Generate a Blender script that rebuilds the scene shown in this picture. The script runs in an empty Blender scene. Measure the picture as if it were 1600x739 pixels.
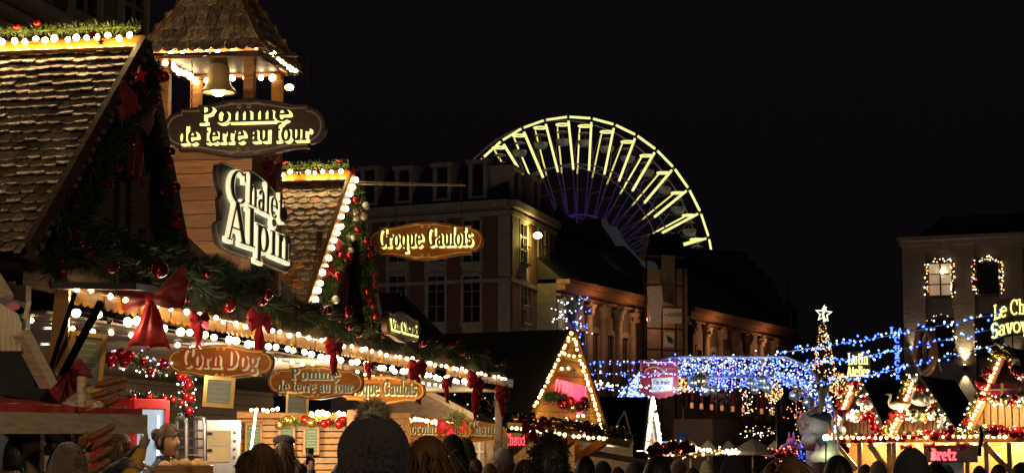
import bpy, bmesh, math, random
from math import sin, cos, pi, atan, sqrt
from mathutils import Vector as V, Matrix, noise
R = math.radians
rnd = random.Random(7)
sc = bpy.context.scene
col = sc.collection

# ---------------------------------------------------------------- camera, world, exposure
FPX, HZ = 3185.0, 712.0                 # focal length in photograph pixels, row of the horizon
T = atan((HZ - 369.5) / FPX)
CAM = V((0, 0, 1.7))
cd = bpy.data.cameras.new('camera'); camo = bpy.data.objects.new('camera', cd); col.objects.link(camo)
camo.location = CAM; camo.rotation_euler = (R(90) + T, 0, 0)
cd.sensor_width = 36; cd.lens = 36 * FPX / 1600; cd.clip_start = 0.2; cd.clip_end = 3000
sc.camera = camo
w = bpy.data.worlds.new('World'); sc.world = w; w.use_nodes = True
nt = w.node_tree; bg = nt.nodes['Background']
sky = nt.nodes.new('ShaderNodeTexSky'); sky.sky_type = 'NISHITA'; sky.sun_disc = False
sky.sun_elevation = R(-4); sky.sun_rotation = R(180)
nt.links.new(sky.outputs[0], bg.inputs[0]); bg.inputs[1].default_value = 0.06
bg2 = nt.nodes.new('ShaderNodeBackground'); bg2.inputs[0].default_value = (.0021, .0017, .0024, 1)      # glow of the town on the night sky
add = nt.nodes.new('ShaderNodeAddShader'); nt.links.new(bg.outputs[0], add.inputs[0]); nt.links.new(bg2.outputs[0], add.inputs[1]); nt.links.new(add.outputs[0], nt.nodes['World Output'].inputs[0])
sun = bpy.data.lights.new('moon', 'SUN'); sun.energy = 0.004; sun.angle = R(0.5); sun.color = (.8, .86, 1)
suno = bpy.data.objects.new('moon', sun); col.objects.link(suno); suno.rotation_euler = (R(50), 0, R(25))
sc.view_settings.view_transform = 'Standard'; sc.view_settings.look = 'None'
sc.view_settings.exposure = 0.25; sc.view_settings.gamma = 1; sc.view_settings.use_curve_mapping = False
cy = sc.cycles
cy.use_denoising = True; cy.max_bounces = 6; cy.diffuse_bounces = 3; cy.glossy_bounces = 3; cy.transmission_bounces = 4
cy.sample_clamp_indirect = 4; cy.caustics_reflective = False; cy.caustics_refractive = False
cy.use_light_tree = True

# ---------------------------------------------------------------- pixel -> place helpers
def ray(px, py):
    u = (px - 800) / FPX; v = (369.5 - py) / FPX
    return V((u, cos(T) - v * sin(T), sin(T) + v * cos(T)))
def P(px, py, Y):
    r = ray(px, py); return CAM + r * (Y / r.y)
def PZ(px, py, z):
    r = ray(px, py); return CAM + r * ((z - CAM.z) / r.z)
def PP(px, py, p0, n):
    r = ray(px, py); return CAM + r * ((p0 - CAM).dot(n) / r.dot(n))
UP = V((0, 0, 1))
class Fr:
    """a frame: call it with (x, y, z) for a world point"""
    def __init__(s, o, ex, ey=None, ez=None):
        s.o = V(o); s.x = V(ex).normalized()
        s.z = V(ez).normalized() if ez is not None else UP.copy()
        s.y = V(ey).normalized() if ey is not None else s.z.cross(s.x).normalized()
    def __call__(s, x, y=0, z=0): return s.o + s.x * x + s.y * y + s.z * z
    def at(s, o): return Fr(o, s.x, s.y, s.z)
    def roll(s, deg):            # turn about z
        c, d = cos(R(deg)), sin(R(deg)); return Fr(s.o, s.x * c + s.y * d, s.y * c - s.x * d, s.z)
WORLD = Fr((0, 0, 0), (1, 0, 0))

# ---------------------------------------------------------------- materials
M = {}
def mat(name, c, rough=.6, metal=0., var=.2, scale=6., stretch=(1, 1, 1), bump=0., emit=None, es=0., coat=0., sheen=0., spec=.5, tone=False, detail=6, trans=0., c2=None):
    m = bpy.data.materials.new(name); m.use_nodes = True; n = m.node_tree.nodes; l = m.node_tree.links
    b = n['Principled BSDF']; b.inputs['Roughness'].default_value = rough; b.inputs['Metallic'].default_value = metal
    b.inputs['Specular IOR Level'].default_value = spec
    tc = n.new('ShaderNodeTexCoord'); mp = n.new('ShaderNodeMapping'); mp.inputs['Scale'].default_value = stretch
    l.new(tc.outputs['Object'], mp.inputs['Vector'])
    nz = n.new('ShaderNodeTexNoise'); nz.inputs['Scale'].default_value = scale; nz.inputs['Detail'].default_value = detail
    l.new(mp.outputs[0], nz.inputs['Vector'])
    cr = n.new('ShaderNodeValToRGB')
    lo = c2 if c2 else tuple(max(0, k * (1 - var)) for k in c); hi = tuple(min(1, k * (1 + var)) for k in c)
    cr.color_ramp.elements[0].color = (*lo, 1); cr.color_ramp.elements[1].color = (*hi, 1)
    cr.color_ramp.elements[0].position = .3; cr.color_ramp.elements[1].position = .7
    l.new(nz.outputs['Fac'], cr.inputs[0]); out = cr.outputs[0]
    if tone:
        at = n.new('ShaderNodeAttribute'); at.attribute_name = 'tone'
        mx = n.new('ShaderNodeMix'); mx.data_type = 'RGBA'; mx.blend_type = 'MULTIPLY'; mx.inputs[0].default_value = 1
        l.new(out, mx.inputs[6]); l.new(at.outputs['Color'], mx.inputs[7]); out = mx.outputs[2]
    l.new(out, b.inputs['Base Color'])
    if bump:
        bp = n.new('ShaderNodeBump'); bp.inputs['Strength'].default_value = bump; bp.inputs['Distance'].default_value = .02
        l.new(nz.outputs['Fac'], bp.inputs['Height']); l.new(bp.outputs[0], b.inputs['Normal'])
    if emit: b.inputs['Emission Color'].default_value = (*emit, 1); b.inputs['Emission Strength'].default_value = es
    if coat: b.inputs['Coat Weight'].default_value = coat
    if sheen: b.inputs['Sheen Weight'].default_value = sheen
    if trans: b.inputs['Transmission Weight'].default_value = trans
    M[name] = m; return m
def glow(name, c, s): return mat(name, (.8, .8, .8), .3, emit=c, es=s, var=.02)
def brick(name, c1, c2, mortar, scale=4, rough=.85, bump=.5):
    m = mat(name, c1, rough); n = m.node_tree.nodes; l = m.node_tree.links; b = n['Principled BSDF']
    bt = n.new('ShaderNodeTexBrick'); bt.inputs['Color1'].default_value = (*c1, 1); bt.inputs['Color2'].default_value = (*c2, 1)
    bt.inputs['Mortar'].default_value = (*mortar, 1); bt.inputs['Scale'].default_value = scale; bt.inputs['Mortar Size'].default_value = .015
    tc = n['Texture Coordinate']; sx = n.new('ShaderNodeSeparateXYZ'); cx = n.new('ShaderNodeCombineXYZ'); ad = n.new('ShaderNodeMath')
    l.new(tc.outputs['Object'], sx.inputs[0]); l.new(sx.outputs[0], ad.inputs[0]); l.new(sx.outputs[1], ad.inputs[1])
    l.new(ad.outputs[0], cx.inputs[0]); l.new(sx.outputs[2], cx.inputs[1]); l.new(cx.outputs[0], bt.inputs['Vector'])
    l.new(bt.outputs[0], b.inputs['Base Color'])
    bp = n.new('ShaderNodeBump'); bp.inputs['Strength'].default_value = bump; bp.inputs['Distance'].default_value = .03
    nz = n['Noise Texture']; nz.inputs['Scale'].default_value = 9
    l.new(nz.outputs['Fac'], bp.inputs['Height']); l.new(bp.outputs[0], b.inputs['Normal']); return m

mat('paving', (.045, .043, .042), .55, scale=3, bump=.3)
mat('night_cloth', (.01, .01, .012), .9)
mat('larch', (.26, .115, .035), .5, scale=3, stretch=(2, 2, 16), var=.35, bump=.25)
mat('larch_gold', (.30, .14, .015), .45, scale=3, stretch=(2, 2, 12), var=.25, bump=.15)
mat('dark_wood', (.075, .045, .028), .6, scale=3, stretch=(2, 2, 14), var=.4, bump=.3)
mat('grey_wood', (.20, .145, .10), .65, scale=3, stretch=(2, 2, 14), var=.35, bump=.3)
mat('pale_wood', (.42, .33, .22), .6, scale=4, stretch=(2, 2, 14), var=.25, bump=.2)
mat('tower_wood', (.46, .21, .075), .5, scale=3, stretch=(1.2, 1.2, 18), var=.35, bump=.3, tone=True)
mat('orange_paint', (.62, .25, .07), .45, scale=4, var=.15)
mat('amber_wood', (.42, .20, .05), .5, scale=4, stretch=(3, 3, 10), var=.25, bump=.1)
mat('shingle', (.44, .34, .23), .45, scale=30, stretch=(1, 1, .35), var=.65, bump=.9, tone=True)
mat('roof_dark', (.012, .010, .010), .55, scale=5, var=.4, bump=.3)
mat('black_metal', (.012, .011, .011), .35, .6)
mat('steel', (.45, .44, .42), .3, .9, var=.15, scale=4)
mat('truss', (.5, .5, .5), .4, .8)
mat('brass_bell', (.62, .46, .22), .42, .2, var=.15, scale=4, bump=.1)
mat('varnish_panel', (.45, .22, .08), .12, .0, var=.3, scale=2, coat=1.)
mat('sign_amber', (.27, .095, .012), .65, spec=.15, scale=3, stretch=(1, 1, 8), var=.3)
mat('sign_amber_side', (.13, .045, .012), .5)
mat('sign_dark', (.035, .016, .012), .45, scale=3, stretch=(1, 1, 8), var=.3)
mat('sign_line', (.72, .45, .16), .4)
mat('sign_line_dull', (.30, .22, .20), .5)
mat('letter_green', (.028, .036, .014), .4)
mat('letter_red', (.30, .03, .025), .4)
mat('letter_cream', (.88, .76, .40), .5)
mat('letter_grey', (.16, .14, .09), .5)
mat('chalet_board', (.06, .048, .028), .5, scale=3, var=.12)
glow('glow_yellow', (1., .80, .20), 1.35)
glow('glow_cream', (1., .86, .50), .78)
glow('glow_lime', (.92, .85, .20), 1.7)
glow('glow_pink', (1., .03, .12), 1.5)
glow('glow_red', (1., .04, .06), 1.6)
glow('glow_blue', (.06, .16, 1.), 3.0)
glow('bulb_warm', (1., .64, .28), 85)
glow('bulb_cool', (1., .70, .34), 28)
glow('bulb_soft', (1., .64, .28), 16)
glow('bulb_bell', (1., .72, .36), 34)
glow('bulb_far', (1., .62, .22), 7)
glow('bulb_arch', (1., .84, .55), 7)
mat('bulb_off', (.10, .085, .06), .05, .0, coat=1., spec=.9)
glow('lamp_sodium', (1., .72, .16), 30)
glow('lamp_teal', (.45, 1., .9), 30)
glow('downlight', (1., .92, .8), 12)
glow('led_blue', (.03, .10, 1.), 8)
glow('led_ice', (.48, .64, 1.), 4)
glow('led_violet', (.30, .10, 1.), 4)
glow('led_gold', (1., .52, .12), 2.6)
glow('led_red', (1., .1, .05), 4)
glow('led_white', (1., .9, .75), 5)
glow('wheel_tube', (.97, .92, .28), .95)
glow('wheel_dim', (.95, .80, .14), .8)
glow('candle_lamp', (1., .32, .12), .35)
mat('wheel_steel', (.30, .22, .40), .5, .2)
mat('gondola_white', (.28, .28, .30), .4)
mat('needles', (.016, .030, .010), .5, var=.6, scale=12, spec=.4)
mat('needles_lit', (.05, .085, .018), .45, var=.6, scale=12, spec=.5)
mat('bauble_red', (.42, .012, .012), .12, .65, var=.05, spec=.8)
mat('bauble_deep', (.17, .008, .012), .08, .8, var=.05)
mat('bauble_gold', (.55, .36, .10), .2, .9, var=.05)
mat('bauble_silver', (.50, .53, .42), .28, .85, var=.05)
mat('bauble_white', (.75, .72, .66), .3, .2, var=.05)
mat('satin_red', (.44, .004, .016), .5, var=.35, scale=7, sheen=.15, bump=.35)
mat('velvet_red', (.17, .003, .012), .55, var=.3, scale=5, sheen=.2, bump=.4)
mat('red_paint', (.48, .02, .02), .25, coat=.5, var=.1)
mat('red_tarp', (.40, .055, .045), .35, var=.45, scale=9, bump=.35)
mat('gold_frame', (.55, .33, .08), .3, .5, var=.2)
mat('slate', (.17, .18, .14), .55, var=.2, scale=3)
mat('slate_green', (.045, .115, .06), .5, var=.2, scale=3)
mat('chalk', (.55, .52, .42), .8)
mat('poster_blue', (.035, .05, .10), .4, var=.1)
mat('white_paint', (.75, .74, .70), .5, var=.06)
mat('banner_red', (.45, .02, .025), .5, var=.15)
mat('fridge_glass', (.25, .32, .42), .05, emit=(.35, .52, .75), es=.35, var=.3, scale=2)
glow('fridge_tube', (.75, .88, 1.), 3)
mat('glass_dark', (.012, .013, .016), .08, spec=.8)
glow('window_lit', (1., .66, .34), .2)
mat('curtain', (.5, .42, .3), .8)
mat('bread', (.55, .30, .10), .7, bump=.6, scale=30)
mat('corn_dog_crust', (.17, .06, .018), .6, bump=.8, scale=40, var=.4)
mat('yellow_cloth', (.70, .42, .04), .6, bump=.4)
mat('stone', (.30, .26, .22), .85, scale=3, var=.2, bump=.3)
mat('stone_dark', (.16, .14, .125), .85, scale=3, var=.25, bump=.3)
mat('stone_orange', (.34, .20, .13), .8, scale=4, var=.25, bump=.4)
brick('brick', (.14, .06, .04), (.10, .045, .03), (.16, .12, .10), 6)
brick('brick_pale', (.30, .25, .19), (.24, .20, .15), (.22, .19, .15), 2.6, bump=1.0)
mat('slate_roof', (.022, .022, .026), .5, scale=8, var=.3)
mat('tarp_white', (.55, .60, .66), .5, var=.2, bump=.4)
mat('parasol', (.40, .34, .26), .7, var=.12)
mat('skin', (.58, .33, .22), .45, var=.08, spec=.4)
mat('hair_black', (.008, .006, .006), .5, spec=.3)
mat('hair_brown', (.055, .025, .010), .55, spec=.2)
mat('hair_light', (.14, .075, .036), .55, spec=.25)
mat('hair_blond', (.40, .26, .11), .45)
mat('coat_black', (.012, .012, .015), .8)
mat('coat_navy', (.02, .025, .045), .75, bump=.2, scale=30)
mat('coat_plaid', (.085, .09, .11), .8, bump=.2, scale=20, var=.6)
mat('coat_beige', (.34, .26, .17), .8)
mat('coat_brown', (.06, .035, .022), .8)
mat('trousers', (.02, .022, .03), .85)
mat('knit_dark', (.012, .009, .015), .9, bump=.9, scale=60)
mat('knit_brown', (.07, .040, .024), .9, bump=.9, scale=60, sheen=.4)
mat('knit_grey', (.09, .085, .085), .9, bump=.9, scale=60, sheen=.3)
mat('knit_cream', (.55, .46, .34), .9, bump=.9, scale=60, sheen=.3)
mat('knit_olive', (.05, .05, .025), .9, bump=.9, scale=60)
mat('pompom', (.30, .22, .11), .8, sheen=.5)  # golden backlight on the rim is put into this fur colour
mat('eye', (.01, .008, .006), .2)
mat('lips', (.40, .14, .12), .5)
mat('phone_black', (.012, .012, .014), .15, coat=.6)
mat('moose_fur', (.36, .19, .12), .8, bump=.4, scale=30)
mat('moose_pink', (.52, .34, .27), .7, bump=.3, scale=20)
mat('antler', (.16, .075, .03), .6, bump=.4)
mat('pretzel_dough', (.20, .075, .02), .35, var=.35, scale=4, coat=.5)
mat('plush_pink', (.50, .14, .22), .8)
mat('swan', (.75, .66, .48), .5)
mat('net_shadow', (.10, .11, .13), .6)

# ---------------------------------------------------------------- mesh builder
ORG = {}
def tag(o, label=None, cat=None, group=None, kind=None):
    if label: o['label'] = label
    if cat: o['category'] = cat
    if group: o['group'] = group
    if kind: o['kind'] = kind
    return o
def thing(name, label, cat, loc, group=None, kind=None):
    o = bpy.data.objects.new(name, None); col.objects.link(o); o.location = loc; o.empty_display_size = .1
    ORG[o] = V(loc); return tag(o, label, cat, group, kind)
class MB:
    def __init__(s): s.v = []; s.f = []; s.tone = []; s.cur = 1.0
    def add(s, vs, fs):
        b = len(s.v); s.v += [V(q) for q in vs]; s.f += [tuple(b + i for i in f) for f in fs]; s.tone += [s.cur] * len(vs)
    def fbox(s, fr, x0, x1, y0, y1, z0, z1):
        s.add([fr(x, y, z) for z in (z0, z1) for y in (y0, y1) for x in (x0, x1)],
              [(0, 2, 3, 1), (4, 5, 7, 6), (0, 1, 5, 4), (2, 6, 7, 3), (0, 4, 6, 2), (1, 3, 7, 5)])
    def bar(s, p, q, w, h=None, up=UP):
        p = V(p); q = V(q); d = (q - p); L = d.length; d.normalize(); h = h or w
        x = d.cross(up)
        if x.length < 1e-4: x = d.cross(V((0, 1, 0)))
        x.normalize(); z = x.cross(d); s.fbox(Fr(p, d, x, z), 0, L, -w / 2, w / 2, -h / 2, h / 2)
    def prism(s, pts, d):
        n = len(pts); d = V(d)
        s.add([V(p) for p in pts] + [V(p) + d for p in pts], [tuple(range(n))[::-1], tuple(range(n, 2 * n))] + [(i, (i + 1) % n, n + (i + 1) % n, n + i) for i in range(n)])
    def tube(s, pts, r, k=6, closed=False):
        pts = [V(p) for p in pts]; n = len(pts); rs = r if isinstance(r, (list, tuple)) else [r] * n
        vs = []; fs = []; up = None
        for i in range(n):
            d = (pts[(i + 1) % n] - pts[i - 1]) if closed else (pts[min(i + 1, n - 1)] - pts[max(i - 1, 0)])
            d.normalize()
            if up is None: up = V((0, 0, 1)) if abs(d.z) < .9 else V((1, 0, 0))
            x = d.cross(up).normalized(); up = x.cross(d).normalized()
            for j in range(k):
                a = 2 * pi * j / k; vs.append(pts[i] + (x * cos(a) + up * sin(a)) * rs[i])
        for i in range(n if closed else n - 1):
            for j in range(k):
                fs.append((i * k + j, i * k + (j + 1) % k, (i + 1) % n * k + (j + 1) % k, (i + 1) % n * k + j))
        if not closed: fs += [tuple(range(k))[::-1], tuple(range((n - 1) * k, n * k))]
        s.add(vs, fs)
    def ball(s, c, r, seg=12, ring=8, fr=WORLD, fn=None):
        c = V(c); r = r if isinstance(r, (tuple, list)) else (r, r, r); vs = []; fs = []
        for i in range(ring + 1):
            th = pi * i / ring
            for j in range(seg):
                a = 2 * pi * j / seg; q = V((sin(th) * cos(a), sin(th) * sin(a), cos(th)))
                if fn: q = fn(q)
                vs.append(c + fr.x * (q.x * r[0]) + fr.y * (q.y * r[1]) + fr.z * (q.z * r[2]))
        for i in range(ring):
            for j in range(seg): fs.append((i * seg + j, (i + 1) * seg + j, (i + 1) * seg + (j + 1) % seg, i * seg + (j + 1) % seg))
        s.add(vs, fs)
    def lathe(s, c, prof, k=20, fr=WORLD):
        vs = []; fs = []; c = V(c); n = len(prof)
        for (r, h) in prof:
            for j in range(k):
                a = 2 * pi * j / k; vs.append(c + fr.x * (r * cos(a)) + fr.y * (r * sin(a)) + fr.z * h)
        for i in range(n - 1):
            for j in range(k): fs.append((i * k + j, i * k + (j + 1) % k, (i + 1) * k + (j + 1) % k, (i + 1) * k + j))
        s.add(vs, fs)
    def octa(s, c, r):
        c = V(c); s.add([c + V(q) * r for q in ((1, 0, 0), (-1, 0, 0), (0, 1, 0), (0, -1, 0), (0, 0, 1), (0, 0, -1))],
                        [(0, 2, 4), (2, 1, 4), (1, 3, 4), (3, 0, 4), (2, 0, 5), (1, 2, 5), (3, 1, 5), (0, 3, 5)])
    def sheet(s, rows, th=0., nrm=None):     # grid of points
        n = len(rows); m = len(rows[0]); vs = [V(p) for r_ in rows for p in r_]
        fs = [(i * m + j, i * m + j + 1, (i + 1) * m + j + 1, (i + 1) * m + j) for i in range(n - 1) for j in range(m - 1)]
        s.add(vs, fs)
        if th:
            d = V(nrm) * th; s.add([p + d for p in vs], fs)
            rim = [j for j in range(m)] + [i * m + m - 1 for i in range(1, n)] + [(n - 1) * m + j for j in range(m - 2, -1, -1)] + [i * m for i in range(n - 2, 0, -1)]
            k = len(rim); s.add([vs[i] for i in rim] + [vs[i] + d for i in rim], [(i, (i + 1) % k, k + (i + 1) % k, k + i) for i in range(k)])
    def build(s, name, m, parent=None, smooth=False, org=None):
        if parent is not None: o0 = ORG[parent]
        elif org is not None: o0 = V(org)
        else:
            lo = [min(q[i] for q in s.v) for i in range(3)]; hi = [max(q[i] for q in s.v) for i in range(3)]
            o0 = V(((lo[0] + hi[0]) / 2, (lo[1] + hi[1]) / 2, lo[2]))
        me = bpy.data.meshes.new(name); me.from_pydata([q - o0 for q in s.v], [], s.f)
        me.materials.append(M[m] if isinstance(m, str) else m)
        if any(t != 1.0 for t in s.tone):
            at = me.color_attributes.new('tone', 'FLOAT_COLOR', 'POINT')
            for i, t in enumerate(s.tone):
                at.data[i].color = (*(t if isinstance(t, tuple) else (t, t, t)), 1)
        elif M.get(m) and m in ('shingle', 'tower_wood'):
            at = me.color_attributes.new('tone', 'FLOAT_COLOR', 'POINT'); [setattr(d, 'color', (1, 1, 1, 1)) for d in at.data]
        if len(s.f) < 30000:
            bm = bmesh.new(); bm.from_mesh(me); bmesh.ops.recalc_face_normals(bm, faces=bm.faces); bm.to_mesh(me); bm.free()
        if smooth: me.shade_smooth()
        o = bpy.data.objects.new(name, me); col.objects.link(o); ORG[o] = o0
        if parent is not None: o.parent = parent
        else: o.location = o0
        return o
def struct(o): o['kind'] = 'structure'; return o
def inst(me, name, parent, pos, rot=None, scale=None):
    o = bpy.data.objects.new(name, me); col.objects.link(o)
    if parent is not None: o.parent = parent; o.location = V(pos) - ORG[parent]
    else: o.location = pos
    ORG[o] = V(pos)
    if rot is not None: o.rotation_euler = rot
    if scale is not None: o.scale = (scale,) * 3 if not isinstance(scale, tuple) else scale
    return o
def proto(mb, name, m, smooth=True):
    me = bpy.data.meshes.new(name); me.from_pydata(mb.v, [], mb.f); me.materials.append(M[m])
    if smooth: me.shade_smooth()
    return me
def ball_mesh(name, r, m, seg=12, ring=8):
    b = MB(); b.ball((0, 0, 0), r, seg, ring); return proto(b, name, m)
def octa_mesh(name, r, m):
    b = MB(); b.octa((0, 0, 0), r); return proto(b, name, m, False)
def lamp(name, loc, energy, color=(1, .72, .4), r=.05, kind='POINT', rot=None, size=None, blend=.5):
    d = bpy.data.lights.new(name, kind); d.energy = energy; d.color = color
    d.shadow_soft_size = r
    if kind == 'SPOT': d.spot_size = size; d.spot_blend = blend
    o = bpy.data.objects.new(name, d); col.objects.link(o); o.location = loc
    if rot is not None: o.rotation_euler = rot
    return o
def aim(o, target):
    o.rotation_euler = (V(target) - o.location).to_track_quat('-Z', 'Y').to_euler()
def lerp(a, b, t): return a + (b - a) * t
def path_pts(pts, n, sag=0):
    pts = [V(p) for p in pts]; L = [(pts[i + 1] - pts[i]).length for i in range(len(pts) - 1)]; tot = sum(L); out = []
    for k in range(n):
        d = tot * k / (n - 1) if n > 1 else tot / 2; i = 0
        while i < len(L) - 1 and d > L[i]: d -= L[i]; i += 1
        t = d / L[i]; p = pts[i].lerp(pts[i + 1], min(t, 1)); u = k / max(n - 1, 1)
        out.append(p - UP * sag * 4 * u * (1 - u))
    return out

# ---------------------------------------------------------------- lettering: strokes with serifs
TK, TN, SF = .2, .085, .075
def ring(cx, cy, rx, ry, a0, a1, e=0, tk=None, tn=None, n=None):
    tk = TK if tk is None else tk; tn = TN if tn is None else tn
    n = n or max(6, int(abs(a1 - a0) / 14)); o = []; i_ = []
    for k in range(n + 1):
        a = R(a0 + (a1 - a0) * k / n)
        o.append((cx + (rx + e) * cos(a), cy + (ry + e) * sin(a))); i_.append((cx + max(.01, rx - tk - e) * cos(a), cy + max(.01, ry - tn - e) * sin(a)))
    return ('ring', o, i_)
def quad(x0, y0, x1, y1, e=0): return ('poly', [(x0 - e, y0 - e), (x1 + e, y0 - e), (x1 + e, y1 + e), (x0 - e, y1 + e)])
def diag(x0, y0, x1, y1, wd, e=0):
    h = wd / 2 + e; return ('poly', [(x0 - h, y0 - e), (x0 + h, y0 - e), (x1 + h, y1 + e), (x1 - h, y1 + e)])
def stem(x, y0, y1, s='', e=0, tk=None):
    tk = TK if tk is None else tk; o = [quad(x - tk / 2, y0, x + tk / 2, y1, e)]; k = tk / 2 + .08
    if 'b' in s: o.append(quad(x - k, y0, x + k, y0 + SF, e))
    if 't' in s: o.append(quad(x - k, y1 - SF, x + k, y1, e))
    if 'l' in s: o.append(quad(x - k, y1 - SF, x + tk / 2, y1, e))
    return o
def glyph(ch, e):
    S = lambda *a, **k: stem(*a, e=e, **k); G = lambda *a, **k: [ring(*a, e=e, **k)]; Q = lambda *a: [quad(*a, e=e)]; D = lambda *a: [diag(*a, e=e)]
    X = .68
    t = {
     'P': lambda: (S(.2, 0, 1, 'bt') + G(.36, .74, .36, .26, -90, 90) + Q(.2, .915, .36, 1) + Q(.2, .48, .36, .565), .78),
     'R': lambda: (S(.2, 0, 1, 'bt') + G(.36, .74, .34, .26, -90, 90) + Q(.2, .915, .36, 1) + Q(.2, .48, .36, .565) + D(.72, 0, .44, .52, .2), .86),
     'B': lambda: (S(.2, 0, 1, 'bt') + G(.36, .75, .30, .25, -90, 90) + G(.38, .26, .34, .26, -90, 90) + Q(.2, .915, .36, 1) + Q(.2, .46, .4, .54) + Q(.2, 0, .38, .08), .78),
     'D': lambda: (S(.2, 0, 1, 'bt') + G(.34, .5, .48, .5, -90, 90) + Q(.2, .915, .36, 1) + Q(.2, 0, .36, .085), .9),
     'C': lambda: (G(.45, .5, .44, .52, 50, 312) + Q(.70, .66, .78, .98), .86),
     'G': lambda: (G(.45, .5, .44, .52, 50, 330) + Q(.70, .66, .78, .98) + S(.74, .04, .44, 't'), .94),
     'O': lambda: (G(.45, .5, .45, .52, 0, 360), .96),
     'A': lambda: (D(.1, 0, .42, 1, .09) + D(.76, 0, .44, 1, .2) + Q(.2, .3, .64, .38) + Q(0, 0, .24, SF) + Q(.58, 0, .94, SF), .92),
     'V': lambda: (D(.42, 0, .12, 1, .2) + D(.46, 0, .78, 1, .09) + Q(-.04, 1 - SF, .32, 1) + Q(.64, 1 - SF, .9, 1), .84),
     'L': lambda: (S(.2, 0, 1, 'bt') + Q(.2, 0, .7, .09) + Q(.62, 0, .7, .3), .76),
     'H': lambda: (S(.2, 0, 1, 'bt') + S(.72, 0, 1, 'bt') + Q(.2, .46, .72, .55), .94),
     'I': lambda: (S(.2, 0, 1, 'bt'), .42),
     'T': lambda: (S(.4, 0, 1, 'b') + Q(.02, .91, .78, 1), .82),
     'E': lambda: (S(.2, 0, 1, 'bt') + Q(.2, .91, .66, 1) + Q(.2, .46, .56, .55) + Q(.2, 0, .68, .09), .74),
     'U': lambda: (S(.2, .3, 1, 't') + S(.7, .3, 1, 't', tk=.12) + G(.45, .3, .35, .32, 180, 360), .9),
     'M': lambda: (S(.14, 0, 1, 'b', tk=.1) + S(.9, 0, 1, 'bt') + D(.5, .05, .2, 1, .18) + D(.52, .05, .84, 1, .1), 1.08),
     'N': lambda: (S(.16, 0, 1, 'bt', tk=.1) + S(.76, 0, 1, 't', tk=.1) + D(.74, 0, .2, 1, .2), .92),
     'S': lambda: (G(.34, .74, .32, .28, 20, 270, tk=.17) + G(.34, .27, .34, .29, -160, 90, tk=.17), .72),
     'o': lambda: (G(.34, .33, .34, .37, 0, 360), .72),
     'm': lambda: (S(.16, 0, X, 'bl') + S(.52, 0, .5, 'b') + S(.88, 0, .5, 'b') + G(.36, .46, .26, .24, 0, 170) + G(.72, .46, .26, .24, 0, 170), 1.06),
     'n': lambda: (S(.16, 0, X, 'bl') + S(.54, 0, .5, 'b') + G(.37, .46, .27, .24, 0, 170), .72),
     'h': lambda: (S(.16, 0, 1.02, 'bl') + S(.54, 0, .5, 'b') + G(.37, .46, .27, .24, 0, 170), .72),
     'r': lambda: (S(.16, 0, X, 'bl') + G(.36, .46, .22, .24, 50, 170) + G(.47, .56, .1, .1, 0, 360, tk=.09, tn=.09), .56),
     'u': lambda: (S(.16, .2, X, 'l') + S(.54, 0, X, 'l') + G(.33, .22, .27, .24, 180, 350), .72),
     'e': lambda: (G(.33, .33, .33, .37, 0, 318) + Q(.14, .34, .62, .42), .68),
     'a': lambda: (S(.46, 0, .5, 'b') + G(.31, .46, .25, .24, 0, 165) + G(.27, .19, .26, .21, 40, 360), .66),
     'd': lambda: (G(.32, .33, .32, .36, 0, 360) + S(.54, 0, 1.02, 'bl'), .76),
     'p': lambda: (G(.38, .33, .32, .36, 0, 360) + S(.16, -.3, X, 'bl'), .76),
     'q': lambda: (G(.32, .33, .32, .36, 0, 360) + S(.54, -.3, X, 'b'), .76),
     'g': lambda: (G(.3, .42, .28, .27, 0, 360, tk=.17) + G(.32, -.1, .3, .2, 0, 360, tk=.15) + Q(.4, .58, .66, .67), .68),
     'l': lambda: (S(.16, 0, 1.02, 'bl'), .36),
     'i': lambda: (S(.16, 0, X, 'bl') + G(.16, .88, .12, .12, 0, 360, tk=.11, tn=.11), .36),
     't': lambda: (S(.2, .12, .92) + Q(0, .58, .42, .66) + G(.36, .16, .26, .18, 180, 320), .48),
     'f': lambda: (S(.2, 0, .82, 'b') + Q(0, .58, .42, .66) + G(.42, .8, .32, .22, 60, 180), .48),
     's': lambda: (G(.28, .5, .26, .2, 20, 270, tk=.16) + G(.28, .19, .28, .21, -160, 90, tk=.16), .6),
     'c': lambda: (G(.33, .33, .33, .37, 45, 315), .62),
     'v': lambda: (D(.32, 0, .1, X, .18) + D(.36, 0, .58, X, .08) + Q(-.03, X - SF, .26, X) + Q(.46, X - SF, .68, X), .66),
     'y': lambda: (D(.32, 0, .1, X, .18) + D(.26, -.3, .58, X, .08) + Q(-.03, X - SF, .26, X) + Q(.46, X - SF, .68, X), .66),
     'z': lambda: (Q(.02, X - .09, .54, X) + Q(.02, 0, .56, .09) + D(.14, .02, .44, X - .02, .18), .6),
    }.get(ch)
    return t() if t else ([], .34)
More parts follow.
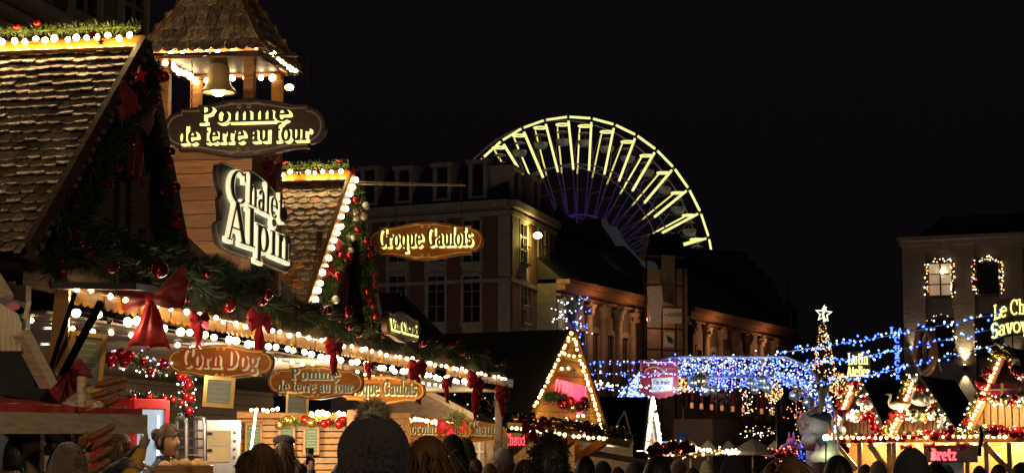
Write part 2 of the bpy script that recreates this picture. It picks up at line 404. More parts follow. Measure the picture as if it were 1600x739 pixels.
def add_text(mb, s, fr, h, width=None, z0=0, depth=.01, e=0., dx=0., dy=0., arc=0., thin=False):
    global TK, TN, SF
    TK, TN, SF = (.085, .06, .05) if thin else (.2, .085, .075)
    """letters of cap height h on the x-y plane of fr, centred; e thickens every stroke"""
    items = []; x = 0
    for ch in s:
        ps, adv = glyph(ch, e); items.append((x, ps)); x += adv + .03
    x -= .03; k = h; kx = (width / x) if width else h
    for gi, (gx, ps) in enumerate(items):
        for pi_, p in enumerate(ps):
            z = z0 + depth + .0004 * (pi_ % 5)
            def W(q, zz):
                xx = (gx + q[0] - x / 2) * kx; return fr(xx + dx, q[1] * k + dy - arc * xx * xx, zz)
            if p[0] == 'poly': mb.prism([W(q, z0) for q in p[1]], fr.z * (z - z0))
            else:
                o, i_ = p[1], p[2]; n = len(o)
                vs = [W(q, z) for q in o] + [W(q, z) for q in i_] + [W(q, z0) for q in o] + [W(q, z0) for q in i_]
                fs = []
                for a in range(n - 1): fs += [(a, a + 1, n + a + 1, n + a), (a, 2 * n + a, 2 * n + a + 1, a + 1), (n + a, n + a + 1, 3 * n + a + 1, 3 * n + a)]
                fs += [(0, n, 3 * n, 2 * n), (n - 1, 3 * n - 1, 4 * n - 1, 2 * n - 1)]
                mb.add(vs, fs)
def cartouche(w, h, n=18):
    hw, hh, hs = w / 2, h / 2, .37 * h; er = .30 * h; bx = .30 * w; top = []
    for k in range(n // 2 + 1):
        a = pi - (pi / 2) * k / (n // 2); top.append((-(hw - er) + er * cos(a), er * sin(a)))
    top += [(-(hw - er), hs), (-bx, hs)]
    for k in range(1, n):
        u = k / n; top.append((-bx + 2 * bx * u, hs + (hh - hs) * (.5 - .5 * cos(2 * pi * u)) ** .55))
    top += [(bx, hs), (hw - er, hs)]
    for k in range(n // 2 + 1):
        a = pi / 2 - (pi / 2) * k / (n // 2); top.append(((hw - er) + er * cos(a), er * sin(a)))
    return top + [(x, -y) for x, y in top[-2:0:-1]]
def scroll(mb, fr, cx, cy, w, sy, z, r):
    for sx in (-1, 1):
        pts = []
        for k in range(22):
            u = k / 21
            if u < .5: a = u * 2; pts.append((w * (1 - .75 * a), (.02 + .16 * sin(pi * a * .9)) * w * sy))
            else:
                a = (u - .5) * 2; th = pi * .5 + a * pi * 2.2; q = .11 * w * (1 - a * .6); pts.append((w * .24 + q * cos(th), sy * (.02 * w + q * sin(th))))
        mb.tube([fr(cx + sx * x, cy + y, z) for x, y in pts], r, 4)
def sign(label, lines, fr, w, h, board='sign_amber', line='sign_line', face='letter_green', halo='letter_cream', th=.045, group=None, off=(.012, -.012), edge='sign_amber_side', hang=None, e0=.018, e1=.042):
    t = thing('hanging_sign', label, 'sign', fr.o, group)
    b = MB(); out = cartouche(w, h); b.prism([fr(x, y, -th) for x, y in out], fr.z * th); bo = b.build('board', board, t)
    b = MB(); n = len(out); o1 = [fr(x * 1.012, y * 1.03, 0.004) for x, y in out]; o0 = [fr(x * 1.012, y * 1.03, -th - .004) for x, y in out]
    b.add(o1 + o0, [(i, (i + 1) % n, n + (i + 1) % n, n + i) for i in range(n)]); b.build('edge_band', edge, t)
    b = MB(); ins = cartouche(w - .13 * h, h * .86); b.tube([fr(x, y, .003) for x, y in ins], .0045 * (h / .3), 4, True)
    for sy in (-1, 1): scroll(b, fr, 0, sy * h * .375, w * .13, sy, .003, .004 * (h / .3))
    b.build('trim_line', line, t)
    bb, ff = MB(), MB()
    for (s, cx, cyy, hh, ww) in lines:
        add_text(bb, s, fr, hh, ww, .002, .012, e1, cx + off[0], cyy + off[1]); add_text(ff, s, fr, hh, ww, .0185, .006, e0, cx, cyy)
    bb.build('letter_backing', halo, t); ff.build('lettering', face, t)
    if hang:
        b = MB()
        for (x, L) in hang:
            for k in range(int(L / .035)):
                z = h * .40 + k * .035
                b.tube([fr(x + .009 * cos(a) * (k % 2), z + .022 * sin(a), .009 * cos(a) * (1 - k % 2) - th / 2) for a in [i * pi / 3 for i in range(6)]], .003, 4, True)
        b.build('chain', 'black_metal', t)
    return t

# ---------------------------------------------------------------- decoration builders
ME = {'bulb': ball_mesh('bulb', .025, 'bulb_warm', 10, 7), 'bulb_dim': ball_mesh('bulb', .022, 'bulb_soft', 10, 7), 'bulb_big': ball_mesh('bulb', .032, 'bulb_cool', 10, 7), 'bulb_off': ball_mesh('bulb', .026, 'bulb_off', 12, 8),
      'bulb_far': ball_mesh('bulb', .045, 'bulb_far', 8, 6), 'bulb_mid': ball_mesh('bulb', .034, 'bulb_far', 8, 6), 'bulb_arch': ball_mesh('bulb', .040, 'bulb_arch', 8, 6),
      'bulb_market': ball_mesh('bulb', .060, 'bulb_far', 8, 6)}
for k_, r_ in (('red', .045), ('deep', .05), ('gold', .045), ('silver', .05), ('white', .05)):
    ME['b_' + k_] = ball_mesh('bauble', 1.0, 'bauble_' + k_, 18, 12)
for k_ in ('blue', 'ice', 'violet', 'gold', 'red', 'white'):
    ME['led_' + k_] = octa_mesh('led', 1.0, 'led_' + k_)
def light_string(label, pts, me, group=None, cable='black_metal', cr=.006, sag=0, off=None, name='light_string'):
    t = thing(name, label, 'string lights', pts[0], group)
    b = MB(); b.tube(pts, cr, 4); b.build('cable', cable, t)
    q = random.Random(len(label)); r0 = {'bulb_market': .012, 'bulb_far': .01, 'bulb_mid': .012}.get(me, .009)
    for p in pts:          # slightly uneven sockets, the odd dead bulb
        dead = me != 'bulb_off' and q.random() < .035; k = q.uniform(.82, 1.12)
        inst(ME['bulb_off' if dead else me], 'bulb', t, V(p) + V((q.gauss(0, r0), q.gauss(0, r0), q.gauss(0, r0))), (q.uniform(0, 3), q.uniform(0, 3), 0), (k, k, k * 1.12))
    return t
def needle_mesh(b, pts, rad, per_m, wd=.006, lean=.3, seed=1):
    q = random.Random(seed); L = sum((pts[i + 1] - pts[i]).length for i in range(len(pts) - 1)); n = int(L * per_m)
    dense = path_pts(pts, max(2, int(L / .05) + 2))
    for _ in range(n):
        i = q.randrange(len(dense) - 1); p = dense[i].lerp(dense[i + 1], q.random()); d = (dense[i + 1] - dense[i]).normalized()
        v = V((q.gauss(0, 1), q.gauss(0, 1), q.gauss(0, 1))); v -= d * v.dot(d); v.normalize(); v = (v + d * q.uniform(-.55, .75)).normalized()
        s = p + v * rad * q.uniform(0, .45); ln = rad * q.uniform(.3, .75) * (1.0 if q.random() > .06 else 1.35)
        if (s + v * ln - p).length > rad * 1.25: ln = rad * 1.25 - (s - p).length
        x = v.cross(V((q.gauss(0, 1), q.gauss(0, 1), q.gauss(0, 1)))).normalized() * wd * q.uniform(.7, 1.5)
        b.add([s - x, s + x, s + v * ln], [(0, 1, 2)])
def garland(label, pts, rad, per_m=420, baubles=(), group=None, m='needles', wd=.006, seed=1, leds=None, name='garland'):
    """baubles: (t along, offset vector, radius, kind)"""
    pts = [V(p) for p in pts]; t = thing(name, label, 'garland', pts[0], group)
    b = MB(); needle_mesh(b, pts, rad, per_m, wd, seed=seed); b.build('needles', m, t)
    b = MB(); b.tube(path_pts(pts, 24), rad * .16, 5); b.build('core', m, t)
    dense = path_pts(pts, 200)
    for (u, o, r, k) in baubles: inst(ME['b_' + k], 'bauble', t, dense[int(max(0, min(1, u)) * 199)] + V(o), scale=r)
    if leds:
        q = random.Random(seed + 5)
        for k, n, r in leds:
            for _ in range(n):
                v = V((q.gauss(0, 1), q.gauss(0, 1), q.gauss(0, 1))).normalized() * rad * q.uniform(.7, 1.0)
                inst(ME['led_' + k], 'led', t, dense[q.randrange(200)] + v, scale=r)
    return t
def clusters(n, rad, out, r0, r1, kinds, seed):
    q = random.Random(seed); o = []
    for i in range(n):
        u = (i + q.uniform(.2, .8)) / n; k = q.choice(kinds)
        for _ in range(q.choice((1, 2, 3))):
            o.append((u + q.uniform(-.006, .006), V(out) * rad * q.uniform(.6, 1.05) + V((q.uniform(-1, 1), q.uniform(-1, 1), q.uniform(-1, 1))) * rad * .45, q.uniform(r0, r1), k))
    return o
def bow(label, fr, size, tail=1.0, m='satin_red', group=None, spread=.35, droop=.15, seed=0, loops=True, lm=None):
    """fr: x along the bow, y up, z towards whoever looks at it"""
    q = random.Random(seed); t = thing('ribbon_bow', label, 'bow', fr.o, group)
    if loops:
      for sx in (-1, 1):
        b = MB(); rows = []; tilt = q.uniform(-.1, .25)
        for i in range(15):
            u = i / 14; xx = sx * size * (.05 + .95 * u); hgt = size * (.07 + .50 * (u ** .8) * (1 if u < .86 else sqrt(max(0, 1 - ((u - .86) / .14) ** 2)) * .95 + .05))
            thk = size * (.05 + .26 * sin(pi * min(1, u * 1.02)) ** .8); c = (xx, size * (tilt * u - droop * u * u), size * .05)
            rows.append([fr(c[0], c[1] + hgt * sin(a) * (1 + .07 * cos(5 * a)), c[2] + thk * cos(a) * (1 + .22 * cos(6 * a + u * 5 + sx))) for a in [2 * pi * k / 28 for k in range(29)]])
        b.sheet(rows); b.build('loop', lm or m, t, True)
    b = MB(); b.ball(fr(0, 0, size * .10), (size * .13, size * .17, size * .13), 14, 8, Fr(fr.o, fr.x, fr.y, fr.z), lambda p: p * (1 + .08 * cos(5 * math.atan2(p.y, p.x)))); b.build('knot', m, t, True)
    for sx in (-1, 1):
        b = MB(); rows = []; L = size * tail * q.uniform(.9, 1.12)
        for i in range(13):
            u = i / 12; wd = size * (.06 + .27 * u ** .7); cx = sx * size * spread * u; rows.append([])
            for k in range(7):
                e = k / 6 * 2 - 1; fold = size * .10 * abs(e) * (1 - .3 * u) + size * .05 * sin(u * 6 + sx) ; yy = -L * u + (size * .22 * (1 - abs(e)) if i == 12 else 0)
                rows[-1].append(fr(cx + e * wd, yy, size * .13 - fold + size * .06 * sin(3 * e + 4 * u)))
        b.sheet(rows, .004, fr.z); b.build('tail', m, t, True)
    return t
def shingles(fr, W, L, sw, sl, rnd_, tint=None, name='shingle', th=.012, rag=0.0):
    """roof field: fr x along the ridge, y down the slope, z out; W wide from x=0, L down"""
    b = MB(); rows = int(L / sl) + 1
    for r in range(rows):
        y0 = r * sl; ncol = int(W / sw) + 2
        for c in range(-1, ncol):
            x0 = c * sw + (sw / 2 if r % 2 else 0); x1 = x0 + sw * .97
            if x1 < sw * .3 or x0 > W - sw * .25: continue
            x0 = max(x0, 0); x1 = min(x1, W); ln = sl * 1.55 * rnd_.uniform(.95, 1.05); j = rnd_.uniform(-.004, .004); z0 = .004 + j; z1 = .018 + rnd_.uniform(0, .012) + rag * rnd_.uniform(.035, .06)
            w_ = x1 - x0; k = [(x0, y0), (x1, y0), (x1, y0 + ln - w_ * .32)]; xm = rnd_.uniform(.35, .65)
            k += [(x0 + w_ * min(.92, xm + .26), y0 + ln - w_ * .08), (x0 + w_ * xm, y0 + ln), (x0 + w_ * max(.08, xm - .28), y0 + ln - w_ * .10)]
            k.append((x0, y0 + ln - w_ * rnd_.uniform(.25, .4)))
            v = rnd_.uniform(.5, 1.4); b.cur = (v, v, v)
            if tint and rnd_.random() < tint: b.cur = (1.9 * v, 1.1 * v, .6 * v)
            n = len(k); top = [fr(x, y, z0 + (z1 - z0) * (y - y0) / ln + th) for x, y in k]; bot = [fr(x, y, z0 + (z1 - z0) * (y - y0) / ln) for x, y in k]
            b.add(top + bot, [tuple(range(n))] + [(i, i + 1, n + i + 1, n + i) for i in range(1, n - 1)])
    b.cur = 1.0; return b
def planks(b, fr, x0, x1, z0, z1, ph, y0=0, y1=.03, seed=3, clip=None):
    q = random.Random(seed); z = z0
    while z < z1 - .01:
        zt = min(z + ph - .008, z1); v = q.uniform(.65, 1.2); b.cur = (v, v * q.uniform(.9, 1.05), v * q.uniform(.85, 1.05))
        a, c = (x0, x1) if not clip else clip((z + zt) / 2)
        if c - a > .03: b.fbox(fr, a, c, y0, y1 + q.uniform(0, .006), z, zt)
        z += ph
    b.cur = 1.0

# ---------------------------------------------------------------- ground
b = MB(); b.sheet([[(x, y, 0) for x in (-400, 0, 400)] for y in (-60, 60, 300, 800)]); struct(b.build('ground', 'paving', org=(0, 0, 0)))

# ---------------------------------------------------------------- facade frame of the long chalet on the left
r_ = ray(1363, HZ); A = V((r_.x, r_.y, 0)).normalized(); N = V((A.y, -A.x, 0))
q_ = PZ(160, 485, 2.85); Q0 = V((q_.x, q_.y, 0))
def F(s, n, z): return Q0 + A * s + N * n + UP * z
def FP(px, py, off=0): return PP(px, py, Q0 + N * off, N)
def FS(p): return (V(p) - Q0).dot(A)
def PS(px, py, s): return PP(px, py, Q0 + A * s, A)
def FN(p): return (V(p) - Q0).dot(N)
FAC = Fr(Q0, A, N, UP)                     # x along the front, y out to the street, z up
def face_street(o): return Fr(o, A, UP, N)       # sign lying on the front
def face_view(o): return Fr(o, N, UP, -A)        # sign standing across the front

LEN = FS(FP(790, 605))
chalet = thing('wooden_chalet', 'long dark wooden market chalet with two gabled roof dormers and an amber canopy edge', 'chalet', F(LEN / 2, -2, 0))
S0 = FS(FP(104, 415))
# fascia beam, soffit, back wall, end wall, floor-level counter
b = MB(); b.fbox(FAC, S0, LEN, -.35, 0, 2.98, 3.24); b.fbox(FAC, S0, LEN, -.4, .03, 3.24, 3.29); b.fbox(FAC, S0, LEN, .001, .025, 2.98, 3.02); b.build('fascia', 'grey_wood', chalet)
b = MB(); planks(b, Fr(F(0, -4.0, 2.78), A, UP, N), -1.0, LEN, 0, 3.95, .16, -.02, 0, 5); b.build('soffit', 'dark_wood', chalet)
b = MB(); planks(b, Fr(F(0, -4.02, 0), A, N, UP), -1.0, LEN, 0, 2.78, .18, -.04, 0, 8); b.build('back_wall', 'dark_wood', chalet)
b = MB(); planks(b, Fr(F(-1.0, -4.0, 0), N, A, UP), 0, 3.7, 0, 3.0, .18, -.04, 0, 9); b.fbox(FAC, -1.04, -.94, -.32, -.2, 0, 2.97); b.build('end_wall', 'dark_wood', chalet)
b = MB(); b.fbox(FAC, -.9, LEN - .2, -.55, -.05, .0, .98); b.fbox(FAC, -.95, LEN - .1, -.62, .05, .98, 1.03); b.build('counter', 'grey_wood', chalet)
b = MB()
b.fbox(FAC, LEN - .12, LEN - .01, -.16, -.05, 1.03, 2.77); b.build('post', 'dark_wood', chalet)
# steep main roof behind the dormers
zr0, zr1, dr = 3.295, 3.98, .75
send = FS(FP(703, 566)); b = MB()
b.prism([F(S0, 0, zr0), F(S0, -dr, zr1), F(S0, -4.2, zr1 + .05), F(S0, -4.2, zr0)], A * (send - S0)); b.build('roof', 'roof_dark', chalet)
b = MB(); b.bar(F(send + .04, .02, zr0 - .05), F(send + .04, -dr, zr1 + .03), .09, .12, N); b.bar(F(send + .04, -dr, zr1 + .03), F(send + .04, -4.2, zr1 + .08), .09, .12); b.build('verge_board', 'dark_wood', chalet)

def dormer(apex, left, bw, tint, seed, lit, kr=1.0):
    """gabled dormer whose ridge runs back from the front; apex and left foot are points on the front plane"""
    s0, z0 = FS(apex), apex.z; s1, z1 = FS(left), left.z; hw, hh = s0 - s1, z0 - z1; L = sqrt(hw * hw + hh * hh); depth = 4.6
    q = random.Random(seed); info = dict(s0=s0, z0=z0, hw=hw, hh=hh, kr=kr); hl = hw
    for sg in (-1, 1):
        hw = hl * (kr if sg > 0 else 1); L = sqrt(hw * hw + hh * hh)
        dn = (A * (sg * hw) - UP * hh).normalized(); out = (A * (sg * hh) + UP * hw).normalized()
        b = MB(); o = F(s0, .0, z0); b.prism([o, o + dn * L, o + dn * L - N * depth, o - N * depth], out * -.05); b.build('roof_deck', 'roof_dark', chalet)
        if sg < 0:
            b = shingles(Fr(F(s0, -.01, z0), -N, dn, out), 4.4, L, bw, bw * (1.12 if not lit else .78), q, tint, rag=.8 if not lit else 0); b.build('shingles', 'shingle', chalet)
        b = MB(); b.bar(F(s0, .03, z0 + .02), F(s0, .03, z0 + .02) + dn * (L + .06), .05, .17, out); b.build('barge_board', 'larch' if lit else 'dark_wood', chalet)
    hw = hl
    # ridge board carrying the bulbs
    b = MB(); dn = (A * -hw - UP * hh).normalized(); out = (A * -hh + UP * hw).normalized()
    fr = Fr(F(s0, .01, z0), -N, dn, out); b.fbox(fr, -.0, depth, -.07, .15, .045, .075); b.fbox(fr, 0, depth, .13, .165, .075, .10); b.build('ridge_board', 'larch_gold', chalet)
    info['ridge'] = fr
    # gable wall
    b = MB(); planks(b, Fr(F(s0, -.14, z1 - .05), A, N, UP), -hw, hw, 0, hh, .17, -.03, 0, seed, lambda z: (-hw * (1 - z / (hh + .02)), hw * kr * (1 - z / (hh + .02)))); b.build('gable_wall', 'grey_wood', chalet)
    return info
def gable_window(s, z, w, h):
    b = MB(); fr = Fr(F(s, -.11, z), A, N, UP)
    for x in (-w / 2, -.015, w / 2 - .05): b.fbox(fr, x, x + (.03 if x == -.015 else .05), .004, .05, 0, h)
    for zz in (0, h * .55, h - .05): b.fbox(fr, -w / 2 + .051, w / 2 - .051, .006, .045, zz, zz + .045)
    wn = b.build('window', 'grey_wood', chalet); b = MB(); b.fbox(fr, -w / 2 + .04, w / 2 - .04, -.004, .002, .03, h - .03); b.build('pane', 'glass_dark', wn)
    for sx in (-1, 1):
        b = MB(); x0 = sx * (w / 2 + .02); x1 = x0 + sx * .30; a, c = min(x0, x1), max(x0, x1)
        for k in range(3): b.fbox(fr, a + .1 * k, a + .1 * k + .094, .01, .03, -.02, h + .02)
        b.bar(fr(x0 + sx * .03, .04, .15), fr(x1 - sx * .03, .04, h - .15), .02, .06, N)
        for zz in (.10, h - .16): b.fbox(fr, a + .02, c - .02, .031, .05, zz, zz + .07)
        sh = b.build('shutter', 'grey_wood', chalet); b = MB()
        for zz in (.12, h - .14): b.fbox(fr, a + (0.0 if sx > 0 else .16), a + (.14 if sx > 0 else .3), .051, .057, zz, zz + .03); b.build('hinge', 'black_metal', sh); b = MB()
d1 = dormer(FP(222, 74), FP(45, 388), .112, None, 11, False, .56)
d2 = dormer(FP(546, 279), FP(478, 480), .15, .12, 12, True, .8)
gable_window(FS(FP(205, 380)), FP(205, 378).z, .62, 1.0); gable_window(FS(FP(528, 470)), FP(520, 492).z, .6, .9)

# bulbs on ridge boards and rakes
def ridge_pts(d, n, step, start=.10): return [d['ridge'](start + step * i, .085, .15) for i in range(n)]
light_string('row of warm bulbs along the ridge board of the near left dormer', ridge_pts(d1, 20, .092, .07), 'bulb')
light_string('row of warm bulbs along the ridge board of the farther small dormer', ridge_pts(d2, 9, .10, .08), 'bulb')
def rake(d, sg, off=.2, lift=.04):
    s0, z0, hw, hh = d['s0'], d['z0'], d['hw'], d['hh']; hw = hw * (d['kr'] if sg > 0 else 1); return F(s0, off, z0 + lift), F(s0 + sg * hw, off, z0 - hh + lift)
a_, c_ = rake(d1, -1, .055, -.04)
light_string('string of unlit bulbs down the dark edge of the big shingle roof', path_pts([a_, c_], 24), 'bulb_off')
a_, c_ = rake(d2, -1, .07, -.01)
light_string('string of bright bulbs down the sloping edge of the small shingle dormer', path_pts([a_, c_], 17), 'bulb_big')
# garlands
rg = lambda d, n, z=.11: [d['ridge'](x, -.05, z + .06) for x in (0, n)]
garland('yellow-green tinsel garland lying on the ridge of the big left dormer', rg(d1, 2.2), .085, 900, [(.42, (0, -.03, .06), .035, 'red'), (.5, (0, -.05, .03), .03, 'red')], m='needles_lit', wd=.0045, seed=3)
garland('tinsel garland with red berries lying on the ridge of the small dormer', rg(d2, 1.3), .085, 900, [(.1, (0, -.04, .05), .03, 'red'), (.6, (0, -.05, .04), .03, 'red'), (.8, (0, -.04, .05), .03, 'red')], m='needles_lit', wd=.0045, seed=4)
for d, lab, n, m_, kinds in ((d1, 'big left dormer', 9, 'needles', ('red', 'deep')), (d2, 'small lit dormer', 8, 'needles_lit', ('red', 'red', 'white'))):
    for sg in (-1, 1):
        a_, c_ = rake(d, sg, .09 if sg < 0 else .0, -.16); L = (a_ - c_).length
        if sg < 0: a_ = a_ + A * .12; c_ = c_ + A * .22
        else: a_ = a_ - A * .12; c_ = c_ - A * .12
        side = 'under the near edge' if sg < 0 else 'on the far edge'
        garland('fir garland with red baubles %s of the %s' % (side, lab), [a_, c_], .16 if d is d1 else .13, 2200, clusters(n, .13, N * .8 - A * .3, .028, .05, kinds, 20 + n + sg), seed=30 + n + sg, m=m_ if (sg < 0 or d is d2) else 'needles', wd=.005)
# red stars / bows on the gables
bow('dark red velvet bow under the peak of the big left dormer', face_street(FP(207, 176, .05)), .34, 1.9, 'velvet_red', seed=2)
bow('dark red bow under the peak of the small lit dormer', face_street(FP(534, 392, .06)), .28, 2.4, 'velvet_red', seed=3)
def star(label, o, fr, r, m, th=.02, pts=5, inner=.42):
    b = MB(); k = [fr(r * (1 if i % 2 == 0 else inner) * sin(pi * i / pts), r * (1 if i % 2 == 0 else inner) * cos(pi * i / pts), 0) for i in range(2 * pts)]; c0, c1 = fr(0, 0, th), fr(0, 0, -th)
    n = len(k); b.add(k + [c0, c1], [(i, (i + 1) % n, n) for i in range(n)] + [((i + 1) % n, i, n + 1) for i in range(n)]); return tag(b.build('star_ornament', m), label, 'star')
for i_, (px, py, rr, lab) in enumerate(((146, 54, .05, 'small red star on the ridge garland of the big dormer'), (158, 66, .035, 'tiny red star tucked under the ridge garland of the big dormer'), (218, 118, .085, 'red star at the top of the big dormer gable'),
        (516, 422, .11, 'red star beside the bulbs of the small dormer slope'), (568, 405, .10, 'red star on the far hanging garland of the small dormer'), (552, 268, .07, 'red star at the very peak of the small dormer'), (497, 268, .05, 'red star on the ridge garland of the small dormer'))):
    n_ = .2; star(lab, None, face_view(FP(px, py, n_)).at(FP(px, py, n_)) if i_ not in (3, 4) else Fr(FP(px, py, n_), (N - A * .0), UP, -A), rr, 'satin_red')

# canopy edge: scalloped boards and two rows of bulbs
b = MB(); s = -.9
while s < LEN - .2:
    if rnd.random() < .86:
        k = [F(s, .05, 2.98)]; nn = 5
        for i in range(nn * 6 + 1):
            u = i / (nn * 6); k.append(F(s + .74 * u, .05, 2.875 - .035 * abs(sin(pi * nn * u))))
        k.append(F(s + .74, .05, 2.98)); b.prism(k, N * .018); b.build('scalloped_valance', 'larch_gold', chalet); b = MB()
    s += .78
rowA = [F(-.9 + .36 * i + (.5 if i % 5 > 3 else 0) * .3, .13, 2.95) for i in range(int((LEN + .6) / .36))]
rowB = [F(-.8 + .33 * i, .10 + .03 * (i % 2), 2.78 + .01 * sin(i * 1.7)) for i in range(int((LEN - 1.6) / .33))]
light_string('upper row of warm bulbs above the scalloped canopy board of the long chalet', rowA[:100], 'bulb_dim')
light_string('lower row of large white bulbs hanging under the canopy of the long chalet', rowB[:100], 'bulb_big')
rowC = [F(-.7 + .42 * i, -.30, 2.73) for i in range(int((LEN - 2.6) / .42))]
light_string('inner row of white bulbs fixed below the soffit of the long chalet', rowC[:100], 'bulb_dim')
# long garland over the canopy, hanging low in the middle of every bay
pts = [F(-1.0 + (LEN + 1.0) * i / 60, 0.07 + .03 * sin(i), 3.20 + .05 * sin(i * .9)) for i in range(61)]
garland('long fir garland with dark red baubles over the canopy of the long chalet', pts, .19, 2600, [(u, o, r, k) for (u, o, r, k) in clusters(26, .2, N * .7 - A * .5 + UP * .15, .035, .075, ('red', 'deep', 'deep'), 77)][:70], seed=41, wd=.0055)
garland('second fir garland sagging below the window sills of the near dormer', [F(-1.2 + 5.2 * i / 20, .12, 3.40 + .04 * cos(i * 1.3)) for i in range(21)], .14, 1800, (), seed=42, wd=.005)
# hanging garland columns at dormer 2
garland('fir garland with silver and red baubles hanging straight down right of the small dormer', [FP(556, 330, .3), FP(574, 400, .3), FP(575, 460, .3), FP(582, 520, .3)], .12, 1500, clusters(10, .12, -A * .8 + N * .5, .025, .045, ('red', 'red', 'white', 'deep'), 5), m='needles_lit', seed=44, wd=.005)

# bows on the canopy (faces to the street, so they are seen edge-on) and the big one facing along the row
def vb(px, py, off=.3): return FP(px, py, off)
bow('largest red bow, with broad pointed tails, at the near corner of the canopy', Fr(vb(236, 468), (N - A * .15).normalized(), UP, -A), .33, 1.15, 'satin_red', lm='velvet_red', spread=.28, seed=5, droop=-.22)
for i_, (px, py, sz, tl, lab) in enumerate(((404, 500, .22, 1.9, 'red bow with long tails between the Corn Dog sign and its neighbour'), (520, 540, .20, 1.5, 'red bow with long tails in front of the middle of the canopy bulbs'),
        (576, 572, .12, 1.3, 'small red bow just above the third wooden sign in the row'), (650, 574, .26, 1.7, 'bright red bow on the canopy beneath the small lit mulled wine sign'), (697, 596, .16, 1.7, 'small red bow between the last two scalloped boards'), (741, 596, .27, 2.0, 'red bow with one long hanging tail near the far end of the canopy'), (783, 612, .26, 1.5, 'pinkish red bow lit by the last bulb of the canopy'), (310, 500, .16, 1.4, 'small red bow behind the Corn Dog sign above the bulbs'))):
    bow(lab, Fr(vb(px, py, .32), (N * .12 + A).normalized(), UP, (N - A * .12).normalized()), sz, tl, 'satin_red', spread=.25, seed=10 + i_)

# ---------------------------------------------------------------- bell tower between the dormers
sT = FS(FP(386, 440)); wT, dT = .92, 1.0
TW = Fr(F(sT, 0, 0), A, N, UP)
tower = thing('bell_tower', 'small open wooden bell tower with a shingled pyramid roof and lit eaves', 'tower', F(sT + dT / 2, -wT / 2, 3.3))
zE = PS(320, 92, sT).z; zW = PS(300, 236, sT).z + .12
b = MB(); planks(b, Fr(F(sT, -wT, 3.0), N, A, UP), 0, wT, 0, zW - 3.0, .135, 0, .03, 21); planks(b, Fr(F(sT, -.0, 3.0), A, N, UP), .03, dT, 0, zW - 3.0, .135, -.03, 0, 22)
planks(b, Fr(F(sT, -wT, 3.0), A, N, UP), .03, dT, 0, zW - 3.0, .135, 0, .03, 23); b.build('plank_wall', 'tower_wood', tower)
for x, y in ((-.02, -.06), (-.02, -wT - .02), (dT - .06, -.06), (dT - .06, -wT - .02)):
    b = MB(); b.fbox(TW, x, x + .10, y, y + .10, 3.0 if y > -.5 else zW - .6, zE); b.build('post', 'tower_wood', tower)
ov = .10
for x0, x1, y0, y1 in ((-.06, -.02, -wT - ov, ov), (dT + .02, dT + .06, -wT - ov, ov), (-.02, dT + .02, -wT - ov, -wT - ov + .04), (-.02, dT + .02, ov - .04, ov)):
    b = MB(); b.fbox(TW, x0 , x1, y0, y1, zE, zE + .09); b.build('eave_beam', 'larch', tower)
b = MB()
for (o, ex, L, nn) in ((TW(-.075, -wT - ov - .02, zE + .095), N, wT + 2 * ov, 9), (TW(-.06, ov + .015, zE + .095), A, dT + .12, 10)):
    k = [o + ex * (L * i / (nn * 2)) + UP * (.055 if i % 2 else 0.0) for i in range(nn * 2 + 1)]; b.prism(k + [o + ex * L - UP * .01, o - UP * .01], ex.cross(UP) * .015)
b.build('zigzag_trim', 'larch_gold', tower)
zA = zE + 1.12; e = .17; cs = [TW(-e, -wT - e, zE + .06), TW(-e, e, zE + .06), TW(dT + e, e, zE + .06), TW(dT + e, -wT - e, zE + .06)]; ap = TW(dT / 2, -wT / 2, zA)
b = MB(); b.add(cs + [ap], [(0, 1, 4), (1, 2, 4), (2, 3, 4), (3, 0, 4)]); b.add([c - UP * .03 for c in cs], [(0, 1, 2, 3)]); b.build('roof', 'roof_dark', tower)
b = MB(); q = random.Random(5)
for i in range(4):
    p0, p1 = cs[i], cs[(i + 1) % 4]; mid = (p0 + p1) / 2; up = (ap - mid); Ls = up.length; up.normalize(); ex = (p1 - p0).normalized(); nr = ex.cross(up).normalized()
    if nr.dot(mid - TW(dT / 2, -wT / 2, mid.z)) < 0: nr = -nr
    W = (p1 - p0).length; rows = 8
    for r in range(rows):
        y = Ls * (1 - (r + 1) / rows); hw = W / 2 * (1 - y / Ls); nc = max(1, round(2 * hw / .125))
        for c in range(nc):
            xa = -hw + 2 * hw * c / nc; xb = -hw + 2 * hw * (c + 1) / nc - .004; h = Ls / rows * 1.35; v = q.uniform(.5, 1.3); b.cur = (v, v * .95, v * .9); m_ = (xb - xa)
            k = [(xa, y), (xa + m_ * .2, y - .03), (xa + m_ * .5, y - .045), (xa + m_ * .8, y - .03), (xb, y), (xb - m_ * .1, y + h), (xa + m_ * .1, y + h)]
            b.prism([mid + ex * x + up * yy + nr * (.03 - .018 * (yy - y) / h) for x, yy in k], nr * -.012)
b.cur = 1.0; b.build('shingles', 'shingle', tower)
for i in range(4):
    b = MB(); b.bar(cs[i] + UP * .03, ap + UP * .03, .055, .05); b.build('hip_board', 'larch', tower)
pt = [TW(-.15, -wT - ov + (wT + 2 * ov) * i / 9, zE + .07) for i in range(10)] + [TW(-.06 + (dT + .12) * i / 9, ov + .06, zE + .06) for i in range(1, 10)]
light_string('warm bulbs round the outer eaves of the bell tower', pt, 'bulb')
pt = [TW(.0 + (dT - .1) * i / 6, -wT + .04, zE - .03) for i in range(7)] + [TW(dT - .05, -wT + .15 + (wT - .2) * i / 5, zE - .03) for i in range(6)]
light_string('warm bulbs inside the eaves of the bell tower around the bell', pt, 'bulb_big')
bc = PS(342, 122, sT + .45); zc = bc.z
bell = thing('brass_bell', 'pale brass bell with a glowing lamp inside hanging in the small tower', 'bell', bc)
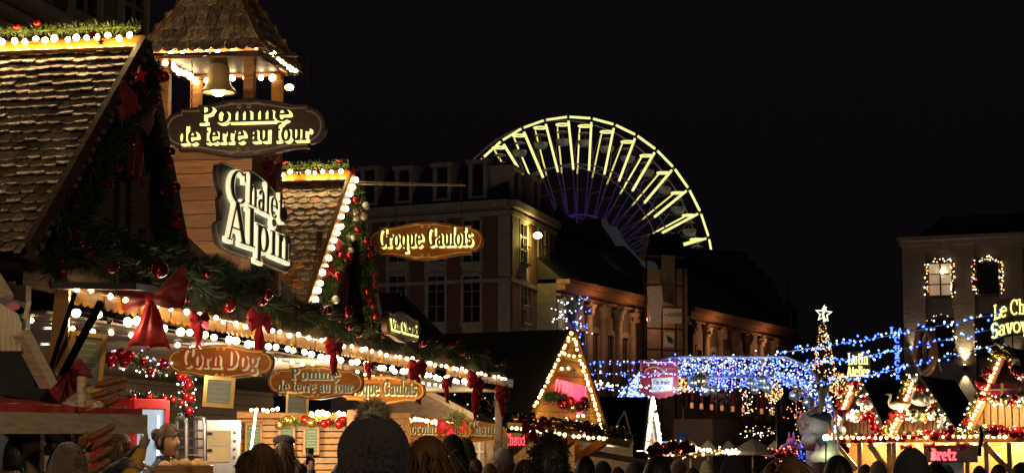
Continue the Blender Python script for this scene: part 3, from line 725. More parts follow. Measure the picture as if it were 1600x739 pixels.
b = MB(); b.lathe(bc, [(.0, .155), (.075, .155), (.098, .13), (.102, .105), (.106, .10), (.118, -.04), (.135, -.085), (.165, -.12), (.182, -.145), (.172, -.158), (.150, -.13), (.118, -.07), (.095, .09), (0, .12)], 32); b.build('body', 'brass_bell', bell, True)
b = MB(); b.tube([bc + UP * .15, bc + UP * (zE - zc + .12)], .009, 6); b.build('hanger', 'brass_bell', bell)
b = MB(); b.ball(bc - UP * .135, (.072, .072, .058), 14, 8); b.build('lamp', 'bulb_bell', bell, True)
fl = F(d1['s0'] + .75, -.55, d1['z0'] - d1['hh'] * .75 / (d1['hw'] * .56) + .22); t = thing('floodlight', 'small made-up floodlight added out of sight behind the big dormer to brighten tower planks', 'floodlight', fl - UP * .2)
b = MB(); b.fbox(Fr(fl, N, A, UP), -.06, .06, -.09, -.03, -.05, .05); b.fbox(Fr(fl, N, A, UP), -.01, .01, -.07, -.05, -.25, -.051); b.build('housing', 'black_metal', t); b = MB(); b.fbox(Fr(fl, N, A, UP), -.05, .05, -.029, -.025, -.04, .04); b.build('lens', 'downlight', t)
lp = lamp('flood_lamp', fl, 60, (1, .72, .42), .05, 'SPOT', size=R(110), blend=.8); aim(lp, F(sT, -.5, 4.3))  # added spot in an invented housing, brightens the tower planks
bow('dark red bow on the tower wall behind the tall chalet sign', face_street(F(sT + .55, .06, zW - .22)), .22, 1.4, 'velvet_red', seed=21)

# ---------------------------------------------------------------- signs
def vsign(px, py, wpx, label, lines, ratio=.34, poff=0., s=None, roll=0, **k):
    p = FP(px, py, poff) if s is None else PS(px, py, s); W = wpx / FPX * p.y / N.x
    return sign(label, [(a, cx * W, cyy * W, hh * W, ww * W) for a, cx, cyy, hh, ww in lines], face_view(p).roll(roll), W, W * ratio, **k)
P2 = [('Pomme', 0, .035, .105, .57), ('de terre au four', 0, -.085, .105, .82)]
vsign(381, 200, 260, 'dark brown hanging sign with glowing yellow letters under the bell tower', P2, .345, s=sT - .35, board='sign_dark', line='sign_line_dull', halo='glow_yellow', edge='sign_dark', hang=[(-.55, .55), (.62, .55)], off=(.026, -.018), th=.09, e1=.045)
vsign(665, 376.5, 182, 'amber hanging sign with glowing letters on a long bar before the dark building', [('Croque Gaulois', 0, -.045, .155, .82)], .325, s=d2['s0'] + .15, halo='glow_yellow', hang=[(-.37, .62), (.42, .62)], off=(.018, -.014), e1=.045)
vsign(344, 565, 168, 'amber wooden sign reading Corn Dog in red letters, first of the row under the canopy', [('Corn Dog', 0, -.055, .17, .73)], .315, face='letter_red', off=(.016, -.012), roll=-2, hang=[(-.3, .1), (.3, .1)])
vsign(493, 597, 150, 'amber wooden sign reading Pomme de terre au four, second of the row under the canopy', [('Pomme', 0, .03, .115, .52), ('de terre au four', 0, -.095, .115, .80)], .345, halo='letter_cream', off=(.012, -.010), roll=-1, hang=[(-.3, .12), (.3, .12)])
vsign(596, 609, 136, 'amber wooden sign reading Croque Gaulois, third of the row under the canopy', [('Croque Gaulois', .0, -.05, .155, .82)], .325, roll=-1.5, hang=[(-.3, .12), (.3, .12)])
# the bar that carries the sign by the small dormer
pb = PS(557, 287, d2['s0'] + .15); pe = PS(728, 290, d2['s0'] + .15)
sb = MB(); sb.tube([pb - N * .25, pe], .011, 6); sb.tube([pb - N * .25 + UP * .035, pb.lerp(pe, .98) + UP * .01], .006, 5); o = sb.build('sign_bracket', 'grey_wood'); tag(o, 'long thin bar sticking out from the small dormer peak to carry a sign', 'bracket')
pb = PS(240, 85, sT - .35); pe = PS(466, 87, sT - .35); sb = MB(); sb.tube([pb, pe], .012, 6); sb.tube([PS(330, 84, sT - .35), TW(.0, -wT * .55, zE + .02)], .01, 6); tag(sb.build('sign_bracket', 'black_metal'), 'dark bar under the tower eaves from which the brown sign hangs', 'bracket')
# the tall cut-out sign on the tower, flat on the street side
def cutout_sign():
    p0 = FP(402, 345, .32); s0, z0 = FS(p0), p0.z
    fr = face_street(p0); ol = [(345, 262), (352, 255), (372, 262), (380, 270), (398, 268), (425, 290), (448, 322), (452, 340), (444, 360), (457, 372), (456, 396), (448, 406), (458, 412), (452, 425), (430, 418), (400, 405), (372, 396), (352, 386), (345, 372), (343, 350), (350, 342), (348, 312), (352, 304), (346, 285)]
    pts = []
    for px, py in ol:
        g = FP(px, py, .32); pts.append(((g - p0).dot(A), g.z - z0))
    sm = []
    n = len(pts)
    for i in range(n):                                   # rounded scalloped outline
        a, bq, c, d = (V((*pts[(i + j) % n], 0)) for j in (-1, 0, 1, 2))
        for k in range(4):
            t = k / 4; sm.append(((2 * bq) + (c - a) * t + (2 * a - 5 * bq + 4 * c - d) * t * t + (3 * bq - a - 3 * c + d) * t ** 3) * .5)
    t = thing('cutout_sign', 'tall cut-out sign reading Chalet Alpin in cream outlined letters on the tower side', 'sign', p0)
    b = MB(); b.prism([fr(q.x, q.y, -.075) for q in sm], fr.z * .045); b.build('board', 'chalet_board', t)
    b = MB(); b.tube([fr(q.x, q.y, -.028) for q in sm], .010, 4, True); b.build('edge_light', 'sign_line_dull', t)
    bb, ff = MB(), MB()
    for (s, px0, py0, px1, py1, h) in (('C', 356, 317, 384, 321, .31), ('halet', 385, 320, 440, 348, .30), ('Al', 351, 374, 396, 389, .37), ('pin', 397, 389, 449, 411, .37)):
        g0, g1 = FP(px0, py0, .32), FP(px1, py1, .32); ex = g1 - g0; wd = ex.length; ex.normalize(); hh = h
        f2 = Fr((g0 + g1) / 2, ex, N.cross(ex), N); k = wd
        add_text(bb, s, f2, hh, k, -.02, .035, .034, .012, -.010); add_text(ff, s, f2, hh, k, .0185, .008, -.022)
    bb.build('letter_backing', 'glow_cream', t); ff.build('lettering', 'letter_grey', t)
    b = MB(); b.bar(F(s0 - .3, .02, z0), F(s0 - .3, .28, z0), .03); b.bar(F(s0 + .3, .02, z0 + .1), F(s0 + .3, .28, z0 + .1), .03); b.build('wall_fixing', 'black_metal', t)
cutout_sign()
# mulled wine sign on the roof slope
pv = FP(631, 511, .35); Wv = (FP(656, 520, .35) - FP(604, 500, .35)).length; Hv = 40 / FPX * pv.y
sign('small dark lit sign reading Vin Chaud standing on the canopy near its far end', [('Vin Chaud', 0, -.2 * Hv, .42 * Hv, .82 * Wv)], Fr(pv, A, UP, N), Wv, Hv * 1.15, board='sign_dark', line='sign_line', halo='glow_lime', edge='sign_amber_side', off=(.02, -.015), th=.06)

for px, py, e_ in ((318, 545, 10), (462, 578, 14), (566, 592, 14)):      # extra point lights standing in for bulb spill, added to brighten the three signs
    p_ = FP(px, py, .22); lamp('canopy_spill_fill', p_ - A * .9 + UP * .05, e_, (1, .74, .42), .04)
# downlights in the soffit
i_ = 0
for s in (.6, 1.7, 2.9, 4.1, 5.3, 6.7, 8.1, 9.5):
    for n in (-.7, -1.7, -2.9):
        t = thing('downlight', 'recessed round downlight in the dark plank soffit of the long chalet', 'downlight', F(s, n, 2.76), 'recessed downlights in the chalet soffit')
        b = MB(); b.lathe(F(s, n, 2.752), [(.0, 0), (.042, 0), (.042, .004), (0, .004)], 12); b.build('lens', 'downlight', t); b = MB(); b.lathe(F(s, n, 2.748), [(.046, 0), (.058, 0), (.058, .008), (.046, .008)], 14); b.build('rim', 'steel', t)
for s in (1.7, 4.5, 7.5, 10.5): 
    lamp('downlight_lamp', F(s, -1.2, 2.70), 60, (1, .84, .62), .06, 'SPOT', size=R(155), blend=.6)

# ---------------------------------------------------------------- people
def body_mesh():
    V0 = [(0, 0, .96), (0, .01, 1.14), (0, .01, 1.32), (0, .02, 1.45), (0, .005, 1.54)]; E = [(0, 1), (1, 2), (2, 3), (3, 4)]; RR = [.155, .145, .165, .10, .058]
    def chain(start, pts, rr):
        i = start
        for p, r in zip(pts, rr): V0.append(p); RR.append(r); E.append((i, len(V0) - 1)); i = len(V0) - 1
        return i
    for sx in (-1, 1):
        chain(0, [(sx * .095, 0, .84), (sx * .105, -.015, .48), (sx * .105, .02, .09), (sx * .115, -.13, .045)], [.095, .065, .048, .042])
        h = chain(2, [(sx * .15, .015, 1.40), (sx * .20, .02, 1.36), (sx * .25, .03, 1.10), (sx * .27, -.06, .86), (sx * .272, -.085, .80)], [.085, .078, .055, .036, .036])
        for k in range(5):
            if k < 4: chain(h, [(sx * (.272), -.065 - .022 * k, .755 + .004 * k), (sx * .268, -.062 - .024 * k, .715 + .004 * abs(k - 1.5)), (sx * .258, -.06 - .024 * k, .69 + .006 * abs(k - 1.5))], [.011, .0095, .008])
            else: chain(h, [(sx * .262, -.13, .79), (sx * .256, -.148, .755)], [.012, .009])
    me = bpy.data.meshes.new('body_base'); me.from_pydata(V0, E, [])
    o = bpy.data.objects.new('body_base', me); col.objects.link(o)
    md = o.modifiers.new('skin', 'SKIN'); sl = me.skin_vertices[0].data
    for i, r in enumerate(RR): sl[i].radius = (r, r * (.72 if i < 3 else 1)); sl[i].use_root = (i == 0)
    o.modifiers.new('sub', 'SUBSURF').levels = 1
    dg = bpy.context.evaluated_depsgraph_get(); ev = bpy.data.meshes.new_from_object(o.evaluated_get(dg)); bpy.data.objects.remove(o)
    # head with face
    hb = MB()
    def hd(p):
        x, y, z = p.x, p.y, p.z
        if z < 0: k = 1 - .30 * (-z) ** 1.3; x *= k; y = y * (1 - .12 * (-z)) - (.10 * (-z) if y < 0 else -.02)
        if y < 0 and -.1 < z < .25: y *= 1 - .10 * (1 - abs(z - .08) / .18) * (1 if abs(x) > .12 else .2)
        if y > 0: y *= 1.06
        return V((x, y, z))
    hb.ball((0, -.012, 1.645), (.077, .097, .122), 24, 18, fn=hd)
    nb = MB(); nb.ball((0, -.112, 1.632), (.014, .020, .026), 10, 7); nb.ball((0, -.104, 1.655), (.009, .012, .03), 8, 6)
    for sx in (-1, 1): nb.ball((sx * .078, .0, 1.64), (.010, .022, .034), 10, 7); nb.ball((sx * .009, -.108, 1.622), (.008, .010, .008), 8, 5)
    eb = MB()
    for sx in (-1, 1): eb.ball((sx * .030, -.0905, 1.662), (.0125, .008, .0065), 8, 6); eb.ball((sx * .031, -.098, 1.684), (.019, .006, .0035), 8, 5)
    lb = MB(); lb.ball((0, -.1035, 1.588), (.022, .008, .0065), 10, 6)
    out = bpy.data.meshes.new('person_body'); vs = [v.co.copy() for v in ev.vertices]; fs = [tuple(p.vertices) for p in ev.polygons]; ms = []
    for p in ev.polygons:
        c = p.center; ax = abs(c.x)
        ms.append(0 if c.z > 1.505 else 0 if (ax > .235 and c.z < .865) else 3 if c.z < .10 else 2 if (c.z < .83 and ax < .235) else 1)
    for bb_, slot in ((hb, 0), (nb, 0), (eb, 4), (lb, 5)):
        o_ = len(vs); vs += bb_.v; fs += [tuple(o_ + i for i in f) for f in bb_.f]; ms += [slot] * len(bb_.f)
    out.from_pydata(vs, [], fs)
    for m_ in ('skin', 'coat_black', 'trousers', 'hair_black', 'eye', 'lips'): out.materials.append(M[m_])
    for p, i in zip(out.polygons, ms): p.material_index = i
    bm = bmesh.new(); bm.from_mesh(out); bmesh.ops.recalc_face_normals(bm, faces=bm.faces); bm.to_mesh(out); bm.free(); out.shade_smooth(); return out
BODY = body_mesh()
HC = V((0, -.008, 1.652))
def strands(b, q, n, length, wd, long=False, curly=0., jit=.012, back=False):
    for _ in range(n):
        a = q.uniform(0, 2 * pi); th = q.uniform(0, .62 if not long else .56) * pi
        d = V((sin(th) * cos(a), sin(th) * sin(a), cos(th)))
        if d.y < -.30 and d.z < .55: continue
        p = HC + V((d.x * .087, d.y * .108 + .005, d.z * .13)); pts = [p]
        v = V((d.x * .5 + q.gauss(0, .25), d.y * .5 + q.gauss(0, .25), -.35 + q.gauss(0, .2))).normalized()
        for k in range(4):
            jg = .06 if long else .22; v = (v + V((q.gauss(0, jg), q.gauss(0, jg), -.5))).normalized(); p = p + v * length / 4
            r = V((p.x / .092, (p.y + .003) / .115, 0))
            if p.z < HC.z and r.length < 1: p = V((p.x / max(r.length, .2), p.y / max(r.length, .2), p.z))
            pts.append(p)
        x = V((-d.y, d.x, .2)).normalized() * wd
        vs = []; fs = []
        for i, pp in enumerate(pts): f = 1 - i / 5; vs += [pp - x * f, pp + x * f]
        for i in range(4): fs.append((2 * i, 2 * i + 1, 2 * i + 3, 2 * i + 2))
        b.add(vs, fs)
def hair_mesh(kind, seed):
    q = random.Random(seed); b = MB(); lumps = [(q.uniform(-1, 1), q.uniform(0, 6.28)) for _ in range(6)]
    def cap(k, low, bump=.03, frq=5):
        def fn(p):
            z = max(p.z, low if p.y > -.25 else max(low, .28 + .5 * abs(p.x) * 0)); z = max(z, .45 - .6 * abs(p.x)) if (kind == 'bun' and p.y < -.25) else z; s = 1 + bump * sin(frq * math.atan2(p.y, p.x) + seed) * (1 - abs(p.z)) + bump * .6 * noise.noise(p * 3 + V((seed, 0, 0)))
            return V((p.x * k * s, p.y * k * s + .03, z * k))
        b.ball(HC, (.083, .104, .128), 28, 18, fn=fn)
    if kind == 'short': cap(1.05, -.35); strands(b, q, 520, .04, .0022)
    elif kind == 'curly':
        cap(1.12, -.45, .06, 7)
        for _ in range(420):
            a = q.uniform(0, 2 * pi); th = q.uniform(0, .6) * pi; d = V((sin(th) * cos(a), sin(th) * sin(a), cos(th)))
            if d.y < -.3 and d.z < .5: continue
            c = HC + V((d.x * .098, d.y * .12, d.z * .145)); r = q.uniform(.010, .017); ax = V((q.gauss(0, 1), q.gauss(0, 1), q.gauss(0, 1))).normalized(); y = ax.orthogonal().normalized(); z = ax.cross(y)
            b.tube([c + (y * cos(t) + z * sin(t)) * r + ax * .006 * t for t in [k * 1.0 for k in range(8)]], .0022, 3)
    elif kind in ('long', 'bun'):
        cap(1.06, -.55)
        if kind == 'long':
            rows = []
            for i in range(10):
                u = i / 9; z = HC.z - .03 - .30 * u; w_ = .088 + .018 * sin(pi * u) ; rows.append([V((w_ * cos(a) * (1 + .05 * sin(9 * a + seed)), .005 + (.105 - .02 * u) * sin(a) * (1 + .04 * sin(7 * a)), z)) for a in [R(-25 + 230 * k / 30) for k in range(31)]])
            b.sheet(rows, .014, V((0, -1, 0))); strands(b, q, 420, .24, .004, True)
        else:
            b.ball(HC + V((0, .12, .045)), (.05, .045, .05), 16, 10, fn=lambda p: p * (1 + .09 * sin(9 * p.x + 7 * p.z))); strands(b, q, 700, .055, .0018)
    return b
def knit_hat(kind, seed):
    b = MB(); n = 64
    def fn(p):
        a = math.atan2(p.y, p.x); s = 1 + .022 * (1 if sin(a * 26) > 0 else -1) * (1 - p.z * .6); zz = max(p.z, -.16)
        if kind == 'bobble' and p.z > -.1: s *= 1 + .13 * (1 - p.z) * p.z * 2
        return V((p.x * s, p.y * s + .04, zz * (1.16 if kind != 'bobble' else 1.12)))
    b.ball(HC + V((0, 0, .01)), (.098, .117, .128) if kind != 'bobble' else (.112, .128, .135), n, 20, fn=fn)
    rows = [[HC + V(((.102 + e) * cos(a), (.121 + e) * sin(a) + .004, z)) for a in [2 * pi * k / 48 for k in range(49)]] for z, e in ((-.045, .004), (-.04, .010), (.01, .010), (.018, .004))]
    b.sheet(rows); return b
def person(label, px, top, wpx, coat='coat_black', head='short', hm='hair_black', face=180, hw=.20, y=None, seed=1, extra=.0, group='people in the market crowd', tilt=0, trousers='trousers', ztop=None):
    Y = y or hw * FPX / wpx; tp = P(px, top, Y); z = tp.z - extra; s = max(.5, z / 1.79)
    t = thing('person', label, 'person', V((tp.x, tp.y, 0)), group); rot = Matrix.Rotation(R(face), 3, 'Z')
    o = bpy.data.objects.new('body', BODY); col.objects.link(o); o.parent = t; o.rotation_euler = (0, 0, R(face)); o.scale = (s, s, s); ORG[o] = ORG[t]
    for i, m_ in ((1, coat), (2, trousers), (3, 'hair_black')): o.material_slots[i].link = 'OBJECT'; o.material_slots[i].material = M[m_]
    def put(b, name, m_, smooth=True):
        for i, v in enumerate(b.v): b.v[i] = rot @ (v * s) + t.location
        return b.build(name, m_, t, smooth)
    if head in ('short', 'curly', 'long', 'bun'): put(hair_mesh(head, seed), 'hair', hm)
    elif head == 'beanie': put(knit_hat('beanie', seed), 'knit_hat', hm); put(hair_mesh('short', seed), 'hair', 'hair_brown') if seed % 2 else None
    elif head == 'bobble':
        put(knit_hat('bobble', seed), 'knit_hat', hm); b = MB(); q = random.Random(seed); c = HC + V((.0, .02, .155))
        b.ball(c, (.028, .028, .026), 10, 7)
        for _ in range(3200):
            d = V((q.gauss(0, 1), q.gauss(0, 1), q.gauss(0, 1))).normalized(); L = q.uniform(.04, .066); x = d.orthogonal().normalized() * .0012; e = c + d * L + V((q.gauss(0, .006), q.gauss(0, .006), -.004)); b.add([c + d * .01 - x, c + d * .01 + x, e + x * .3, e - x * .3], [(0, 1, 2, 3)])
        put(b, 'pompom', 'pompom', False)
    elif head == 'cap':
        put(hair_mesh('short', seed), 'hair', 'hair_brown'); b = MB(); b.ball(HC + V((0, -.02, .075)), (.105, .135, .06), 28, 12, fn=lambda p: V((p.x, p.y, max(p.z, -.35)))); rows = [[HC + V((.085 * cos(a) * e, -.075 - .085 * sin(a) * e, .05 - .018 * e)) for a in [pi * k / 14 for k in range(15)]] for e in (.6, .85, 1.0)]; b.sheet(rows, .006, V((0, 0, 1))); put(b, 'flat_cap', hm)
    elif head == 'hood':
        b = MB(); rows = []
        for i in range(12):
            u = i / 11; th = .02 * pi + u * .72 * pi; rr = .12 + .05 * max(0, u - .6); rows.append([HC + V((sin(th) * cos(a) * rr * (1 + .03 * sin(5 * a)), .02 + sin(th) * sin(a) * (rr + .02), cos(th) * .145 - .0)) for a in [R(-40 + 260 * k / 30) for k in range(31)]])
        b.sheet(rows, .02, V((0, 0, -1))); put(b, 'hood', hm); put(hair_mesh('long', seed), 'hair', 'hair_brown')
    if coat != 'coat_bare':     # turned-up collar
        b = MB(); rows = [[V(((.072 + .02 * u) * cos(a), .015 + (.07 + .02 * u) * sin(a), 1.46 + .075 * (1 - u) * 1)) for a in [R(-70 + 320 * k / 24) for k in range(25)]] for u in (0, .3, .7, 1)]; b.sheet(rows, .012, V((0, 0, -1))); put(b, 'collar', coat)
    return t, s, rot
def hand_on_arm(t, shoulder, elbow, wrist, hand_dir, palm_n, sleeve, name='arm', curl=.5):
    """an extra posed forearm with a five-fingered hand; joins the body at the shoulder"""
    b = MB(); pts = path_pts([shoulder, elbow, wrist], 9); b.tube(pts, [.068, .066, .062, .058, .054, .050, .046, .043, .040], 12); b.ball(elbow, .053, 10, 8); arm = b.build('sleeve', sleeve, t, True)
    d = V(hand_dir).normalized(); n = V(palm_n).normalized(); n = (n - d * n.dot(d)).normalized(); x = d.cross(n); b = MB(); w0 = V(wrist)
    b.tube([w0 - d * .02, w0 + d * .02, w0 + d * .055, w0 + d * .09], [.028, .034, .040, .036], 10)
    for k in range(4):
        L = (.075, .088, .082, .066)[k]; p = w0 + d * .085 + x * (-.030 + .020 * k); a = curl; q_ = [p]; dd = d.copy()
        for j in range(3):
            dd = (dd * cos(a * .7) + n * sin(a * .7)).normalized(); p = p + dd * L * (.45, .32, .23)[j]; q_.append(p)
        b.tube(q_, [.0105, .0095, .0085, .007], 7); b.ball(q_[-1], .007, 7, 5)
    p = w0 + d * .03 - x * .032; q_ = [p, p - x * .022 + d * .03 + n * .01, p - x * .02 + d * .06 + n * .028]; b.tube(q_, [.014, .011, .008], 7); b.ball(q_[-1], .008, 7, 5)
    b.build('hand', 'skin', t, True)

# ---------------------------------------------------------------- inside and in front of the long chalet
def pbar(b, x0, y0, Y0, x1, y1, Y1, w, h=None): b.bar(P(x0, y0, Y0), P(x1, y1, Y1), w, h or w)
def ppoly(b, pts, Y, th): b.prism([P(x, y, Y) for x, y in pts], V((0, 1, 0)) * th)
VF = lambda p, yaw=0: Fr(p, (cos(R(yaw)), sin(R(yaw)), 0), UP, (sin(R(yaw)), -cos(R(yaw)), 0))
def menu_board(label, x0, y0, x1, y1, Y, yaw=0, roll=0, frame='gold_frame', face='slate', lines=6, ft=.035, q=random.Random(3), head=True):
    c = P((x0 + x1) / 2, (y0 + y1) / 2, Y); w = (x1 - x0) / FPX * Y; h = (y1 - y0) / FPX * Y; fr = VF(c, yaw).roll(roll); t = thing('menu_board', label, 'menu board', fr(0, -h / 2, 0), 'framed menu boards')
    b = MB(); b.fbox(fr, -w / 2 + ft * .5, w / 2 - ft * .5, -h / 2 + ft * .5, h / 2 - ft * .5, -.012, 0); b.build('panel', face, t); b = MB()
    for (a, c_, d, e) in ((-w / 2, w / 2, h / 2 - ft, h / 2), (-w / 2, w / 2, -h / 2, -h / 2 + ft), (-w / 2, -w / 2 + ft, -h / 2 + ft, h / 2 - ft), (w / 2 - ft, w / 2, -h / 2 + ft, h / 2 - ft)): b.fbox(fr, a, c_, d, e, -.018, .022)
    b.build('frame', frame, t); b = MB()
    for i in range(lines):
        y = h * (.32 - .62 * i / max(lines - 1, 1)); L = w * q.uniform(.16, .34); n = 9; b.sheet([[fr(-L + 2 * L * k / n, y + h * .006 * ((k * 7 + i) % 3) - e * h * (.016 if i == 0 else .009), .002) for k in range(n + 1)] for e in (0, 1)])
    b.build('chalk_writing', 'chalk', t); return t
menu_board('gold framed grey menu board hung askew behind the corn dog stand', 106, 519, 163, 612, 15.6, 12, -6, lines=7)
menu_board('gold framed menu board below the Corn Dog sign', 318, 588, 366, 636, 18.6, 10, -4, lines=5)
menu_board('small dark framed menu board half behind the second wooden sign', 447, 612, 482, 648, 22.5, 6, -2, lines=4, ft=.025)
for x0, x1, y0, y1, lab in ((383, 410, 660, 708, 'green menu board behind the white tube lamp'), (435, 461, 664, 706, 'green menu board above the man in the flat cap'), (474, 499, 666, 710, 'green menu board just above the raised phone')):
    menu_board(lab, x0, y0, x1, y1, 26.2, 0, 0, 'larch_gold', 'slate_green', 7, .03)
# raised hatch and varnished panel at the near end of the chalet
t = thing('window_hatch', 'raised wooden hatch with dark struts at the near end of the chalet', 'hatch', P(145, 446, 14.8))
b = MB(); p0 = P(84, 448, 14.6); p1 = P(207, 450, 14.9); hx = (p1 - p0).normalized(); hf = Fr(p0, hx, V((0, 1, .06)), UP); wl = (p1 - p0).length
b.fbox(hf, 0, wl, 0, .9, 0, .03); b.build('flap', 'pale_wood', t); b = MB(); b.fbox(hf, -.01, wl + .01, -.03, 0, -.012, .036); b.fbox(hf, wl, wl + .03, 0, .9, -.012, .036); b.fbox(hf, -.03, -.0, 0, .9, -.012, .036); b.build('flap_edge', 'black_metal', t)
for (a, c_, d, e) in ((117, 458, 78, 578), (158, 472, 96, 588)):
    b = MB(); pbar(b, a, c_, 14.9, d, e, 15.2, .026 if a < 130 else .042); b.build('strut', 'black_metal', t)
b = MB(); ppoly(b, [(86, 452), (108, 450), (106, 540), (96, 582), (74, 582)], 15.25, .04); tag(b.build('varnished_panel', 'varnish_panel'), 'glossy varnished wood panel catching the bulb light beside the hatch', 'panel')
# garlands inside
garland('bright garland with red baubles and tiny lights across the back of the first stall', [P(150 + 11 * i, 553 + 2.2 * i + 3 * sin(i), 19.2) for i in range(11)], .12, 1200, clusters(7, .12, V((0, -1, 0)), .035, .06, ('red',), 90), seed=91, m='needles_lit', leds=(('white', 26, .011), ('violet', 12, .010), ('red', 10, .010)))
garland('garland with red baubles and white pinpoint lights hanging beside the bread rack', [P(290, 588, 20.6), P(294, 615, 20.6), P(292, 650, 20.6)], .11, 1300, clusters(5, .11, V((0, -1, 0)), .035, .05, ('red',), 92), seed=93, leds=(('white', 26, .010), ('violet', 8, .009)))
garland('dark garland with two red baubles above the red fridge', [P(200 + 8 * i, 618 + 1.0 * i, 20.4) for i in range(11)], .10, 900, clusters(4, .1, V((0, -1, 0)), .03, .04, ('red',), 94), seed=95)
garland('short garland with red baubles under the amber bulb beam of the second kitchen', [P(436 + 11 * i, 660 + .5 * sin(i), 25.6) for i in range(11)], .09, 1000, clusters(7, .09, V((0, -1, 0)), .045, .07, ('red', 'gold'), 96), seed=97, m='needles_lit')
# fridge
t = thing('drinks_fridge', 'red drinks fridge with a lit glass door behind the corn dog stand', 'fridge', P(205, 712, 19.3) - UP * 1.7)
base = V((ORG[t].x, ORG[t].y, 0)); zt = P(210, 622, 19.3).z; ex = V((cos(R(50)), sin(R(50)), 0)); ey = V((-sin(R(50)), cos(R(50)), 0)); ff = Fr(base, ex, ey, UP)
b = MB(); b.fbox(ff, 0, .44, 0.03, .62, .1, zt); b.build('cabinet', 'red_paint', t); b = MB()
b.fbox(ff, .01, .05, -.02, .028, .15, zt - .01); b.fbox(ff, .39, .44, -.02, .028, .15, zt - .01); b.fbox(ff, .051, .389, -.02, .028, zt - .09, zt - .01); b.fbox(ff, .051, .389, -.02, .028, .15, .25); d_ = b.build('door', 'red_paint', t)
b = MB(); b.fbox(ff, .052, .388, -.008, .02, .26, zt - .1); b.build('glass', 'fridge_glass', d_); b = MB(); b.fbox(ff, .30, .325, -.014, -.009, .3, zt - .16); b.build('tube_lamp', 'fridge_tube', t)
b = MB()
for z in (.7, 1.0, 1.3, 1.56): b.fbox(ff, .054, .386, -.013, -.009, z, z + .02)
b.build('shelf', 'steel', t); b = MB(); b.tube([ff(-.004, .12 + .3 * k / 14, zt - .12 + .018 * sin(k * 1.3)) for k in range(15)], .006, 5); b.build('swash', 'white_paint', t)
# bread rack, oven, crate
t = thing('bread_rack', 'steel bakery rack trolley with rounded ends behind the young woman', 'rack', PZ(305, 712, 1.70) * 0 + V((P(305, 700, 21).x, 21, 0)))
for k, (xa, xb) in enumerate(((283, 291), (312, 320))):
    b = MB(); pts = [P(xa - 6, 653, 21.5), P(xa + 2, 653, 21.2), P(xb - 1, 655, 21.0), P(xb, 662, 21), P(xb + .3, 690, 21), P(xb + .5, 735, 21)]; pts.append(V((pts[-1].x, 21, .1))); b.tube(pts, .022, 8); b.tube([pts[0], V((pts[0].x, 21.5, .1))], .022, 8); b.build('upright_frame', 'steel', t)
for y in (671, 684, 698, 713, 724):
    b = MB(); pbar(b, 276, y, 21.3, 320, y + 1.5, 21, .022); b.build('rail', 'steel', t)
for y in (709, 722):
    b = MB(); ppoly(b, [(286, y), (317, y + 1), (317, y + 2.5), (286, y + 1.5)], 21.05, .4); tr = b.build('tray', 'steel', t)
t = thing('pizza_oven', 'steel double deck oven with shiny doors and knobs', 'oven', V((P(340, 700, 22.5).x, 22.5, 0)))
fo = VF(P(342, 700, 22.4), 4); z_ = 0; b = MB(); b.fbox(fo, -.24, .20, -1.55, P(342, 656, 22.4).z - fo.o.z, -.5, 0); b.build('cabinet', 'steel', t)
for i, (ya, yb) in enumerate(((672, 696), (698, 721))):
    b = MB(); za, zb = P(342, yb, 22.4).z - fo.o.z, P(342, ya, 22.4).z - fo.o.z; b.fbox(fo, -.19, .13, za, zb, .002, .03); d_ = b.build('door', 'brass_bell', t); b = MB(); b.fbox(fo, -.17, -.07, zb - .05, zb - .02, .031, .055); b.build('handle', 'black_metal', d_)
for k in range(5):
    b = MB(); b.ball(fo(.165, .17 - .09 * k, .012), .016, 10, 6); b.build('knob', 'steel', t)
b = MB(); z0 = P(280, 741, 17.6).z; cf = VF(P(285, 742, 17.6), 8)
t = thing('bread_crate', 'wooden crate of round bread rolls in front of the young woman', 'crate', cf(0, -.1, 0))
for a in ((-.22, .24, -.1, .085, .0, .02), (-.22, .24, -.1, .085, -.40, -.38), (-.24, -.22, -.1, .085, -.40, .02), (.24, .26, -.1, .085, -.40, .02), (-.22, .24, -.1, -.08, -.38, 0)): b.fbox(cf, *a)
b.build('box', 'larch', t)
for k in range(7):
    b = MB(); b.ball(cf(-.15 + .055 * k, .07 + .02 * (k % 2), -.1 - .08 * (k % 3)), (.06, .038, .055), 12, 8); tag(b.build('bread_roll', 'bread', None, True), 'round golden bread roll lying in the wooden crate', 'bread roll', 'bread rolls in the wooden crate')
# second kitchen inside the chalet
t = thing('kitchen_partition', 'slatted amber wooden partition lit by a row of bulbs inside the chalet', 'partition', V((P(450, 700, 26.4).x, 26.4, 0)))
b = MB(); q = random.Random(9)
for k in range(24):
    z = .3 + k * .082
    if z > P(450, 642, 26.4).z: break
    b.fbox(VF(V((P(370, 700, 26.4).x, 26.4, 0))), 0, (640 - 370) / FPX * 26.4, z, z + .066, 0, .03 + .012 * (k % 2))
b.build('slats', 'amber_wood', t); b = MB(); pbar(b, 438, 652, 25.9, 547, 655, 25.9, .05, .11); b.build('beam', 'larch_gold', t)
b = MB(); ppoly(b, [(370, 642), (640, 650), (640, 657), (370, 650)], 26.38, .04); b.build('top_rail', 'larch', t)
light_string('row of big warm bulbs along the amber beam of the second kitchen', [P(478 + 8.6 * k, 645 + .25 * k, 25.75) for k in range(8)], 'bulb_big')
light_string('short row of bulbs above the green menu boards at the left of the kitchen', [P(394 + 8 * k, 639 + .2 * k, 25.4) for k in range(6)], 'bulb_dim')
t = thing('tube_lamp', 'white fluorescent tube standing upright before a green menu board', 'lamp', P(393, 704, 25)); b = MB(); b.tube([P(400, 642, 25), P(392, 704, 25)], .013, 8); b.build('tube', 'bulb_arch', t); b = MB(); pbar(b, 400.5, 638, 25, 400, 642, 25, .05); b.build('socket', 'steel', t)
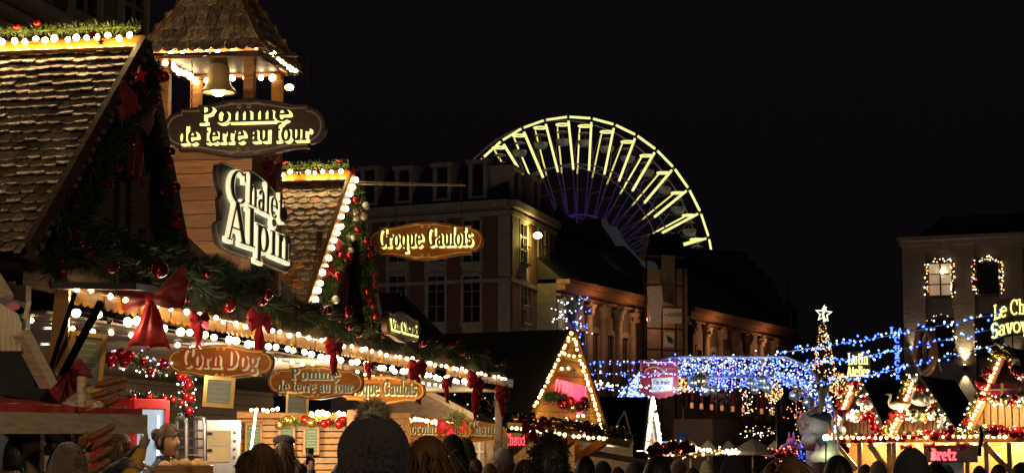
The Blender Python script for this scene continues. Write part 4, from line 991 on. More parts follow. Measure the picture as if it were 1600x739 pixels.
for x in (540, 528):
    pass
b = MB(); pbar(b, 553, 640, 25.5, 553, 742, 25.5, .16); b.tube([P(553, 742, 25.5), V((P(553, 742, 25.5).x, 25.5, 0))], .08, 6); tag(b.build('wooden_post', 'larch'), 'square amber wooden post at the right end of the second kitchen', 'post')
lamp('kitchen_lamp', P(500, 672, 24.2), 110, (1, .74, .42), .1); lamp('kitchen_lamp', P(420, 672, 24.6), 110, (1, .74, .42), .1); lamp('stall_lamp', P(312, 560, 17.6), 20, (1, .84, .62), .1); lamp('stall_lamp', P(330, 612, 19.8), 60, (1, .84, .62), .1)

# ---------------------------------------------------------------- corn dog stand in the left foreground
t = thing('corn_dog_stand', 'foreground stand with a wet red tarpaulin roof edge and pale wooden beam', 'market stall', V((-2.2, 10, 0)))
a0, a1 = P(-60, 632, 8.75), P(224, 642, 10.25); b0, b1 = P(-60, 600, 9.9), P(196, 637, 10.9)
b = MB(); rows = []
for i in range(9):
    u = i / 8; rows.append([a0.lerp(a1, k / 24).lerp(b0.lerp(b1, k / 24), u) + UP * (.012 * sin(k * 1.1 + i * .7) - .02 * sin(pi * u)) for k in range(25)])
b.sheet(rows, .006, UP); rows = [[a0.lerp(a1, k / 40) + V((0, -.025, .01 - .05 * e - .012 * e * sin(k * 1.7))) for k in range(41)] for e in (0, .5, 1)]; b.sheet(rows, .004, V((0, -1, 0))); b.build('tarpaulin', 'red_tarp', t, True)
b = MB(); b.bar(a0 - UP * .075, a1 - UP * .065, .05, .095); b.build('beam', 'pale_wood', t)
b = MB(); b.bar(P(52, 665, 9.6), V((P(52, 665, 9.6).x, 9.6, 0)), .09); b.build('post', 'dark_wood', t)
b = MB(); b.bar(a0 - UP * .95 + V((0, .1, 0)), a1 - UP * .95 + V((0, .1, 0)), .5, .05); b.build('counter', 'grey_wood', t)
b = MB(); pf = VF(P(12, 690, 9.9)); b.fbox(pf, -.2, .10, -.12, .10, -.01, 0); o = tag(b.build('poster', 'poster_blue'), 'dark blue poster with the word MACARON behind the stand beam', 'poster'); b = MB(); tf = pf.at(pf(-.02, .045, .002)); add_text(b, 'MACARON', tf, .04, .20, 0, .002); b.build('lettering', 'white_paint', o); b = MB(); b.ball(pf(-.12, .09, .002), (.04, .02, .003), 10, 5, pf); b.build('picture', 'white_paint', o)
# post with corn dogs
pp = P(128, 588, 9.75); pl = V((pp.x, pp.y, .95)); t = thing('corn_dog_post', 'round wooden post bristling with corn dogs on sticks', 'display post', pl); b = MB(); b.tube([pl, pp], .023, 14); b.build('post', 'pale_wood', t)
dogs = [(148, 603, 199, 590, 9.7), (143, 620, 197, 602, 9.62), (163, 632, 188, 619, 9.55), (136, 687, 180, 664, 9.5), (135, 704, 177, 679, 9.45), (139, 722, 177, 697, 9.4), (141, 739, 173, 717, 9.35), (113, 692, 105, 667, 9.6), (110, 690, 98, 668, 9.8), (128, 700, 136, 676, 9.4), (84, 700, 68, 676, 9.8)]
for i_, (x0, y0, x1, y1, Y) in enumerate(dogs):
    p, e = P(x0, y0, Y), P(x1, y1, Y - .05); d = thing('corn_dog', 'brown crusted corn dog sausage on a stick stuck into the post', 'corn dog', p, 'corn dogs stuck into the display post'); b = MB()
    b.tube([p.lerp(e, u) for u in (0, .04, .12, .5, .86, .96, 1)], [.004, .011, .0165, .018, .0165, .011, .003], 10); b.build('sausage', 'corn_dog_crust', d, True); b = MB(); h = V((pp.x, pp.y, p.z - .03)); b.tube([p, p.lerp(h, .8)], .0035, 5); b.build('stick', 'pale_wood', d)
bow('crumpled dark red bow beside the wooden post of the corn dog stand', Fr(P(106, 592, 9.95), (.95, -.1, .25), None, (-.3, -.3, .9)).at(P(106, 592, 9.95)) if False else VF(P(104, 588, 9.95), 20).roll(35), .11, .9, 'velvet_red', seed=31)
# timber flap with white cloth above the stand
t = thing('stall_flap', 'dark stall flap edged with pale timber above the red tarpaulin', 'stall flap', P(40, 600, 9.8))
b = MB(); ppoly(b, [(-30, 540), (33, 550), (72, 612), (60, 625), (-30, 612)], 9.9, .5); b.build('board', 'night_cloth', t)
b = MB(); pbar(b, 33, 520, 9.4, 76, 602, 9.55, .075, .05); b.build('timber_edge', 'pale_wood', t)
b = MB(); ppoly(b, [(-20, 462), (6, 465), (44, 473), (34, 512), (-20, 500)], 9.55, .04); b.build('dark_plate', 'black_metal', t); b = MB(); pbar(b, 46, 470, 9.5, 34, 518, 9.5, .012, .02); b.build('plate_edge', 'pale_wood', t)
b = MB(); pbar(b, -10, 430, 9.7, 12, 466, 9.6, .05, .04); b.build('upper_timber', 'pale_wood', t)
b = MB(); rows = [[P(-12 + 46 * k / 28 - (6 if e == 0 else 0) * k / 28, 466 + 82 * e + (24 * (k / 28) * (1 - e)), 9.42 - .008 * sin(k * 1.25) * (.3 + e)) for k in range(29)] for e in (0, .25, .5, .75, .95, 1)]
b.sheet(rows, .004, V((0, -1, 0))); tag(b.build('hanging_cloth', 'curtain', None, True), 'gathered white cloth hanging above the red tarpaulin', 'cloth')
b = MB(); b.ball(P(20, 479, 9.5), (.035, .012, .022), 14, 8); tag(b.build('round_badge', 'plush_pink'), 'small pink oval badge on the dark plate over the white cloth', 'badge')

# ---------------------------------------------------------------- people
t, s, ro = person('young woman stall worker with brown hair pulled back, looking down in a dark jacket', 262, 660, 40, 'coat_navy', 'bun', 'hair_brown', 56, y=17.8, seed=2, group='stall workers')
t1, s, ro = person('stall worker in a grey checked jacket reaching over with a yellow bag', 184, 668, 36, 'coat_plaid', 'long', 'hair_light', 25, y=16.6, seed=3, group='stall workers')
hand_on_arm(t1, P(188, 735, 16.5), P(214, 705, 16.1), P(222, 700, 15.95), (.25, 0, .7), (-.6, -.2, -.5), 'coat_plaid'); hand_on_arm(t1, P(172, 738, 16.4), P(196, 724, 15.9), P(206, 726, 15.85), (1, 0, .05), (.1, .2, -1), 'coat_plaid')
b = MB(); rows = []
for i in range(10):
    u = i / 9; c = P(222, 700, 15.93).lerp(P(203, 742, 15.85), u); rr = .035 + .045 * u; rows.append([c + V((rr * cos(a) * (1 + .15 * sin(4 * a + u * 5)), .6 * rr * sin(a), 0)) for a in [2 * pi * k / 18 for k in range(19)]])
b.sheet(rows); tag(b.build('bag', 'yellow_cloth', None, True), 'crumpled yellow bag held between two hands', 'bag')
person('stall worker in a dark beanie seen in profile behind the corn dogs', 101, 664, 36, 'coat_black', 'beanie', 'knit_dark', 60, y=13.2, seed=4, group='stall workers')
crowd = [
 ('man with short black hair and a dark collar at the lower left', 36, 670, 66, 'coat_black', 'short', 'hair_black', 178, .20),
 ('person in a close brown knitted hat in front of the corn dogs', 106, 696, 72, 'coat_black', 'beanie', 'knit_brown', 190, .215),
 ('blond person cut off by the left edge', -9, 686, 44, 'coat_beige', 'long', 'hair_blond', 170, .20),
 ('woman with tied brown hair and a beige coat bending before the oven', 388, 703, 46, 'coat_beige', 'bun', 'hair_brown', 205, .21),
 ('woman with smooth light brown hair turned to the right before the oven', 410, 691, 50, 'coat_beige', 'long', 'hair_light', 240, .21),
 ('woman with long straight light brown hair under the man in the flat cap', 442, 689, 38, 'coat_brown', 'long', 'hair_light', 185, .21),
 ('man in a dark flat cap facing the green menu boards', 445, 678, 34, 'coat_black', 'cap', 'knit_dark', 200, .22),
 ('person with sleek near-black hair low in front of the women at the oven', 411, 713, 40, 'coat_black', 'long', 'hair_black', 180, .21),
 ('tall person in a dark knitted bobble hat with a big furry pompom', 584, 655, 132, 'coat_black', 'bobble', 'knit_dark', 178, .275),
 ('person with long rim-lit brown hair right beside the bobble hat', 668, 678, 80, 'coat_brown', 'long', 'hair_brown', 165, .21),
 ('person in a black beanie under the red bow', 707, 681, 40, 'coat_black', 'beanie', 'knit_dark', 180, .22),
 ('person in an olive beanie behind the black beanie', 726, 686, 36, 'coat_black', 'beanie', 'knit_olive', 185, .22),
 ('person with black hair below the black beanie', 716, 700, 46, 'coat_black', 'short', 'hair_black', 182, .21),
 ('short person with dark hair between the beanies and the grey hood', 743, 715, 30, 'coat_black', 'short', 'hair_brown', 175, .21),
 ('person with light ginger hair just left of the grey hood', 765, 722, 34, 'coat_brown', 'short', 'hair_light', 180, .21),
 ('person in a grey hood before the amber stall', 786, 700, 34, 'coat_navy', 'hood', 'knit_grey', 180, .25),
 ('person with a mass of curly black hair in the middle of the crowd', 858, 686, 84, 'coat_black', 'curly', 'hair_black', 178, .255),
 ('person with wavy brown hair low beside the curly-haired head', 820, 716, 48, 'coat_brown', 'long', 'hair_brown', 170, .21),
 ('person with short black hair right of the curly-haired head', 914, 711, 42, 'coat_black', 'short', 'hair_black', 184, .21),
 ('person in a dark beanie under the orange brace', 942, 722, 36, 'coat_navy', 'beanie', 'knit_dark', 180, .22),
 ('person with dark brown hair before the wooden ledge', 965, 728, 36, 'coat_black', 'short', 'hair_brown', 180, .21),
 ('person with black hair in front of the lit white arch', 1027, 710, 54, 'coat_black', 'short', 'hair_black', 182, .205),
 ('person with brown hair left of the cream hat', 1082, 729, 34, 'coat_black', 'short', 'hair_brown', 180, .21),
 ('person in a cream knitted hat far back under the parasols', 1104, 720, 24, 'coat_beige', 'beanie', 'knit_cream', 180, .22),
 ('person in a smooth black hat before the beige parasols', 1146, 714, 52, 'coat_black', 'beanie', 'knit_dark', 176, .22),
 ('person with parted brown hair below the pink figure', 1238, 712, 78, 'coat_black', 'long', 'hair_brown', 182, .215),
 ('person with smooth black hair under the reindeer figure', 1309, 709, 58, 'coat_black', 'short', 'hair_black', 178, .205),
 ('person in a tall black hat in front of the right hand stall', 1424, 704, 66, 'coat_black', 'beanie', 'knit_dark', 181, .225),
 ('person with dark hair cut off by the right edge', 1598, 720, 52, 'coat_black', 'short', 'hair_black', 185, .21),
 ('person in a brown knitted hat low between the phone and the bobble hat', 498, 722, 26, 'coat_black', 'beanie', 'knit_brown', 180, .22),
 ('dark-haired person with a phone raised before the green menu board', 470, 722, 34, 'coat_black', 'short', 'hair_black', 178, .21),
 ('small distant person in black below the first parasol', 1190, 728, 13, 'coat_black', 'short', 'hair_black', 180, .2),
 ('small distant person in navy below the parasols', 1203, 726, 13, 'coat_navy', 'beanie', 'knit_dark', 180, .22),
 ('small distant person with brown hair left of the pink figure', 1180, 727, 13, 'coat_brown', 'short', 'hair_brown', 180, .2),
 ('person with dark hair before the amber right hand stall', 1352, 724, 30, 'coat_black', 'short', 'hair_brown', 180, .21),
 ('person in a dark hood left of the white arch', 992, 722, 34, 'coat_black', 'hood', 'knit_dark', 180, .25),
 ('person with brown hair left of the parted brown hair', 1205, 722, 36, 'coat_black', 'short', 'hair_brown', 176, .21),
 ('person in a navy beanie between the black-haired heads on the right', 1372, 722, 34, 'coat_navy', 'beanie', 'knit_grey', 180, .22),
 ('person with long dark hair right of the tall black hat', 1462, 720, 40, 'coat_black', 'long', 'hair_black', 184, .21),
 ('person with light hair just below the red bow of the second chalet', 838, 722, 30, 'coat_brown', 'long', 'hair_light', 180, .21),
 ('person with short dark hair at the right among the last heads', 1560, 724, 32, 'coat_black', 'short', 'hair_brown', 180, .21),
 ('person in a brown beanie between the smooth black hat and the arch', 1060, 720, 34, 'coat_black', 'beanie', 'knit_brown', 180, .22),
 ('person with black hair left of the bobble hat, low in the frame', 532, 722, 40, 'coat_black', 'short', 'hair_black', 180, .21),
 ('person in a grey beanie before the red neon sign', 1480, 727, 26, 'coat_navy', 'beanie', 'knit_grey', 180, .22),
 ('person with black hair before the right hand stall brace', 1530, 726, 28, 'coat_black', 'short', 'hair_black', 182, .21)]
PT = {}
for i_, c in enumerate(crowd): PT[c[0]] = person(c[0], c[1], c[2], c[3], c[4], c[5], c[6], c[7], c[8], seed=2 * i_ + 10 + (1 if c[5] == 'beanie' and i_ % 2 else 0))[0]
# raised phone with the hand that holds it
tp = PT['dark-haired person with a phone raised before the green menu board']; ph = P(484, 720, ORG[tp].y - .3); pf = VF(ph, 5)
b = MB(); b.fbox(pf, -.037, .037, -.03, .125, -.004, .004); po = tag(b.build('smartphone', 'phone_black'), 'black smartphone held up above the crowd with its camera lenses showing', 'phone'); b = MB()
for k in range(3): b.lathe(pf(-.02, .105 - .025 * k, .004), [(0, .002), (.008, .002), (.009, 0)], 10, pf)
b.build('lens', 'steel', po); hand_on_arm(tp, ORG[tp] + V((.18, .02, 1.38)), ph + V((.05, .02, -.28)), ph + V((.008, .03, -.085)), (0, -.02, 1), (-.2, -.8, .1), 'coat_black', curl=.6)

# ---------------------------------------------------------------- mulled wine stall beyond the chalet
t = thing('mulled_wine_stall', 'low amber mulled wine stall with a pale gabled roof edge behind the chalet canopy', 'market stall', V((P(715, 700, 37).x, 37.5, 0)))
b = MB(); pbar(b, 628, 592, 36, 744, 653, 36.4, .10, .10); b.build('verge_board', 'pale_wood', t)
b = MB(); b.prism([P(628, 598, 36.1), P(744, 658, 36.5), P(744, 664, 36.5), P(600, 664, 36.1), P(600, 612, 36.1)], V((.4, 2.4, 0))); b.build('gable_panel', 'grey_wood', t)
b = MB(); pbar(b, 600, 655, 35.8, 742, 671, 36.2, .08, .10); b.build('eave_beam', 'larch_gold', t)
b = MB(); z7 = P(715, 668, 36.8).z; x0, x1 = P(600, 700, 36.9).x, P(792, 700, 36.9).x; planks(b, VF(V((0, 36.9, 0))), x0, x1, 0, 0, .2) if False else None
fr = Fr((0, 36.9, 0), (1, 0, 0), (0, -1, 0), UP); planks(b, Fr((0, 36.9, 0), (1, 0, 0), (0, 1, 0), UP), x0, x1, 0, z7, .17, 0, .04, 4); b.build('wall', 'amber_wood', t)
b = MB(); ppoly(b, [(733, 689), (757, 689), (757, 745), (733, 745)], 36.82, .03); wn = b.build('window', 'curtain', t); b = MB(); pbar(b, 749, 690, 36.78, 749, 742, 36.78, .04); pbar(b, 734, 705, 36.78, 757, 705, 36.78, .03); b.build('glazing_bar', 'white_paint', wn)
b = MB(); pbar(b, 764, 690, 36.4, 771, 742, 36.4, .12); b.build('post', 'grey_wood', t); b = MB(); pbar(b, 786, 683, 36.4, 787, 742, 36.4, .16); b.build('post', 'dark_wood', t)
light_string('bright bulbs along the low eave of the mulled wine stall', [P(640 + 4.9 * k, 654 + .62 * k, 34.7) for k in range(17)], 'bulb_mid')
lamp('eave_lamp', P(672, 655, 33.7), 34, (1, .7, .36), .25); lamp('eave_lamp', P(735, 655, 33.9), 34, (1, .7, .36), .25)
lamp('stall_lamp', P(742, 684, 35.6) + V((0, 0, .1)), 30, (1, .72, .4), .08); lamp('stall_lamp', P(690, 700, 35.6), 14, (1, .72, .4), .08)
def far_sign(px, py, wpx, Y, label, lines, ratio, roll=0, **k):
    W = wpx / FPX * Y; return sign(label, [(a, cx * W, c * W, h * W, w_ * W) for a, cx, c, h, w_ in lines], VF(P(px, py, Y)).roll(roll), W, W * ratio, **k)
far_sign(676, 672, 122, 35.0, 'amber sign reading Chocolat Chaud, partly behind the bobble hat and a red bow', [('Chocolat Chaud', 0, -.045, .14, .84)], .31, -1.5)
far_sign(737, 673, 108, 35.3, 'amber sign reading Vin Chaud, last of the row of wooden signs', [('Vin Chaud', .02, -.05, .19, .72)], .31, -1.5)
bow('big red bow with a fir sprig covering the gap between the last two amber signs', VF(P(705, 664, 34.6)), .25, .8, 'satin_red', seed=51, spread=.1)
b = MB(); needle_mesh(b, [P(700, 652, 34.5), P(722, 656, 34.5)], .26, 900, .008, seed=52); tag(b.build('fir_sprig', 'needles_lit'), 'fir sprig stuck above the big red bow over the amber signs', 'fir sprig')

# ---------------------------------------------------------------- second chalet with the bright triangular gable
yaw = R(30); G2 = V((sin(yaw), cos(yaw), 0)); M2 = V((cos(yaw), -sin(yaw), 0)); ap = P(893, 519, 46)
on2 = lambda px, py, o=0: PP(px, py, ap + M2 * o, M2)
l2, r2 = on2(834, 640), on2(942, 668)
t = thing('gabled_chalet', 'second chalet with a huge black roof and an orange triangular gable edged in bulbs', 'chalet', V((ap.x, ap.y, 0)))
zb = min(l2.z, r2.z) - .15; sl = (ap - l2); slr = (ap - r2)
lf = ap - sl * ((ap.z - zb) / sl.z); rf = ap - slr * ((ap.z - zb) / slr.z)
b = MB(); rg = -M2 * 4.6; b.add([ap, lf, lf + rg, ap + rg], [(0, 1, 2, 3)]); up = (UP * .07); b.add([p_ + up for p_ in (ap, lf, lf + rg, ap + rg)], [(0, 1, 2, 3)]); b.build('roof', 'roof_dark', t)
b = MB(); b.prism([ap + up * .5, rf + up * .5, rf - UP * .03, ap - UP * .03], rg); b.build('roof', 'roof_dark', t)
b = MB(); zz = zb
k = 0
while zz < ap.z - .12:
    zt = min(zz + .15, ap.z - .05); f = (ap.z - (zz + zt) / 2) / (ap.z - zb); v = .75 + .4 * ((k * 37) % 10) / 10
    b.prism([ap.lerp(lf, (ap.z - zz) / (ap.z - zb)) - M2 * .06, ap.lerp(rf, (ap.z - zz) / (ap.z - zb)) - M2 * .06, ap.lerp(rf, (ap.z - zt) / (ap.z - zb)) - M2 * .06, ap.lerp(lf, (ap.z - zt) / (ap.z - zb)) - M2 * .06], M2 * (.035 + .008 * (k % 2))); zz += .16; k += 1
b.build('gable_wall', 'amber_wood', t)
for p_ in (lf, rf):
    b = MB(); b.bar(ap + M2 * .04 + UP * .03, p_ + M2 * .04, .16, .07, M2.cross(p_ - ap)); b.build('barge_board', 'larch_gold', t)
for zt in (556, 577):
    b = MB(); q0, q1 = on2(893 - (zt - 519) * .42, zt, .02), on2(893 + (zt - 519) * .30, zt + 4, .02); b.bar(q0, q1, .06, .16); b.build('gable_beam', 'larch_gold', t)
lamp('gable_lamp', on2(884, 575, .9), 9, (1, .68, .3), .3); lamp('gable_lamp', on2(905, 625, .9), 14, (1, .68, .3), .3)
light_string('bulbs climbing the left edge of the orange triangular gable', path_pts([on2(892, 521, .14), on2(836, 634, .14)], 20), 'bulb_mid')
light_string('bulbs running down the right edge of the orange triangular gable', path_pts([on2(895, 523, .14), on2(941, 667, .14)], 27), 'bulb_mid')
for j, (y, xs) in enumerate(((553, (881, 889, 897)), (575, (878, 888, 897)), (649, (903, 911, 919)))):
    light_string('three bulbs on the %s cross beam inside the orange gable' % ('top', 'middle', 'lowest')[j], [on2(x, y + i, .13) for i, x in enumerate(xs)], 'bulb_mid')
b = MB(); q0, q1 = on2(867, 606, .12), on2(917, 618, .12); ex = (q1 - q0).normalized(); sf = Fr((q0 + q1) / 2 - UP * .0, ex, M2.cross(ex), M2); W = (q1 - q0).length
t2 = thing('neon_sign', 'pink neon sign in tall narrow letters on the orange triangular gable', 'sign', sf.o); add_text(b, 'GOURMANDE', sf, .44, W, 0, .03, .012, 0, -.24, thin=True); b.build('lettering', 'glow_pink', t2); b = MB(); add_text(b, 'dise', sf, .20, W * .30, 0, .03, .03, .22 * W, -.44, thin=True); b.build('tail_lettering', 'glow_pink', t2)
b = MB(); b.bar(sf(-W / 2, -.26, -.02), sf(W / 2, -.26, -.02), .02); b.build('rail', 'black_metal', t2)
garland('fir garland with big dark red baubles across the foot of the orange gable', [on2(852, 622, .2), on2(872, 618, .25), on2(895, 636, .25), on2(918, 632, .2)], .20, 800, [(.35, (0, -.2, -.1), .13, 'deep'), (.42, (.1, -.2, 0), .11, 'red'), (.8, (0, -.2, 0), .12, 'deep'), (.6, (0, -.2, 0), .09, 'gold'), (.9, (0, -.2, .1), .1, 'deep')], seed=61, wd=.012)
garland('dark fir garland over the awning of the second chalet', [P(712, 612, 40), P(745, 630, 40), P(800, 652, 41), P(850, 662, 41), P(935, 670, 42), P(985, 682, 43)], .22, 500, clusters(16, .22, V((0, -1, .1)), .05, .10, ('red', 'deep', 'gold'), 63), seed=62, wd=.012, leds=(('gold', 20, .016), ('white', 12, .016), ('red', 8, .016)))
# awning, braces, amber interior
t = thing('chalet_awning', 'pale wooden awning on orange braces below the triangular gable', 'awning', V((P(880, 700, 43.5).x, 43.5, 0)))
b = MB(); pbar(b, 792, 664, 40.6, 850, 668, 41.2, .06, .12); pbar(b, 846, 668, 41, 982, 694, 42.5, .1, .14); b.build('awning_beam', 'pale_wood', t)
b = MB(); b.prism([P(846, 664, 41), P(982, 692, 42.5), P(982, 699, 42.5), P(846, 676, 41)], V((-.6, 1.6, .05))); b.build('awning_board', 'grey_wood', t)
for (x0, y0, x1, y1, m_) in ((836, 672, 788, 715, 'larch'), (900, 680, 870, 706, 'orange_paint'), (943, 689, 908, 714, 'orange_paint'), (902, 690, 903, 742, 'orange_paint')):
    b = MB(); pbar(b, x0, y0, 41, x1, y1, 41.6, .12, .17); b.build('brace', m_, t)
b = MB(); b.fbox(Fr((0, 46.5, 0), (1, 0, 0), (0, 1, 0), UP), P(792, 0, 46.5).x, P(905, 0, 46.5).x, 0, .06, 0, P(850, 672, 46.5).z); b.build('back_panel', 'amber_wood', t); b = MB(); b.fbox(Fr((0, 46.6, 0), (1, 0, 0), (0, 1, 0), UP), P(906, 0, 46.5).x, P(985, 0, 46.5).x, 0, .06, 0, P(850, 680, 46.5).z); b.build('back_panel', 'grey_wood', t)
b = MB(); pbar(b, 922, 707, 42, 1010, 722, 43, .5, .07); b.build('ledge', 'pale_wood', t)
light_string('bulbs under the pale awning of the second chalet', [P(800 + 7.5 * k, 669 + .9 * k, 40.4) for k in range(20)], 'bulb_mid')
lamp('stall_lamp', P(850, 688, 44.2), 60, (1, .72, .38), .1); lamp('stall_lamp', P(950, 712, 44.2), 30, (1, .76, .45), .1)
b = MB(); fr = VF(P(805, 687, 40.8)); t = thing('neon_sign', 'small pink neon script in the amber opening under the awning', 'sign', fr.o); add_text(b, 'Chaud', fr, .22, .40, 0, .02, .02, 0, -.1, thin=True); b.build('lettering', 'glow_pink', t)
bow('dark red bow hanging at the left corner of the pale awning', VF(P(834, 668, 40.3)), .24, 1.1, 'satin_red', seed=71)

# ---------------------------------------------------------------- third, black-roofed stall with the narrow white arch
ap3 = P(1013, 622, 62); a3 = V((sin(R(13)), cos(R(13)), 0)); m3 = V((a3.y, -a3.x, 0)); on3 = lambda px, py, o=0: PP(px, py, ap3 + m3 * o, m3)
t = thing('narrow_stall', 'black roofed stall whose narrow gable is a white arch of bulbs seen edge-on', 'market stall', V((ap3.x, ap3.y, 0)))
L3, R3 = on3(1003, 706), on3(1027, 706); b = MB(); b.add([ap3, L3, L3 - m3 * 1.5, ap3 - m3 * 1.5], [(0, 1, 2, 3)]); b.prism([ap3, R3, R3 - m3 * 1.5, ap3 - m3 * 1.5], UP * .05); b.build('roof', 'roof_dark', t)
b = MB(); b.prism([ap3 + m3 * .02, L3 + m3 * .02, R3 + m3 * .02], m3 * -.06); b.build('gable_wall', 'white_paint', t)
for k in (L3, R3):
    b = MB(); b.tube([ap3 + m3 * .06, ap3.lerp(k, .5) + m3 * .06 + UP * .06, k + m3 * .06], .05, 6); b.build('gable_edge', 'white_paint', t)
light_string('bright white bulbs on the left leg of the narrow arch', path_pts([ap3 + m3 * .16, ap3.lerp(L3, .5) + m3 * .16, L3 + m3 * .16], 26), 'bulb_arch')
light_string('bright white bulbs on the right leg of the narrow arch', path_pts([ap3 + m3 * .16, ap3.lerp(R3, .5) + m3 * .16 + UP * .05, R3 + m3 * .16], 28), 'bulb_arch')
b = MB(); ppoly(b, [(958, 640), (1002, 628), (1002, 716), (930, 712), (936, 660)], 63.5, 2.5); tag(b.build('dark_tent', 'night_cloth'), 'black tent behind the pale awning, left of the white arch', 'tent')
for (xa, xb, xc, y0, y1, lab) in ((976, 946, 990, 642, 695, 'thin grey trestle legs against the black tent'),):
    b = MB(); pbar(b, xa, y0, 55, xb, y1, 55, .035); pbar(b, xa, y0, 55, xc, y1, 55, .035); tag(b.build('trestle', 'steel'), lab, 'trestle')
b = MB(); b.lathe(P(1000, 710, 58), [(0, 0), (.16, 0), (.13, .09), (0, .10)], 14); o = tag(b.build('floor_spotlight', 'black_metal', None, True), 'small floor spotlight shining at the foot of the white arch', 'spotlight'); b = MB(); b.lathe(P(1000, 710, 58) + UP * .105, [(0, 0), (.09, 0), (.09, .01), (0, .01)], 14); b.build('lens', 'bulb_arch', o)
garland('bushy garland with red bows and lights at the foot of the white arch', [P(1012, 705, 60), P(1030, 702, 60), P(1052, 700, 60), P(1078, 704, 60)], .30, 420, clusters(16, .3, V((0, -1, .2)), .07, .13, ('red', 'deep', 'red'), 66), seed=67, wd=.016, leds=(('red', 26, .026), ('gold', 26, .024), ('white', 8, .02)))
# pedestrian sign
t = thing('road_sign', 'square blue road sign with a white walking adult and child', 'sign', V((P(1064, 700, 66).x, 66, 0))); c = P(1065, 684, 66); fr = VF(c)
b = MB(); b.fbox(fr, -.15, .15, -.17, .17, -.01, 0); b.build('plate', 'poster_sign' if 'poster_sign' in M else mat('poster_sign', (.03, .07, .28), .4, emit=(.05, .12, .5), es=.06).name, t)
b = MB(); fr2 = fr.at(fr(0, 0, .003))
for (cx, sc_) in ((-.045, 1.), (.055, .7)):
    b.ball(fr2(cx, .09 * sc_ - (.0 if sc_ == 1 else .02), 0), (.018 * sc_, .018 * sc_, .004), 8, 5); b.bar(fr2(cx, .06 * sc_ - .01, 0), fr2(cx, -.03 * sc_ - .01, 0), .04 * sc_, .006, V((0, 1, 0))); b.bar(fr2(cx - .01, -.03 * sc_ - .01, 0), fr2(cx - .03 * sc_, -.12 * sc_, 0), .016, .006, V((0, 1, 0))); b.bar(fr2(cx + .01, -.03 * sc_ - .01, 0), fr2(cx + .03 * sc_, -.12 * sc_, 0), .016, .006, V((0, 1, 0)))
b.build('pictogram', 'white_paint', t); b = MB(); b.tube([V((c.x, 66.03, 0)), c + V((0, .03, .1))], .03, 8); b.build('post', 'steel', t)
menu = MB(); menu.fbox(VF(P(1036, 696, 64)), -.2, .2, -.05, .14, -.02, 0); tag(menu.build('light_box', mat('box_blue', (.2, .3, .6), .5, emit=(.3, .45, 1.), es=.5).name), 'small pale blue light box beside the foot of the white arch', 'light box')

# ---------------------------------------------------------------- the blue light arch over the market lane
YA = 72.0
t = thing('light_arch', 'wide truss arch wrapped in blue and white lights spanning the market lane', 'arch', V((P(1135, 700, YA).x, YA, 0)))
up_ = [(968, 648), (985, 596), (1004, 572), (1048, 557), (1228, 557), (1262, 571), (1288, 598), (1306, 650)]; lo_ = [(1003, 640), (1014, 606), (1034, 592), (1060, 588), (1215, 588), (1245, 600), (1268, 625), (1280, 652)]
up_ = [(x + 0, y) for x, y in up_]
for dy in (0, .9):
    for pts, nm in ((up_, 'upper_chord'), (lo_, 'lower_chord')):
        b = MB(); p_ = [P(x, y, YA) + V((0, dy, 0)) for x, y in pts]; b.tube([V((p_[0].x - .2, p_[0].y, 0))] + p_ + [V((p_[-1].x + .2, p_[-1].y, 0))], .045, 6); b.build(nm, 'truss', t)
b = MB(); pu = path_pts([P(x, y, YA) for x, y in up_], 40); pl = path_pts([P(x, y, YA) for x, y in lo_], 40)
for i in range(39): b.tube([pl[i], pu[i + 1]], .018, 4); b.tube([pl[i] + UP * 0, pl[i] + V((0, .9, 0))], .018, 4)
dn = path_pts([P(x, y, YA) for x, y in lo_], 90)
for i in range(89): b.tube([dn[i] , dn[i + 1] + UP * (.22 if i % 2 else 0) + V((0, 0, -.0))], .014, 4)
b.build('lattice', 'truss', t)
q = random.Random(8); pu = path_pts([P(x, y, YA) for x, y in up_], 400); pl = path_pts([P(x, y, YA) for x, y in lo_], 400)
mbs = {'led_blue': MB(), 'led_ice': MB(), 'led_violet': MB()}
for _ in range(1080):
    i = q.randrange(400); u = q.random(); c = pu[i].lerp(pl[i], u) + V((q.gauss(0, .05), q.uniform(-.1, 1.0), q.gauss(0, .07))); kk = q.random(); mbs['led_ice' if kk < .42 else 'led_blue' if kk < .92 else 'led_violet'].octa(c, q.uniform(.020, .036))
for _ in range(330):                                    # blue curtain under the lower chord
    x = q.uniform(1075, 1258); c = P(x, q.uniform(590, 606) + 3 * sin(x * .07), YA + q.uniform(-.2, .9)); mbs['led_blue' if q.random() < .8 else 'led_violet'].octa(c, q.uniform(.018, .030))
for k, m_ in mbs.items(): o = m_.build('led_net', k, t); o['kind'] = 'stuff'
for i_, (x, y, r, k) in enumerate(((1083, 597, 9, 'silver'), (1095, 594, 11.5, 'gold'), (1101, 609, 10, 'silver'), (1117, 609, 8.5, 'silver'), (1172, 598, 7, 'silver'), (1180, 609, 7, 'silver'), (1192, 594, 8.5, 'silver'), (1198, 605, 9, 'silver'), (1246, 604, 8.5, 'gold'), (1242, 618, 9, 'silver'), (1264, 629, 10.5, 'silver'))):
    c = P(x, y, YA - .3); rr = r / FPX * YA; d = thing('giant_bauble', 'large matt silver-gold bauble hanging under the blue light arch', 'bauble', c, 'giant baubles under the light arch'); b = MB(); b.ball(c, rr, 20, 14); b.build('globe', 'bauble_' + k, d, True); b = MB(); b.tube([c + UP * rr, c + UP * (rr + .35)], .012, 5); b.lathe(c + UP * rr, [(0, .06), (.05, .06), (.06, -.02), (0, -.03)], 10); b.build('hanger', 'truss', d)
